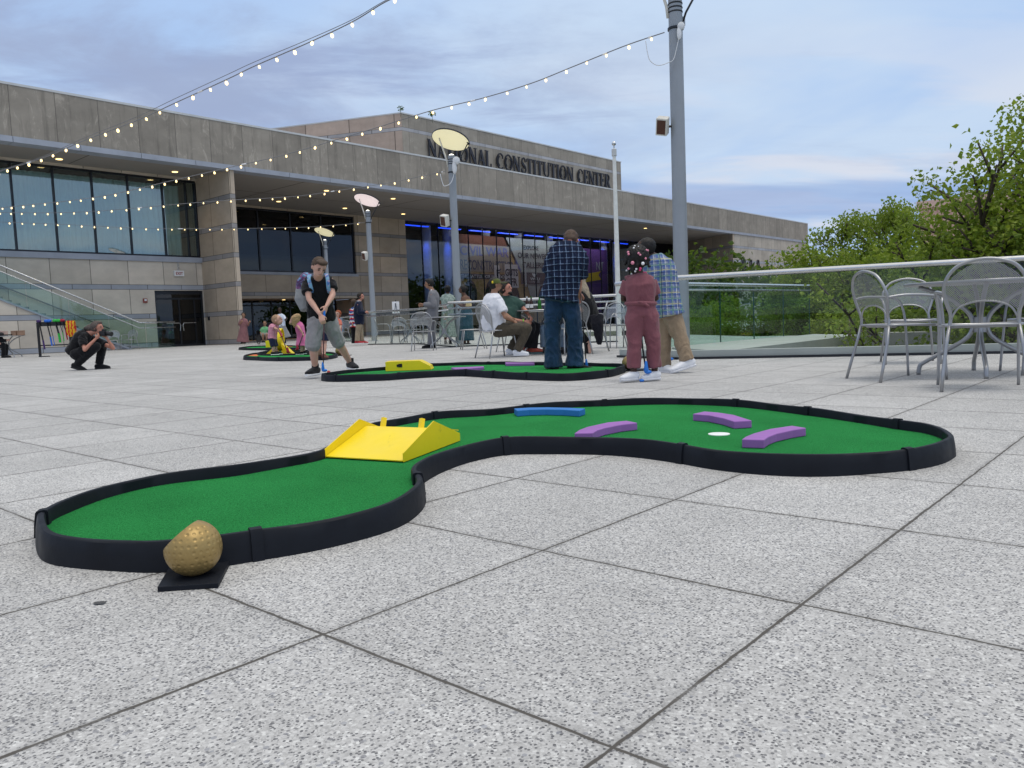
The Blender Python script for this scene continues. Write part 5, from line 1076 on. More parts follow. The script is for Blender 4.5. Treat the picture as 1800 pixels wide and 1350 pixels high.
    fb = MB(); fb.ell(hd - hup*r*.46 + hf*r*.80, (r*.24, r*.05, r*.05), 8, 6, Mh); fb.build('mouth', pm('lip_'+skin, tuple(c*.6 for c in SK[skin]), .5), o, smooth=True)
    # ---- hair
    hm = hairm(hair, HR[hair]); hb = MB()
    if hs in ('short', 'crop', 'long', 'bun', 'pony', 'afro', 'beads', 'cap', 'wavy'):
        th = {'short': .13, 'crop': .05, 'cap': .04, 'bun': .10, 'afro': .30, 'long': .14, 'beads': .30, 'pony': .10, 'wavy': .14}[hs]*r
        hb.ell(hd + hup*r*.24 - hf*r*.20, (r*.74 + th, r*.84 + th, r*.80 + th), 20, 14, Mh)
        hb.ell(hd - hup*r*.20 - hf*r*.42, (r*.66 + th*.6, r*.52 + th*.6, r*.55), 16, 12, Mh)
        if hs in ('short', 'wavy'): hb.ell(hd + hup*r*.78 + hf*r*.35, (r*.55, r*.42, r*.30), 14, 10, Mh)
        if hs in ('long', 'pony', 'wavy') and 'hair' in P:
            a = hd - hf*r*.4 + hup*r*.1; hb.cap(a, a.lerp(P['hair'], .5) - hf*.01, r*.75, r*.6); hb.cap(a.lerp(P['hair'], .5) - hf*.01, P['hair'], r*.6, r*.25)
        if hs == 'bun': hb.ell(hd - hf*r*1.05 + hup*r*.5, (r*.42,)*3)
        if hs == 'beads':
            rn = random.Random(3)
            for _ in range(26):
                dv = Vector((rn.gauss(0, 1), rn.gauss(0, 1), rn.gauss(-.15, .8))).normalized()
                if dv.dot(hf) > .5: continue
                c = hd + Mh @ Vector((dv.x*r*.95, dv.y*r*.95, dv.z*r*.98)); hb.cap(c, c + dv*r*.22 + Vector((0, 0, -r*.28)), r*.17, r*.10, 8)
        if hs != 'cap' or True:
            me = remesh(hb, .0075, 2, .004 if hs in ('crop', 'cap') else .007, 55)
            # keep the face open
            import bmesh
            bm = bmesh.new(); bm.from_mesh(me); kill = []
            for f in bm.faces:
                q = f.calc_center_median() - hd; x, y, z = q.dot(hx), q.dot(hf), q.dot(hup)
                if y > r*(.10 if hs in ('crop', 'cap') else .16) + max(0, z)*.62 and z < r*.72: kill.append(f)
            bmesh.ops.delete(bm, geom=kill, context='FACES'); bm.to_mesh(me); bm.free()
            me.materials.append(hm); h = D.objects.new('hair', me); col.objects.link(h); h.parent = o
    # ---- top
    if top:
        mb = MB(); e = top.get('loose', .012)*k; torso(mb, e, top.get('hem', .04)*k, top.get('belly', 0)*k, top.get('flare', 0)*k)
        fr = top.get('sleeve', .5)
        for s in 'LR':
            S = P['s'+s] - up*.030*k + (neck-P['s'+s])*.10; el = P.get('e'+s); w = P.get('w'+s)
            if el is None or fr <= 0: continue
            S0 = S - (S-neck)*.25; rs_ = .056*g + e*.5; re = .048*g + e*.9
            if fr <= 1: q = S.lerp(el, fr); mb.cap(S0, S, rs_, rs_, round_b=False); frustum(mb, S, q, rs_, top.get('cuff', 1.0)*(rs_*(1-fr) + re*fr))
            else: q = el.lerp(w, fr-1); mb.cap(S0, el, rs_, re); frustum(mb, el, q, re, .036*k + e*.7)
        me = remesh(mb, vox, 3, top.get('fold', .006)*k, top.get('ff', 9), len(label)); me.materials.append(top['mat']); t_ = D.objects.new(top.get('name', 'shirt'), me); col.objects.link(t_); t_.parent = o; o_top = t_
        if top.get('collar'):
            mb = MB(); mb.tube([(neck + up*.012*k) + (lat*math.cos(a_) + front*math.sin(a_))*.062*k for a_ in [2*math.pi*i/14 for i in range(14)]], .013*k, 6, closed=True); c_ = mb.build('collar', top['collar'], t_, smooth=True)
    # ---- bottoms
    if bottom:
        mb = MB(); e = bottom.get('loose', .012)*k; kind = bottom['kind']; th = thigh*g
        if kind in ('pants', 'shorts'):
            loft(mb, [(hip - up*.06*k, .13*g + e, .10*g + e), (hip, .150*g + e*.3, .110*g + e*.5), (hip + up*.06*k, .138*g, .100*g)], latH)
            for s in 'LR':
                H, K, A = P['h'+s], P['k'+s], P['a'+s]
                if kind == 'shorts':
                    f = bottom.get('len', 1.05); mb.cap(H, H.lerp(K, .5), th*1.08 + e, th*.98 + e); q = H + (K-H)*min(f, 1) if f <= 1 else K.lerp(A, f-1)
                    if f <= 1: frustum(mb, H.lerp(K, .4), q, th + e, th*.85 + e*1.6)
                    else: mb.cap(H.lerp(K, .4), K, th + e, th*.85 + e*1.4); frustum(mb, K, q, th*.85 + e*1.4, th*.83 + e*1.8)
                else:
                    f = bottom.get('len', .97); cf = bottom.get('cuff', .055)*k; mb.cap(H, K, th*1.04 + e, .058*k + e); q = K.lerp(A, f); m_ = K.lerp(q, .4); mb.cap(K, m_, .058*k + e, .055*k + e); frustum(mb, m_, q, .055*k + e, cf + e*.5)
        else:
            A = P.get('hemc'); w = bottom.get('w', .22)*k; d_ = bottom.get('d', .18)*k; loft(mb, [(A, w, d_), (A.lerp(hip, .5), (w*.5 + .16*g*.5), d_*.5 + .06*g), (hip, .16*g + e, .12*g + e), (hip + up*.08*k, .135*g + e, .10*g + e)], latH)
        me = remesh(mb, vox, 3, bottom.get('fold', .005)*k, bottom.get('ff', 10), len(label)+3); me.materials.append(bottom['mat']); q_ = D.objects.new(bottom.get('name', {'pants': 'trousers', 'shorts': 'shorts'}.get(kind, 'skirt')), me); col.objects.link(q_); q_.parent = o
    # ---- shoes
    if shoes and 'aL' in P:
        for s in 'LR':
            A = P['a'+s]; td = Vector((toes or {}).get(s, (fw.x, fw.y, 0))).normalized(); L_ = shoes.get('L', .25)*k; sd = td.cross(Vector((0, 0, 1))).normalized(); upv = sd.cross(td); W = .043*k
            gz = A - upv*.080*k; heel = gz - td*L_*.26
            hi = shoes.get('high', 0)*k
            mb = MB(); loft(mb, [(heel + upv*.040*k, W*.6, .022*k), (heel + td*L_*.06 + upv*.054*k, W*.9, .042*k), (heel + td*L_*.25 + upv*.062*k, W, .052*k), (heel + td*L_*.50 + upv*.052*k, W*1.05, .042*k), (heel + td*L_*.78 + upv*.042*k, W*1.12, .030*k), (heel + td*L_*.95 + upv*.034*k, W*.85, .022*k), (heel + td*L_*1.0 + upv*.030*k, W*.35, .010*k)], sd, 16)
            mb.cap(gz + upv*.04*k, A + upv*(.012*k + hi), .043*k, .044*k, round_b=False)
            me = remesh(mb, min(vox, .007), 2); me.materials.append(shoes['mat']); so_ = D.objects.new('shoe', me); col.objects.link(so_); so_.parent = o
            mb = MB(); loft(mb, [(heel + td*x*L_ + upv*.013*k, W*w_*1.05, .015*k) for x, w_ in ((-.01, .55), (.04, .88), (.25, 1.02), (.45, 1.05), (.75, 1.2), (.93, .95), (1.01, .4))], sd, 16, 3); mb.build('sole', shoes.get('sole', Mw), so_, smooth='auto')
            if 'laces' in shoes:
                mb = MB()
                for q in (.36, .44, .52): c = heel + td*L_*q + upv*(.088 - q*.04)*k; mb.tube([c - sd*.022*k, c + upv*.006*k, c + sd*.022*k], .005*k, 5)
                mb.build('laces', shoes['laces'], so_, smooth=True)
    return o, P, off, dict(hd=hd, hf=hf, hx=hx, hup=hup, r=r, Mh=Mh, up=up, lat=lat, front=front)
def attach(mb, name, mat, o, smooth=True): return mb.build(name, mat, o, smooth=smooth)
def putter(label, pts, Y, headmat, shaft, grip=None, gl=.12, hd=(.032, .02, .017), r=.0065, dirx=1):
    """pts [(u,v,dY) top, bottom]"""
    a = at(pts[0][0], pts[0][1], Y + pts[0][2]); b = at(pts[1][0], pts[1][1], Y + pts[1][2]); o = thing('golf_putter', label, 'golf putter', (b.x, b.y, 0), 0, 'putters in use'); off = Vector(o.location); a -= off; b -= off
    mb = MB(); mb.tube([a.lerp(b, .02), b], r, 8); mb.build('shaft', shaft, o, smooth=True)
    if grip: mb = MB(); mb.tube([a, a.lerp(b, gl)], r*2.0, 8); mb.build('grip', grip, o, smooth='auto')
    mb = MB(); mb.cap(b + Vector((0, 0, .09)), b + Vector((0, 0, .02)), r*1.6, r*3); mb.ell(b + Vector((hd[0]*.5*dirx, 0, .005)), hd); mb.build('putter_head', headmat, o, smooth=True); return o
WS = dict(mat=pm('white_leather', (.78, .79, .82), .5), sole=pm('white_sole', (.62, .63, .66), .6), laces=pm('white_lace', (.85, .85, .87), .7))
BS = dict(mat=cloth('black_canvas', (.012, .012, .014)), sole=pm('black_sole', (.02, .02, .022), .6))
MBLK = cloth('black_cotton', (.008, .008, .010), .5)
# 1 boy with backpack
boy, P, off, H = person('boy in black t-shirt and grey cargo shorts with a backpack, putting the ball', 9.2,
    dict(head=(561, 470, -.18), htop=(565, 455, -.22), neck=(559, 488, -.02), sL=(537, 494, -.03), sR=(583, 491, .05), eL=(543, 525, -.14), eR=(585, 518, -.05), wL=(563, 553, -.28), wR=(574, 538, -.22), h_L=(568, 567, -.30), h_R=(569, 552, -.28), hip=(565, 556, .12), hL=(556, 562, .08), hR=(577, 562, .16), kL=(550, 606, .02), kR=(594, 600, .28), aL=(554.5, 648, .08), aR=(616, 638, .48)),
    'pale', 'brown', 'crop', .98, (.30, -.55, -.62), dict(mat=MBLK, sleeve=.62, hem=.04, loose=.014, fold=.008, flare=.006, cuff=1.15), dict(kind='shorts', mat=cloth('grey_cargo_cotton', (.285, .275, .28), .5), len=1.06, loose=.012, fold=.010, ff=8), dict(mat=BS['mat'], sole=Mw, high=.05, L=.26, laces=Mw), toes={'L': (-.35, -1, 0), 'R': (.55, -.8, -.05)}, vox=.0075, thigh=.082)
mb = MB(); hb_ = H; mb.ell(H['hd'] + H['hup']*.085 + H['hf']*.045, (.068, .055, .030), 14, 10, H['Mh']); attach(mb, 'fringe', hairm('brown', HR['brown']), boy)
bk = thing('backpack', 'grey and purple galaxy print backpack with blue straps on the boy in black', 'backpack', off + P['neck']); bo2 = Vector(bk.location); 
t = NT('galaxy_print'); t.set(col=t.mix(t.ramp(t.noise(14, 4, .6, None, 1), .4, .62), (.06, .02, .09), t.mix(t.ramp(t.noise(22, 4), .45, .6), (.12, .32, .50), (.30, .08, .22))), rough=.7)
t2_ = NT('blue_strap_print'); t2_.set(col=t2_.mix(t2_.ramp(t2_.noise(26, 4), .4, .62), (.16, .36, .52), t2_.mix(t2_.ramp(t2_.noise(34, 4), .5, .6), (.05, .14, .38), (.42, .30, .42))), rough=.7)
def ap(u, v, d): return at(u, v, 9.2 + d) - bo2
mb = MB(); loft(mb, [(ap(540, 482, .16), .05, .05), (ap(537, 495, .20), .10, .08), (ap(537, 510, .22), .115, .09)], Vector((1, 0, 0))); me = remesh(mb, .008, 3, .004, 12); me.materials.append(t.m); q = D.objects.new('upper_pack', me); col.objects.link(q); q.parent = bk
mb = MB(); loft(mb, [(ap(537, 508, .22), .115, .09), (ap(536, 525, .22), .12, .10), (ap(539, 545, .18), .07, .06)], Vector((1, 0, 0))); me = remesh(mb, .008, 3, .004, 12); me.materials.append(cloth('pack_grey', (.26, .27, .28))); q = D.objects.new('lower_pack', me); col.objects.link(q); q.parent = bk
for px in ([(547, 482, .07), (544, 483, -.03), (543, 491, -.115), (546, 503, -.130), (548, 513, -.10), (545, 519, -.02)], [(573, 481, .10), (574, 482, .01), (576, 491, -.075), (577, 504, -.085), (579, 514, -.04), (583, 519, .03)]):
    pts = catmull([ap(*p) for p in px], 4, False); rs_ = []
    for i, p in enumerate(pts):
        w_ = Vector((1, .1, 0)).normalized()*.020; d_ = Vector((0, -1, .15)).normalized()*.006; rs_.append([p-w_-d_, p+w_-d_, p+w_+d_, p-w_+d_])
    mb = MB(); mb.rings(rs_); mb.build('strap', t2_.m, bk, smooth='auto')
putter('putter with bright blue grip and blue head held by the boy in black', [(570, 546, -.32), (568, 652, -.32)], 9.25, pm('putter_blue', (.02, .18, .62), .4), pm('maroon_shaft', (.07, .02, .025), .4), pm('putter_blue', (.02, .18, .62), .4), .20)
# 2 man in dark plaid
MPL = plaid('navy_check', (.012, .022, .055), [(0, .066, .0060, .1, (.22, .31, .46), .75), (2, .066, .0060, .3, (.22, .31, .46), .75), (0, .066, .018, .55, (.01, .012, .03), .6), (2, .066, .018, .6, (.01, .012, .03), .6)])
man, P, off, H = person('tall man seen from behind in navy checked shirt and blue jeans, bending to putt', 8.65,
    dict(head=(1003.5, 423, .10), htop=(1004, 411, .18), neck=(1000, 428, .0), sL=(972, 445, .0), sR=(1024, 449, .0), eL=(966, 482, .12), eR=(1018, 489, .14), wL=(985, 520, .34), wR=(1018, 515, .34), hip=(984, 520, -.02), hL=(974, 530, 0), hR=(1000, 530, 0), kL=(970, 588, .03), kR=(1011, 588, .03), aL=(973, 645, .03), aR=(1010, 643, .03)),
    'ruddy', 'shaved', 'crop', 1.08, (.10, .75, -.65), dict(mat=MPL, sleeve=.86, hem=.04, loose=.030, fold=.014, ff=6, flare=.025, cuff=1.15, collar=MPL), dict(kind='pants', mat=cloth('blue_denim', (.017, .043, .092), .6, .35), len=1.0, loose=.018, fold=.009, cuff=.085), dict(mat=BS['mat'], sole=BS['sole'], L=.28), toes={'L': (-.3, .9, 0), 'R': (1, .2, 0)}, thigh=.078, girth=.98, vox=.0075, head_r=.098)
putter('dark putter with blue head at the feet of the man in navy checks', [(1020, 505, .34), (1031, 647, .15)], 8.65, pm('putter_blue', (.02, .18, .62), .4), MBK, None, dirx=1)
# 3 girl
MRO = cloth('dusty_rose_cotton', (.205, .075, .092), .5, .12)
girl, P, off, H = person('girl in dusty rose jumpsuit with pink and white beads in her hair, seen from behind', 6.95,
    dict(head=(1119, 457, .0), htop=(1118, 440, .03), neck=(1123, 482, .0), sL=(1101, 491, .0), sR=(1147, 491, .0), eL=(1096, 525, .05), eR=(1153, 524, .05), wL=(1108, 532, .22), wR=(1141, 532, .22), hip=(1127, 546, .0), hL=(1117, 556, 0), hR=(1139, 556, 0), kL=(1115, 602, -.01), kR=(1148, 602, .01), aL=(1114, 656, -.02), aR=(1151, 655, .02)),
    'dark', 'black', 'beads', .80, (-.15, .9, -.42), dict(mat=MRO, sleeve=.74, hem=.02, loose=.008, fold=.006, cuff=1.25, name='jumpsuit_top', ff=8), dict(kind='pants', mat=MRO, len=.82, loose=.022, fold=.008, cuff=.062, name='jumpsuit_trousers', ff=8), dict(mat=WS['mat'], sole=WS['sole'], laces=WS['laces'], L=.235), toes={'L': (-.75, -.35, 0), 'R': (-.75, -.3, 0)}, vox=.007, thigh=.092, girth=1.0)
mb = MB(); c_ = P['hip'] + H['up']*.062; rs_ = [c_ + (H['lat']*math.cos(a_)*.125 + H['front']*math.sin(a_)*.100) for a_ in [2*math.pi*i/28 for i in range(28)]]
mb.tube(rs_, .019, 8, closed=True); yb = min(rs_, key=lambda p: p.y); mb.ell(yb + Vector((.01, -.012, 0)), (.022, .014, .020)); mb.cap(yb + Vector((.01, -.012, 0)), yb + Vector((.045, -.02, -.025)), .012, .010); mb.cap(yb + Vector((.005, -.012, 0)), yb + Vector((-.03, -.02, .012)), .012, .010); mb.build('belt', MRO, girl, smooth=True)
bw, bp_, bh = pm('bead_white', (.8, .8, .82), .25), pm('bead_pink', (.72, .26, .36), .25), pm('bead_hot_pink', (.80, .05, .20), .3)
for x, y, rr, mt in ((240, 175, .009, bw), (252, 160, .010, bw), (275, 163, .010, bw), (195, 208, .011, bp_), (197, 225, .010, bp_), (342, 192, .010, bp_), (356, 194, .010, bp_), (272, 220, .010, bp_), (285, 233, .009, bp_), (330, 262, .010, bp_), (225, 297, .016, bp_), (307, 302, .015, bw), (200, 340, .011, bp_), (192, 352, .009, bw), (258, 345, .010, bw), (252, 362, .010, bw), (235, 380, .011, bw), (290, 340, .011, bh), (288, 352, .010, bh), (330, 374, .016, bh), (346, 372, .012, bh)):
    u, v = 1060 + x/4.655, 400 + y/4.655; p = at(u, v, 6.95); d = at(1119, 457, 6.95) - p; e = max(0, .125**2 - (d.x**2 + d.z**2)); p.y -= math.sqrt(e) + .008; mb = MB(); mb.ell(p - off, (rr,)*3, 10, 8); b = mb.build('hair_bead', mt, girl, smooth=True)
putter('short putter with blue head standing between the feet of the girl in rose', [(1122, 560, .15), (1136, 655, -.05)], 6.95, pm('putter_blue', (.02, .18, .62), .4), MBK, None, r=.0075)
mb = MB(); p = at(1130, 668, 6.9); mb.ell((0, 0, .013), (.022, .02, .013)); o = mb.build('putter_toe', pm('putter_blue', (.02, .18, .62), .4), None, smooth=True); o.location = (p.x-.01, p.y, .0); tag(o, 'dark blue plastic club toe on the paving by the girl', 'club head')
# 4 boy in madras
MMA = plaid('madras_check', (.30, .34, .42), [(0, .052, .022, .1, (.06, .12, .36), .6), (2, .056, .024, .2, (.06, .12, .36), .55), (0, .052, .007, .62, (.60, .64, .68), .75), (2, .056, .007, .72, (.60, .64, .68), .75), (0, .104, .016, .35, (.05, .20, .15), .6), (2, .112, .018, .42, (.05, .20, .15), .55), (2, .112, .012, .86, (.46, .43, .20), .6), (0, .156, .005, .8, (.01, .015, .08), .8), (2, .112, .005, .05, (.01, .015, .08), .8)])
boy2, P, off, H = person('boy in bright blue and green madras shirt and khaki trousers standing behind the girl', 7.95,
    dict(head=(1133, 437, .05), htop=(1134, 424, .0), neck=(1151, 450, .04), sL=(1143, 462, .12), sR=(1169, 462, -.02), eL=(1140, 495, .25), eR=(1176, 498, .1), wL=(1138, 520, .35), wR=(1155, 522, .32), hip=(1172, 548, .0), hL=(1167, 556, .04), hR=(1181, 556, -.04), kL=(1166, 598, .04), kR=(1195, 593, -.08), aL=(1167, 643, .06), aR=(1208, 634, -.12)),
    'dark', 'black', 'crop', .95, (-.72, .35, -.60), dict(mat=MMA, sleeve=.95, hem=.05, loose=.028, fold=.008, flare=.012, cuff=1.15, ff=7), dict(kind='pants', mat=cloth('khaki_twill', (.30, .225, .15), .55, .14), len=.98, loose=.018, fold=.009, cuff=.062, ff=9), dict(mat=WS['mat'], sole=WS['sole'], laces=WS['laces'], L=.30), toes={'L': (.35, -.9, 0), 'R': (-.95, -.3, -.22)}, vox=.0075, thigh=.084)
putter('putter with bright blue head on the paving behind the boy in madras', [(1160, 560, .3), (1176, 632, .5)], 7.95, pm('putter_blue', (.02, .18, .62), .4), MBK, None)
# 5 white t-shirt man, seated
mw_, P, off, H = person('seated man in white t-shirt and olive cap leaning back in his chair', 12.85,
    dict(head=(871.5, 500, .0), htop=(871, 486, .0), neck=(868, 517, .0), sL=(860, 523, .17), sR=(877, 527, -.15), eL=(884, 550, .22), eR=(888, 557, -.22), wL=(900, 560, .10), wR=(902, 564, -.10), hip=(868, 577, .0), hL=(873, 577, .09), hR=(876, 580, -.09), kL=(920, 574, .14), kR=(927, 577, -.06), aL=(897, 615, .12), aR=(909, 617, -.04)),
    'tan', 'black', 'cap', 1.03, (.95, .28, .02), dict(mat=cloth('white_jersey', (.72, .73, .78), .5, .05), sleeve=.72, hem=.06, loose=.026, belly=.05, fold=.008, cuff=1.1, ff=8), dict(kind='pants', mat=cloth('olive_brown_twill', (.075, .062, .045), .5), len=.98, loose=.016, fold=.007, cuff=.06), WS, toes={'L': (1, .0, 0), 'R': (1, -.1, 0)}, thigh=.09, girth=1.1, vox=.010)
mb = MB(); r = H['r']; mb.ell(H['hd'] + H['hup']*r*.42 - H['hf']*r*.05, (r*.86, r*1.02, r*.72), 18, 12, H['Mh']); i0 = len(mb.v)
cp = MB(); cp.lathe([(r*.90, .0), (r*.88, r*.30), (r*.74, r*.60), (r*.42, r*.80), (.001, r*.86)], 22, H['hd'] + H['hup']*r*.12 - H['hf']*r*.10, H['Mh']); ocap = thing('baseball_cap', 'olive green baseball cap with small yellow emblem on the seated man in white', 'cap', off + H['hd']); oo = Vector(ocap.location) - off
cp.v = [v - oo for v in cp.v]; MO = cloth('olive_cap_cloth', (.075, .095, .025), .3); cp.build('crown', MO, ocap, smooth='auto')
br = MB(); br.ell(H['hd'] + H['hf']*r*1.22 + H['hup']*r*.22 - oo, (r*.62, r*.60, r*.09), 16, 8, H['Mh']); br.build('brim', MO, ocap, smooth=True)
eb = MB(); pe = at(866, 496.5, 12.85) - off; pe.y -= .09; eb.ell(pe - oo, (.016, .008, .024), 10, 6); eb.build('emblem', pm('cap_yellow', (.75, .55, .02), .6), ocap, smooth=True)
# 6 green shirt man
MGN = cloth('dark_green_jersey', (.030, .070, .058), .45, .12)
gm_, P, off, H = person('seated bearded man in dark green polo shirt resting his arm on the table', 13.35,
    dict(head=(889.5, 507, -.05), htop=(887, 493, -.05), neck=(890, 522, .0), sL=(879, 531, .05), sR=(909, 530, -.02), eL=(897, 562, -.20), eR=(921, 543, -.08), wL=(922, 565, -.22), wR=(930, 554, -.18), hip=(894, 575, .0), hL=(893, 577, .08), hR=(903, 578, -.06), kL=(934, 574, -.10), kR=(942, 574, -.0), aL=(928, 611, .0), aR=(937, 613, -.05)),
    'ruddy', 'dark', 'short', 1.06, (.88, -.46, .05), dict(mat=MGN, sleeve=.8, hem=.04, loose=.03, belly=.09, fold=.007, collar=MGN), dict(kind='pants', mat=cloth('black_trousers', (.010, .010, .012), .4), len=.98, loose=.014, cuff=.06), dict(mat=pm('red_teal_trainer', (.30, .05, .03), .5, ns=30, na=.5), sole=pm('teal_sole', (.04, .12, .13), .5), L=.27), toes={'L': (1, -.1, 0), 'R': (1, -.2, 0)}, thigh=.09, girth=1.2, vox=.010)
r = H['r']; mb = MB(); mb.ell(H['hd'] - H['hup']*r*.78 + H['hf']*r*.52, (r*.45, r*.36, r*.24), 14, 10, H['Mh']); attach(mb, 'beard', hairm('dark', HR['dark']), gm_)
mb = MB(); mb.tube([P['wL'] + (P['wL']-P['eL']).normalized()*-.02 + Vector((0, math.cos(a_), math.sin(a_)))*.03 for a_ in [i*.45 for i in range(14)]], .009, 6, closed=True); attach(mb, 'wristband', emit('lime_band', (.25, .75, .05), .0), gm_)
mb = MB(); q = P['neck'] + Vector((.05, -.16, -.19)); mb.box(q.x-.03, q.x+.05, q.y-.004, q.y+.004, q.z-.02, q.z+.025); mb.build('name_tag', Mw, gm_)
# 7 blonde woman
wb, P, off, H = person('seated blonde woman in black top and trousers with her legs crossed', 13.1,
    dict(head=(1016, 497, .0), htop=(1018, 484, .0), neck=(1021, 513, .0), sL=(1012, 522, -.12), sR=(1032, 522, .14), eL=(1022, 546, -.18), eR=(1026, 550, .2), wL=(1008, 548, -.22), wR=(1005, 552, .05), hip=(1043, 570, .0), hL=(1036, 570, -.09), hR=(1040, 570, .09), kL=(1005, 567, -.06), kR=(1000, 572, .08), aL=(1034, 603, -.10), aR=(1003, 612, .1), hair=(1035, 524, -.10)),
    'pale', 'ashblond', 'long', .98, (-.95, .3, -.1), dict(mat=MBLK, sleeve=.75, hem=.05, loose=.02), dict(kind='pants', mat=MBLK, len=.93, loose=.012, cuff=.048), dict(mat=BS['mat'], sole=BS['sole'], L=.25), toes={'L': (.15, -.35, -.9), 'R': (-1, 0, 0)}, vox=.010)
mb = MB(); J0 = at(1046, 558, 13.0); mb = MB(); loft(mb, [(at(1048, 556, 12.95)-J0, .11, .09), (at(1050, 570, 12.9)-J0, .10, .07), (at(1053, 590, 12.9)-J0, .06, .05), (at(1054, 605, 12.9)-J0, .025, .03)], Vector((1, 0, 0))); mb.cap(at(1036, 560, 12.95)-J0, at(1054, 562, 12.95)-J0, .05, .06); me = remesh(mb, .01, 3, .015, 9); me.materials.append(cloth('black_jacket', (.012, .012, .018), .6)); q = D.objects.new('jacket', me); col.objects.link(q); q.location = J0; tag(q, 'black jacket draped over the chair and lap of the blonde woman', 'jacket')
# 8 jeans person behind the plaid man
person('seated person in light blue jeans mostly hidden behind the man in navy checks', 13.75,
    dict(head=(985, 488, .1), neck=(985, 505, .1), sL=(968, 515, .1), sR=(1003, 515, .1), eL=(965, 545, -.05), eR=(1006, 545, -.05), wL=(972, 566, -.2), wR=(998, 566, -.2), hip=(984, 573, .05), hL=(974, 576, 0), hR=(994, 576, 0), kL=(957, 578, -.42), kR=(992, 578, -.45), aL=(958, 612, -.40), aR=(990, 612, -.42)),
    'pale', 'brown', 'short', 1.0, (0, -1, 0), dict(mat=cloth('grey_shirt', (.12, .13, .15)), sleeve=.8, hem=.04, loose=.02), dict(kind='pants', mat=cloth('pale_denim', (.15, .21, .29), .5, .25), len=.95, loose=.02, cuff=.07), BS, vox=.012)
# 9 photographer
ph, P, off, H = person('crouching photographer in black clothes aiming a black camera', 14.3,
    dict(head=(172, 576, .0), htop=(170, 563, .0), neck=(155, 585, .0), sL=(145, 590, -.14), sR=(158, 592, .16), eL=(149, 615, -.24), eR=(199, 612, .02), wL=(168, 596, -.20), wR=(190, 598, -.06), h_L=(175, 589, -.16), h_R=(186, 592, -.08), hip=(131, 618, .0), hL=(134, 622, -.10), hR=(137, 620, .10), kL=(169, 609, -.16), kR=(181, 604, .14), aL=(134, 641, -.10), aR=(174, 641.5, .12), hair=(150, 577, .0)),
    'ruddy', 'grey', 'wavy', 1.0, (.98, -.12, -.12), dict(mat=MBLK, sleeve=.70, hem=.04, loose=.022, fold=.008), dict(kind='pants', mat=MBLK, len=.96, loose=.018, cuff=.055), dict(mat=BS['mat'], sole=BS['sole'], L=.29), toes={'L': (1, -.1, -.32), 'R': (1, -.15, 0)}, vox=.0095, girth=1.05, thigh=.086)
cc = at(185, 586, 14.2); cm_ = thing('camera', 'black photo camera with lens held by the crouching photographer', 'camera', cc, -.2)
mb = MB(); mb.box(-.075, .03, -.065, .065, -.045, .045); mb.box(-.05, .01, -.03, .03, .045, .075); bevel(mb.build('camera_body', MBK, cm_), .008); mb = MB(); mb.tube([(.03, 0, 0), (.10, 0, -.012), (.13, 0, -.018)], [.037, .04, .043], 16); mb.build('lens', MBK, cm_, smooth='auto')
# 10 suit man
MSU = cloth('grey_suit_wool', (.165, .165, .18), .3, .08)
su, P, off, H = person('man in grey suit standing in profile looking at his phone', 19.3,
    dict(head=(753.5, 499, .0), htop=(751.5, 488, .0), neck=(761, 511, .0), sL=(759, 517, -.16), sR=(764, 517, .16), eL=(763, 537, -.20), eR=(765, 536, .2), wL=(744, 535, -.12), wR=(745, 536, .10), hip=(760, 552, .0), hL=(760, 556, -.08), hR=(760, 556, .08), kL=(758, 580, -.07), kR=(760, 580, .08), aL=(757, 606, -.07), aR=(761, 606, .08)),
    'tan', 'black', 'short', 1.04, (-.90, -.12, -.35), dict(mat=MSU, sleeve=1.93, hem=.14, loose=.022, fold=.005, flare=.02, name='suit_jacket'), dict(kind='pants', mat=MSU, len=1.0, loose=.02, cuff=.07), dict(mat=BS['mat'], sole=BS['sole'], L=.28), toes={'L': (-1, -.1, 0), 'R': (-1, -.1, 0)}, vox=.012)
mb = MB(); mb.cap(P['neck'] + Vector((-.03, -.05, .01)), P['neck'] + Vector((-.10, -.05, -.10)), .022, .012); attach(mb, 'shirt_collar', Mw, su)
mb = MB(); p = at(733, 532.5, 19.2); mb.box(-.04, .04, -.035, .035, -.004, .004); q = mb.build('phone', MBK); q.location = p; q.rotation_euler = (0, -.35, 0); tag(q, 'dark phone held by the man in the grey suit', 'phone')
# 11 navy blazer, 12 striped
person('bearded man in navy blazer, khaki trousers and red trainers leaning on the rail', 25.3,
    dict(head=(634.5, 521, .0), htop=(633, 514, 0), neck=(631, 530, .0), sL=(629, 535, -.17), sR=(632, 535, .17), eL=(632, 549, -.2), eR=(634, 549, .2), wL=(642, 549, -.12), wR=(643, 549, .1), hip=(632, 566, 0), hL=(632, 568, -.08), hR=(633, 568, .08), kL=(629, 583, -.08), kR=(634, 583, .08), aL=(628, 600, -.09), aR=(636, 600, .08)),
    'ruddy', 'dark', 'short', 1.02, (.95, -.2, -.1), dict(mat=cloth('navy_blazer', (.008, .012, .032), .3), sleeve=1.9, hem=.08, loose=.03, belly=.03, collar=Mw, name='blazer'), dict(kind='pants', mat=cloth('khaki_chino', (.33, .26, .18), .4), len=.97, loose=.02, cuff=.065), dict(mat=pm('red_trainer', (.45, .02, .03), .5), sole=Mw, L=.29), toes={'L': (1, -.2, 0), 'R': (1, -.2, 0)}, vox=.013)
t = NT('red_white_blue_print'); z_ = t.math('FRACT', t.math('MULTIPLY_ADD', t.xyz()[2], 7.5, t.math('MULTIPLY', t.noise(9, 2), 1.2))); t.set(col=t.mix(t.math('GREATER_THAN', z_, .62), t.mix(t.math('GREATER_THAN', z_, .34), (.55, .02, .03), (.7, .7, .72)), (.03, .08, .25)), rough=.9)
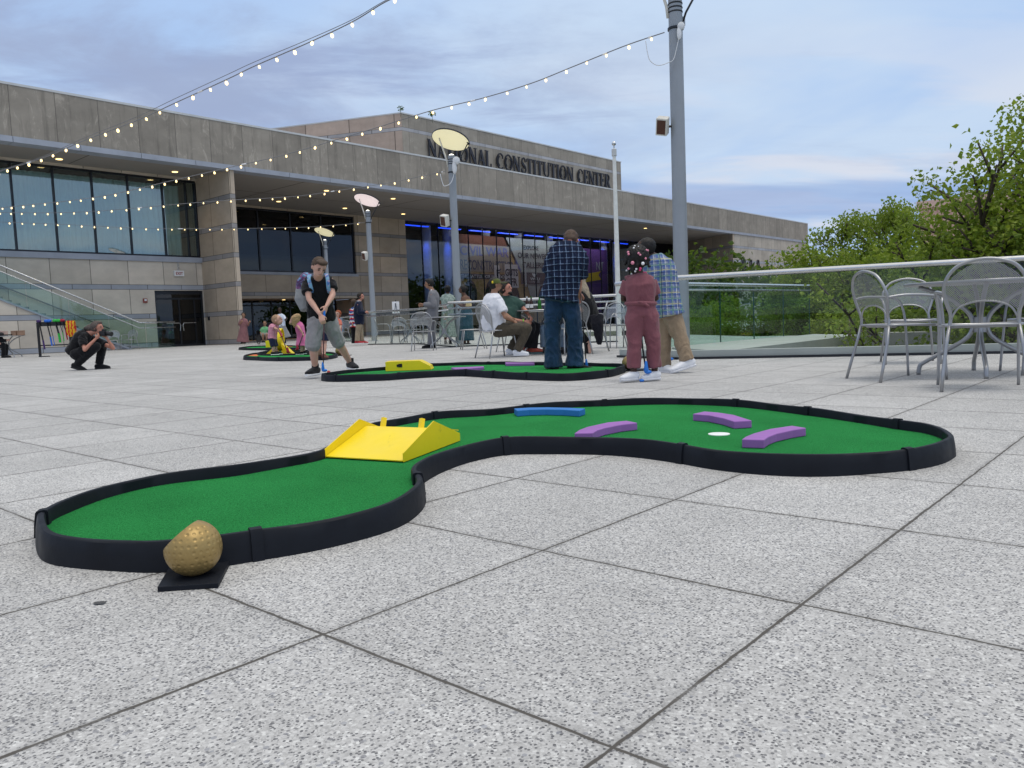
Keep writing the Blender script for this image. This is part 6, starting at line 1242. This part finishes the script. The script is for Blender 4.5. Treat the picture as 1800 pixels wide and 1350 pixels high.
person('long haired person in red white and blue patterned top behind the man in the blazer', 26.2,
    dict(head=(622.5, 532, .0), neck=(622, 540, .0), sL=(618.5, 544, 0), sR=(626, 544, .0), eL=(618, 557, -.03), eR=(627, 557, 0), wL=(619, 568, -.1), wR=(627, 568, -.1), hip=(623, 571, 0), kL=(621, 585, 0), kR=(626, 585, 0), aL=(621, 599.5, 0), aR=(626, 599.5, 0), hair=(621, 545, .05)),
    'tan', 'brown', 'long', .92, (.6, .7, 0), dict(mat=t.m, sleeve=.9, hem=.08, loose=.015), dict(kind='pants', mat=MBLK, len=.98, loose=.012), BS, vox=.014)
# 13, 14 women behind the rail
t = NT('sage_print'); t.set(col=t.mix(t.ramp(t.noise(22, 5), .4, .6), (.20, .26, .23), (.33, .40, .36)), rough=.9)
person('woman in sage green patterned dress behind the rail, back to the camera', 22.3,
    dict(head=(787, 509, .0), neck=(787, 517, .0), sL=(777, 522, 0), sR=(797, 522, .0), eL=(774, 537, .03), eR=(799, 537, 0), wL=(779, 548, .15), wR=(795, 548, .15), hip=(787, 553, 0), kL=(783, 577, 0), kR=(791, 577, 0), aL=(783, 600, 0), aR=(791, 600, 0), hemc=(787, 592, 0)),
    'brown', 'black', 'bun', 1.0, (0, 1, 0), dict(mat=t.m, sleeve=.35, hem=.04, loose=.02, name='dress_bodice'), dict(kind='skirt', mat=t.m, w=.26, d=.22, name='dress_skirt'), BS, vox=.013)
person('woman in backless pale yellow top and teal skirt behind the rail', 21.6,
    dict(head=(812.5, 509, .0), htop=(814, 500, 0), neck=(817, 519, .0), sL=(812, 523, -.05), sR=(824, 523, .1), eL=(812, 538, -.1), eR=(826, 538, .1), wL=(803, 533, -.15), wR=(812, 541, .1), hip=(820, 549, 0), kL=(817, 577, 0), kR=(823, 577, 0), aL=(817, 604, 0), aR=(823, 604, 0), hemc=(820, 598, 0)),
    'brown', 'black', 'bun', .98, (-.9, .2, -.1), None, dict(kind='skirt', mat=cloth('teal_skirt', (.012, .055, .080), .4), w=.22, d=.2), BS, vox=.013)
p = at(819, 531, 21.6); mb = MB(); loft(mb, [((0, 0, -.12), .155, .12), ((0, 0, 0), .15, .125), ((0, 0, .06), .152, .125)], Vector((1, 0, 0))); q = mb.build('yellow_top', cloth('pale_yellow_satin', (.62, .45, .22)), None, smooth='auto'); q.location = p; wy = [x for x in D.objects if x.get('label', '').startswith('woman in backless')][0]; q.location = p - Vector(wy.location); q.parent = wy
# 15, 16 toddlers
MPK = plaid('pink_gingham', (.60, .20, .30), [(0, .03, .012, 0, (.72, .42, .48), .6), (2, .03, .012, 0, (.72, .42, .48), .6)])
person('small boy in pink shirt and navy shorts bending over a red club', 15.5,
    dict(head=(488, 562.5, .0), htop=(485, 555, .0), neck=(482, 570, .0), sL=(478, 573, -.09), sR=(486, 573, .1), eL=(486, 578, -.14), eR=(490, 580, .1), wL=(493, 586, -.06), wR=(493, 588, .06), hip=(479, 595, 0), hL=(478, 597, -.05), hR=(481, 597, .05), kL=(481, 609, -.06), kR=(484, 609, .06), aL=(480, 619.5, -.06), aR=(486, 618.5, .06)),
    'pale', 'fair', 'crop', .62, (.75, -.1, -.65), dict(mat=MPK, sleeve=.55, hem=.02, loose=.022), dict(kind='shorts', mat=cloth('navy_shorts', (.012, .018, .045)), len=1.0, loose=.02), dict(mat=BS['mat'], sole=Mw, L=.26), toes={'L': (1, -.1, 0), 'R': (1, -.1, 0)}, vox=.009, head_r=.125, ground=0)
putter('dark red club held by the small boy in pink', [(491, 580, -.02), (506, 620, -.3)], 15.5, pm('putter_red', (.35, .01, .03), .4), pm('maroon_shaft', (.07, .02, .025), .4), pm('putter_red', (.35, .01, .03), .4), .3, r=.01, dirx=1)
person('small girl in pink dress with long fair hair hanging over her club', 15.9,
    dict(head=(517, 562, -.05), htop=(520, 554.5, -.04), neck=(523, 566, .0), sL=(521, 570, -.08), sR=(529, 568, .1), eL=(527, 578, -.15), eR=(533, 577, .1), wL=(532, 586, -.15), wR=(534, 586, .0), hip=(530, 592, 0), hL=(529, 594, -.04), hR=(532, 594, .04), kL=(530, 606, -.05), kR=(533, 606, .05), aL=(530, 619, -.05), aR=(535, 618, .05), hair=(511, 583, -.06), hemc=(531, 608, 0)),
    'pale', 'blond', 'long', .62, (-.65, -.15, -.75), dict(mat=cloth('pink_dress', (.62, .16, .34)), sleeve=0, hem=.02, loose=.016, name='dress_bodice'), dict(kind='skirt', mat=cloth('pink_dress', (.62, .16, .34)), w=.23, d=.2, name='dress_skirt'), dict(mat=BS['mat'], sole=Mw, L=.25), toes={'L': (-1, -.1, 0), 'R': (-1, -.1, 0)}, vox=.009, head_r=.12)
putter('thin black club held by the small girl in the pink dress', [(534, 584, -.1), (523, 615, -.25)], 15.9, pm('putter_red', (.35, .01, .03), .4), MBK, None, r=.01, dirx=-1)
# 17-19 entrance people
person('woman in white shirt and long grey skirt walking out of the entrance', 35,
    dict(head=(491.5, 545, 0), neck=(493, 552, 0), sL=(487, 555, 0), sR=(499, 555, 0), eL=(486, 564, 0), eR=(502, 563, -.1), wL=(488, 571, -.15), wR=(504, 560, -.3), hip=(495, 574, 0), kL=(495, 588, 0), kR=(499, 588, 0), aL=(496, 600, 0), aR=(501, 600, 0), hemc=(500, 594, 0)),
    'dark', 'black', 'bun', 1.0, (0, -1, 0), dict(mat=cloth('white_shirt', (.62, .68, .78)), sleeve=.8, hem=.1, loose=.02), dict(kind='skirt', mat=cloth('grey_skirt', (.24, .24, .25)), w=.30, d=.22), BS, vox=.016)
person('woman in long mauve dress standing by the fin wall with a plate', 35,
    dict(head=(428, 554, 0), neck=(428, 560, 0), sL=(422, 563, 0), sR=(434, 563, 0), eL=(421, 570, 0), eR=(436, 571, 0), wL=(424, 566, -.3), wR=(439, 566, -.2), hip=(428, 578, 0), kL=(426, 590, 0), kR=(430, 590, 0), aL=(426, 601, 0), aR=(430, 601, 0), hemc=(427, 601, 0), hair=(428, 562, .1)),
    'tan', 'dark', 'long', 1.0, (0, -1, 0), dict(mat=cloth('mauve_satin', (.24, .115, .12)), sleeve=1.1, hem=.04, loose=.02, name='dress_bodice'), dict(kind='skirt', mat=cloth('mauve_satin', (.24, .115, .12)), w=.28, d=.2, name='dress_skirt'), BS, vox=.016)
wc = person('person in light green t-shirt sitting in a wheelchair by the entrance', 35,
    dict(head=(465.5, 568.5, 0), neck=(465.5, 574.5, 0), sL=(460, 577, 0), sR=(471, 577, 0), eL=(458, 584, 0), eR=(473, 584, 0), wL=(459, 588, -.2), wR=(470, 588, -.2), hip=(465, 588, 0), hL=(462.5, 589, 0), hR=(468, 589, 0), kL=(462, 588, -.45), kR=(469, 588, -.45), aL=(463, 599, -.4), aR=(468, 599, -.4)),
    'tan', 'brown', 'crop', .95, (0, -1, 0), dict(mat=cloth('mint_jersey', (.16, .42, .20)), sleeve=.8, hem=.03, loose=.02), dict(kind='shorts', mat=cloth('pale_shorts', (.3, .28, .25)), len=.9, loose=.02), BS, vox=.016)[0]
g = at(465.5, 600, 35.1); wch = thing('wheelchair', 'dark wheelchair near the entrance doors', 'wheelchair', (g.x, g.y, 0))
for s in (-1, 1):
    mb = MB(); mb.tube([(s*.30, .1 + .29*math.cos(a_), .30 + .29*math.sin(a_)) for a_ in [i*math.pi/12 for i in range(24)]], .018, 6, closed=True); mb.build('wheel', MBK, wch, smooth=True)
mb = MB(); mb.box(-.25, .25, -.2, .25, .40, .45); mb.box(-.25, .25, .25, .29, .45, .95); mb.box(-.27, -.25, -.3, .2, .1, .62); mb.box(.25, .27, -.3, .2, .1, .62); mb.build('frame', MBK, wch)
# 20 person behind the boy, 21 ginger, 22 left edge
person('person in navy shorts and brown shoes half hidden behind the boy in black', 14.6,
    dict(head=(564, 510, .0), neck=(564, 524, .0), sL=(555, 530, 0), sR=(573, 530, 0), eL=(556, 550, -.1), eR=(572, 550, -.1), wL=(560, 566, -.2), wR=(568, 566, -.2), hip=(565, 578, 0), kL=(563, 602, 0), kR=(570, 602, 0), aL=(561, 624, .1), aR=(569, 624, -.1)),
    'pale', 'brown', 'crop', .95, (-.4, -.9, 0), dict(mat=cloth('navy_tee', (.02, .025, .05)), sleeve=.7, hem=.04, loose=.01), dict(kind='shorts', mat=cloth('navy_shorts', (.012, .018, .045)), len=.85, loose=.014), dict(mat=pm('brown_leather', (.11, .035, .02), .5), sole=BS['sole'], L=.27), toes={'L': (-1, -.3, 0), 'R': (.4, -.6, 0)}, vox=.011)
person('ginger haired person seated by the pale balustrade behind the boy in black', 24,
    dict(head=(594, 552, 0), neck=(592, 560, 0), sL=(587, 564, 0), sR=(598, 564, 0), eL=(586, 574, -.1), eR=(599, 574, -.1), wL=(590, 580, -.2), wR=(597, 580, -.2), hip=(592, 584, 0), hL=(590, 586, 0), hR=(595, 586, 0), kL=(588, 586, -.45), kR=(597, 586, -.45), aL=(588, 600, -.45), aR=(597, 600, -.45), hair=(594, 560, .1)),
    'pale', 'ginger', 'long', .9, (-.3, -.9, 0), dict(mat=cloth('coral_top', (.55, .16, .11)), sleeve=.8, hem=.03, loose=.015), dict(kind='pants', mat=MBLK, len=.97, loose=.012), BS, vox=.014)
person('person in black seated behind the left edge table, cut by the frame', 27.4,
    dict(head=(-9, 577, 0), neck=(-7, 585, 0), sL=(-14, 589, 0), sR=(0, 589, 0), eL=(-14, 600, -.1), eR=(4, 599, -.1), wL=(-4, 602, -.2), wR=(12, 598, -.1), hip=(-6, 607, 0), hL=(-9, 608, 0), hR=(-3, 608, 0), kL=(6, 606, -.1), kR=(11, 608, 0), aL=(6, 625, -.1), aR=(10, 625, 0)),
    'pale', 'dark', 'short', 1.0, (1, -.2, 0), dict(mat=MBLK, sleeve=1.9, hem=.04, loose=.02), dict(kind='pants', mat=MBLK, len=.97, loose=.014), BS, toes={'L': (1, 0, 0), 'R': (1, 0, 0)}, vox=.015)
# ================================================================== TREES
def leaf_mat(name, a, b):
    t = NT(name); gi = t.n('ShaderNodeNewGeometry'); rn = gi.outputs['Random Per Island']
    c = t.mix(rn, a, b); c = t.mix(t.ramp(t.noise(.9, 3), .35, .65, 0, .5), c, tuple(q*.55 for q in a))
    t.set(col=c, rough=.5, spec=.35); tr = t.n('ShaderNodeBsdfTranslucent'); t.L.new(t.mix(.5, c, (.24, .36, .03)), tr.inputs[0])
    mx = t.n('ShaderNodeMixShader'); mx.inputs[0].default_value = .45; t.L.new(t.b.outputs[0], mx.inputs[1]); t.L.new(tr.outputs[0], mx.inputs[2]); t.L.new(mx.outputs[0], t.out.inputs[0]); return t.m
ML1 = leaf_mat('fresh_green_leaves', (.16, .25, .032), (.36, .44, .05)); ML2 = leaf_mat('dark_green_leaves', (.03, .07, .014), (.07, .12, .024)); ML3 = leaf_mat('mid_green_leaves', (.10, .175, .03), (.22, .32, .045))
M_BARK = pm('grey_brown_bark', (.085, .065, .05), .9, ns=8, na=.3, bump=.5, bs=30)
def leaves(mb, rnd, c, n, spread, size):
    for _ in range(n):
        d = Vector((rnd.gauss(0, 1), rnd.gauss(0, 1), rnd.gauss(0, .8))); d = d*min(1, 1.5/max(d.length, .01)); p = c + d*spread
        ax = Vector((rnd.uniform(-1, 1), rnd.uniform(-1, 1), rnd.uniform(-.9, .25))).normalized(); sd = ax.cross(Vector((rnd.uniform(-1, 1), rnd.uniform(-1, 1), rnd.uniform(-.3, 1)))).normalized(); s = size*rnd.uniform(.6, 1.25)
        nrm = ax.cross(sd)*s*.16; i = len(mb.v)
        mb.v += [p, p + ax*s*.45 + sd*s*.34 + nrm, p + ax*s, p + ax*s*.45 - sd*s*.34 + nrm]; mb.f += [[i, i+1, i+2], [i, i+2, i+3]]; mb.mi += [0, 0]
def make_tree(seed, h, rad, trunk_h, n_main, leaf, n_leaf, lm, name='leafy_tree', zlow=.25, open_=1.0, spr=.13, layers=3):
    rnd = random.Random(seed); wood = MB(); lf = MB(); tips = []
    o = thing(name, 'x', 'tree')
    wood.tube([(0, 0, 0), (.03*h, .01*h, trunk_h*.6), (.0, .03*h, trunk_h), (.02*h, 0, h*.62)], [.035*h**.9, .026*h**.9, .02*h**.9, .008*h], 8)
    for i in range(n_main):
        a = i*2.4 + rnd.uniform(-.4, .4); z0 = trunk_h*(.75 + .25*rnd.random()) + (h*.55-trunk_h)*(i/n_main)*rnd.uniform(.5, 1); z0 = max(z0, trunk_h*.7)
        el = R(12 + 62*(i/n_main)) + rnd.uniform(-.15, .2); L = (rad*math.cos(el)**.5 if el < R(60) else rad*.8)*rnd.uniform(.75, 1.12); L = min(L, (h-z0)*1.25)
        p = Vector((0, 0, z0)); d = Vector((math.cos(a)*math.cos(el), math.sin(a)*math.cos(el), math.sin(el))); pts = [p]
        for s in range(5):
            d = (d + Vector((rnd.uniform(-.16, .16), rnd.uniform(-.16, .16), rnd.uniform(-.05, .12)))).normalized(); p = p + d*L/5; pts.append(p)
        wood.tube(pts, [.011*h*(1-.16*k) for k in range(6)], 6)
        for k in range(1, 6):
            for q in range(layers):
                dd = (d*.5 + Vector((rnd.uniform(-1, 1), rnd.uniform(-1, 1), rnd.uniform(-.45, .75)))).normalized(); l2 = L*rnd.uniform(.22, .42); e = pts[k] + dd*l2; m_ = pts[k].lerp(e, .5) + Vector((0, 0, .04*l2))
                wood.tube([pts[k], m_, e], [.0045*h, .0034*h, .0020*h], 4); tips.append((m_, dd, l2)); tips.append((e, dd, l2))
                for w_ in range(2):
                    d3 = (dd + Vector((rnd.uniform(-1, 1), rnd.uniform(-1, 1), rnd.uniform(-.4, .9)))).normalized(); e3 = m_.lerp(e, rnd.random()) + d3*l2*.5; wood.tube([m_.lerp(e, .5), e3], [.0030*h, .0018*h], 4); tips.append((e3, d3, l2))
    per = max(1, int(n_leaf/len(tips)))
    for e, dd, l2 in tips:
        if rnd.random() < .12*open_: continue
        leaves(lf, rnd, e, int(per*rnd.uniform(.4, 1.6)), spr*rnd.uniform(.7, 1.3)*max(1, h/5), leaf)
    wood.build('trunk', M_BARK, o, smooth=True, fix=False); lf.build('crown', lm, o, fix=False); return o
GT = 'trees beyond the balustrade'
T1 = make_tree(3, 8.2, 3.4, 2.6, 24, .10, 75000, ML1, open_=1.0, spr=.16)
T2 = make_tree(11, 7.0, 2.9, 2.0, 14, .125, 48000, ML1, open_=.3, spr=.18)
T3 = make_tree(19, 7.6, 3.0, 1.6, 15, .13, 30000, ML2, name='dark_tree', open_=.3, spr=.18)
def plant(proto, first, label, u, Y, top_v, rz, kx=1.0, group=GT, hh=None, zb=-3.2):
    b = at(u, 560, Y); top = at(u, top_v, Y).z; s = (top - zb)/hh
    c = proto if first else dup(proto, (0, 0, 0), rz, label, group)
    c['label'] = label; c['group'] = group; c.location = (b.x, b.y, zb); c.rotation_euler = (0, 0, rz); c.scale = (s*kx, s*kx, s); return c
plant(T1, True, 'tall open leafy tree filling the right edge of the photo', 1900, 13.0, 80, .6, .92, hh=8.0)
plant(T2, True, 'bright green tree just right of the pavilion end', 1500, 27, 372, 1.9, .8, hh=6.75)
plant(T2, False, 'bright green tree whose twin tips stand against the sky mid gap', 1575, 23, 352, 4.2, .72, hh=6.75)
plant(T2, False, 'bright green tree standing before the pink warehouse', 1705, 17, 412, .4, .95, hh=6.75)
plant(T1, False, 'spreading green tree under the tall open tree', 1800, 16.5, 390, 2.9, 1.0, hh=8.4)
plant(T2, False, 'bright green tree leaning in front of the tall open tree near the handrail', 1835, 14.5, 350, 5.1, .95, hh=6.75)
plant(T2, False, 'bright green tree low beside the bright tree before the warehouse', 1650, 20, 425, 2.7, .9, hh=6.75)
plant(T3, True, 'dark tree in the gap behind the bright green trees', 1600, 36, 405, .3, 1.0, hh=8.0)
plant(T3, False, 'dark tree behind the right side of the pink warehouse wall', 1770, 34, 395, 2.2, 1.0, hh=8.0)
plant(T3, False, 'dark tree low behind the bright tree next to the pavilion', 1530, 38, 412, 4.0, .9, hh=8.0)
plant(T3, False, 'dark tree seen low through the glass at the right', 1830, 24, 400, 5.0, 1.1, hh=8.0)
plant(T2, False, 'small tree with spreading twigs seen through the tinted glass', 1405, 22, 462, 3.1, .42, hh=6.75)
S1_ = make_tree(31, 3.0, 2.0, .5, 13, .12, 15000, ML1, name='leafy_shrub', open_=.2, spr=.17, layers=3)
S2_ = make_tree(37, 3.0, 2.0, .5, 12, .11, 16000, ML1, name='leafy_shrub', open_=.5, spr=.16)
GS = 'shrubs below the balustrades'
def shrub(first, pr, label, u, Y, top_v, rz, k=1.0, zb=-1.6):
    b = at(u, 560, Y); s = (at(u, top_v, Y).z - zb)/3.3; c = pr if first else dup(pr, (0, 0, 0), rz, label, GS); c['label'] = label; c['group'] = GS; c['category'] = 'shrub'; c.location = (b.x, b.y, zb); c.rotation_euler = (0, 0, rz); c.scale = (s*k, s*k, s)
rs_ = [(1245, 25, 552, 0, 1.0, 'low shrub at the left end behind the tinted glass'), (1310, 24, 530, 1.2, 1.0, 'shrub behind the second tinted glass pane'), (1268, 27, 510, 2.5, .8, 'lighter shrub rising over the low one behind tinted glass'), (1380, 24, 520, 3.3, 1.0, 'shrub behind the fourth tinted glass pane'),
       (1450, 21.5, 505, .7, 1.0, 'shrub right after the end of the tinted glass'), (1530, 20, 500, 4.4, 1.0, 'shrub behind the sunken court wall, left of the chairs'), (1610, 18.5, 500, 2.0, 1.0, 'shrub seen between the left chair and the table'), (1690, 17, 495, 5.2, 1.0, 'shrub seen through the back of the nearest chair'),
       (1770, 16, 490, .2, 1.0, 'shrub at the right behind the balustrade rail'), (1860, 15, 480, 3.8, 1.1, 'shrub at the right frame edge'), (1392, 23, 462, 5.6, .6, 'light green shrub under the script lettering'), (1480, 24, 425, 2.2, .9, 'tall shrub behind the near handrail right of the pavilion'),
       (1570, 22.5, 425, 1.0, .95, 'tall shrub between the two handrails mid right'), (1650, 21, 430, 4.9, .95, 'tall shrub over the handrail left of the nearest chair'), (1740, 19.5, 420, 3.0, 1.0, 'tall shrub over the handrail above the nearest chair'), (1440, 26, 440, 4.1, .7, 'shrub between the pavilion and the tinted glass end')]
for i, (u, Y, tv, rz, k, lab) in enumerate(rs_):
    first = i in (0, 1); pr = S1_ if i % 2 == 0 else S2_
    shrub(first, pr, lab, u, Y, tv, rz, k)
# far wooded background, one mass
rnd = random.Random(5); mb = MB()
for i in range(2600):
    a = rnd.random(); c = Vector((10 + a*60, 62 - a*22 + rnd.uniform(-4, 4), -3 + 7.2*rnd.random()**.8 + .8*math.sin(a*25))); leaves(mb, rnd, c, 7, .7, .5)
mb.build('woodland', ML2, None, fix=False); tag(D.objects['woodland'], 'dark far wooded mass behind the trees', kind='stuff')
rnd = random.Random(9); mb = MB()
for i in range(260):
    c = at(rnd.uniform(1195, 1430), 572 + rnd.uniform(-6, 12), rnd.uniform(22.8, 24)); leaves(mb, rnd, c, 16, .16, .07)
o = mb.build('ground_cover', ML3, None, fix=False); tag(o, 'low ground cover at the foot of the shrubs', kind='stuff')
mb = MB(); rnd = random.Random(13)
for i in range(70):
    c = at(rnd.gauss(1335, 30), 568 + rnd.uniform(-6, 10), rnd.uniform(22.4, 22.8)); leaves(mb, rnd, c, 3, .05, .045)
o = mb.build('white_blossom', pm('blossom_white', (.75, .76, .72), .8), None, fix=False); tag(o, 'white blossom scattered over the ground cover', kind='stuff')
# tufts on the roof edge
for u, v, lab in ((704, 196, 'tiny weed tuft on the corner of the upper block'), (760, 206, 'small weed on the roof edge behind the bulb string')):
    p = at(u, v, 44); mb = MB(); rnd = random.Random(u); leaves(mb, rnd, Vector((0, 0, .2)), 40, .10, .12); mb.tube([(0, 0, -.3), (0, 0, .3)], .01, 4); o = mb.build('weed_tuft', ML2, None, fix=False); o.location = p; tag(o, lab, 'plant')
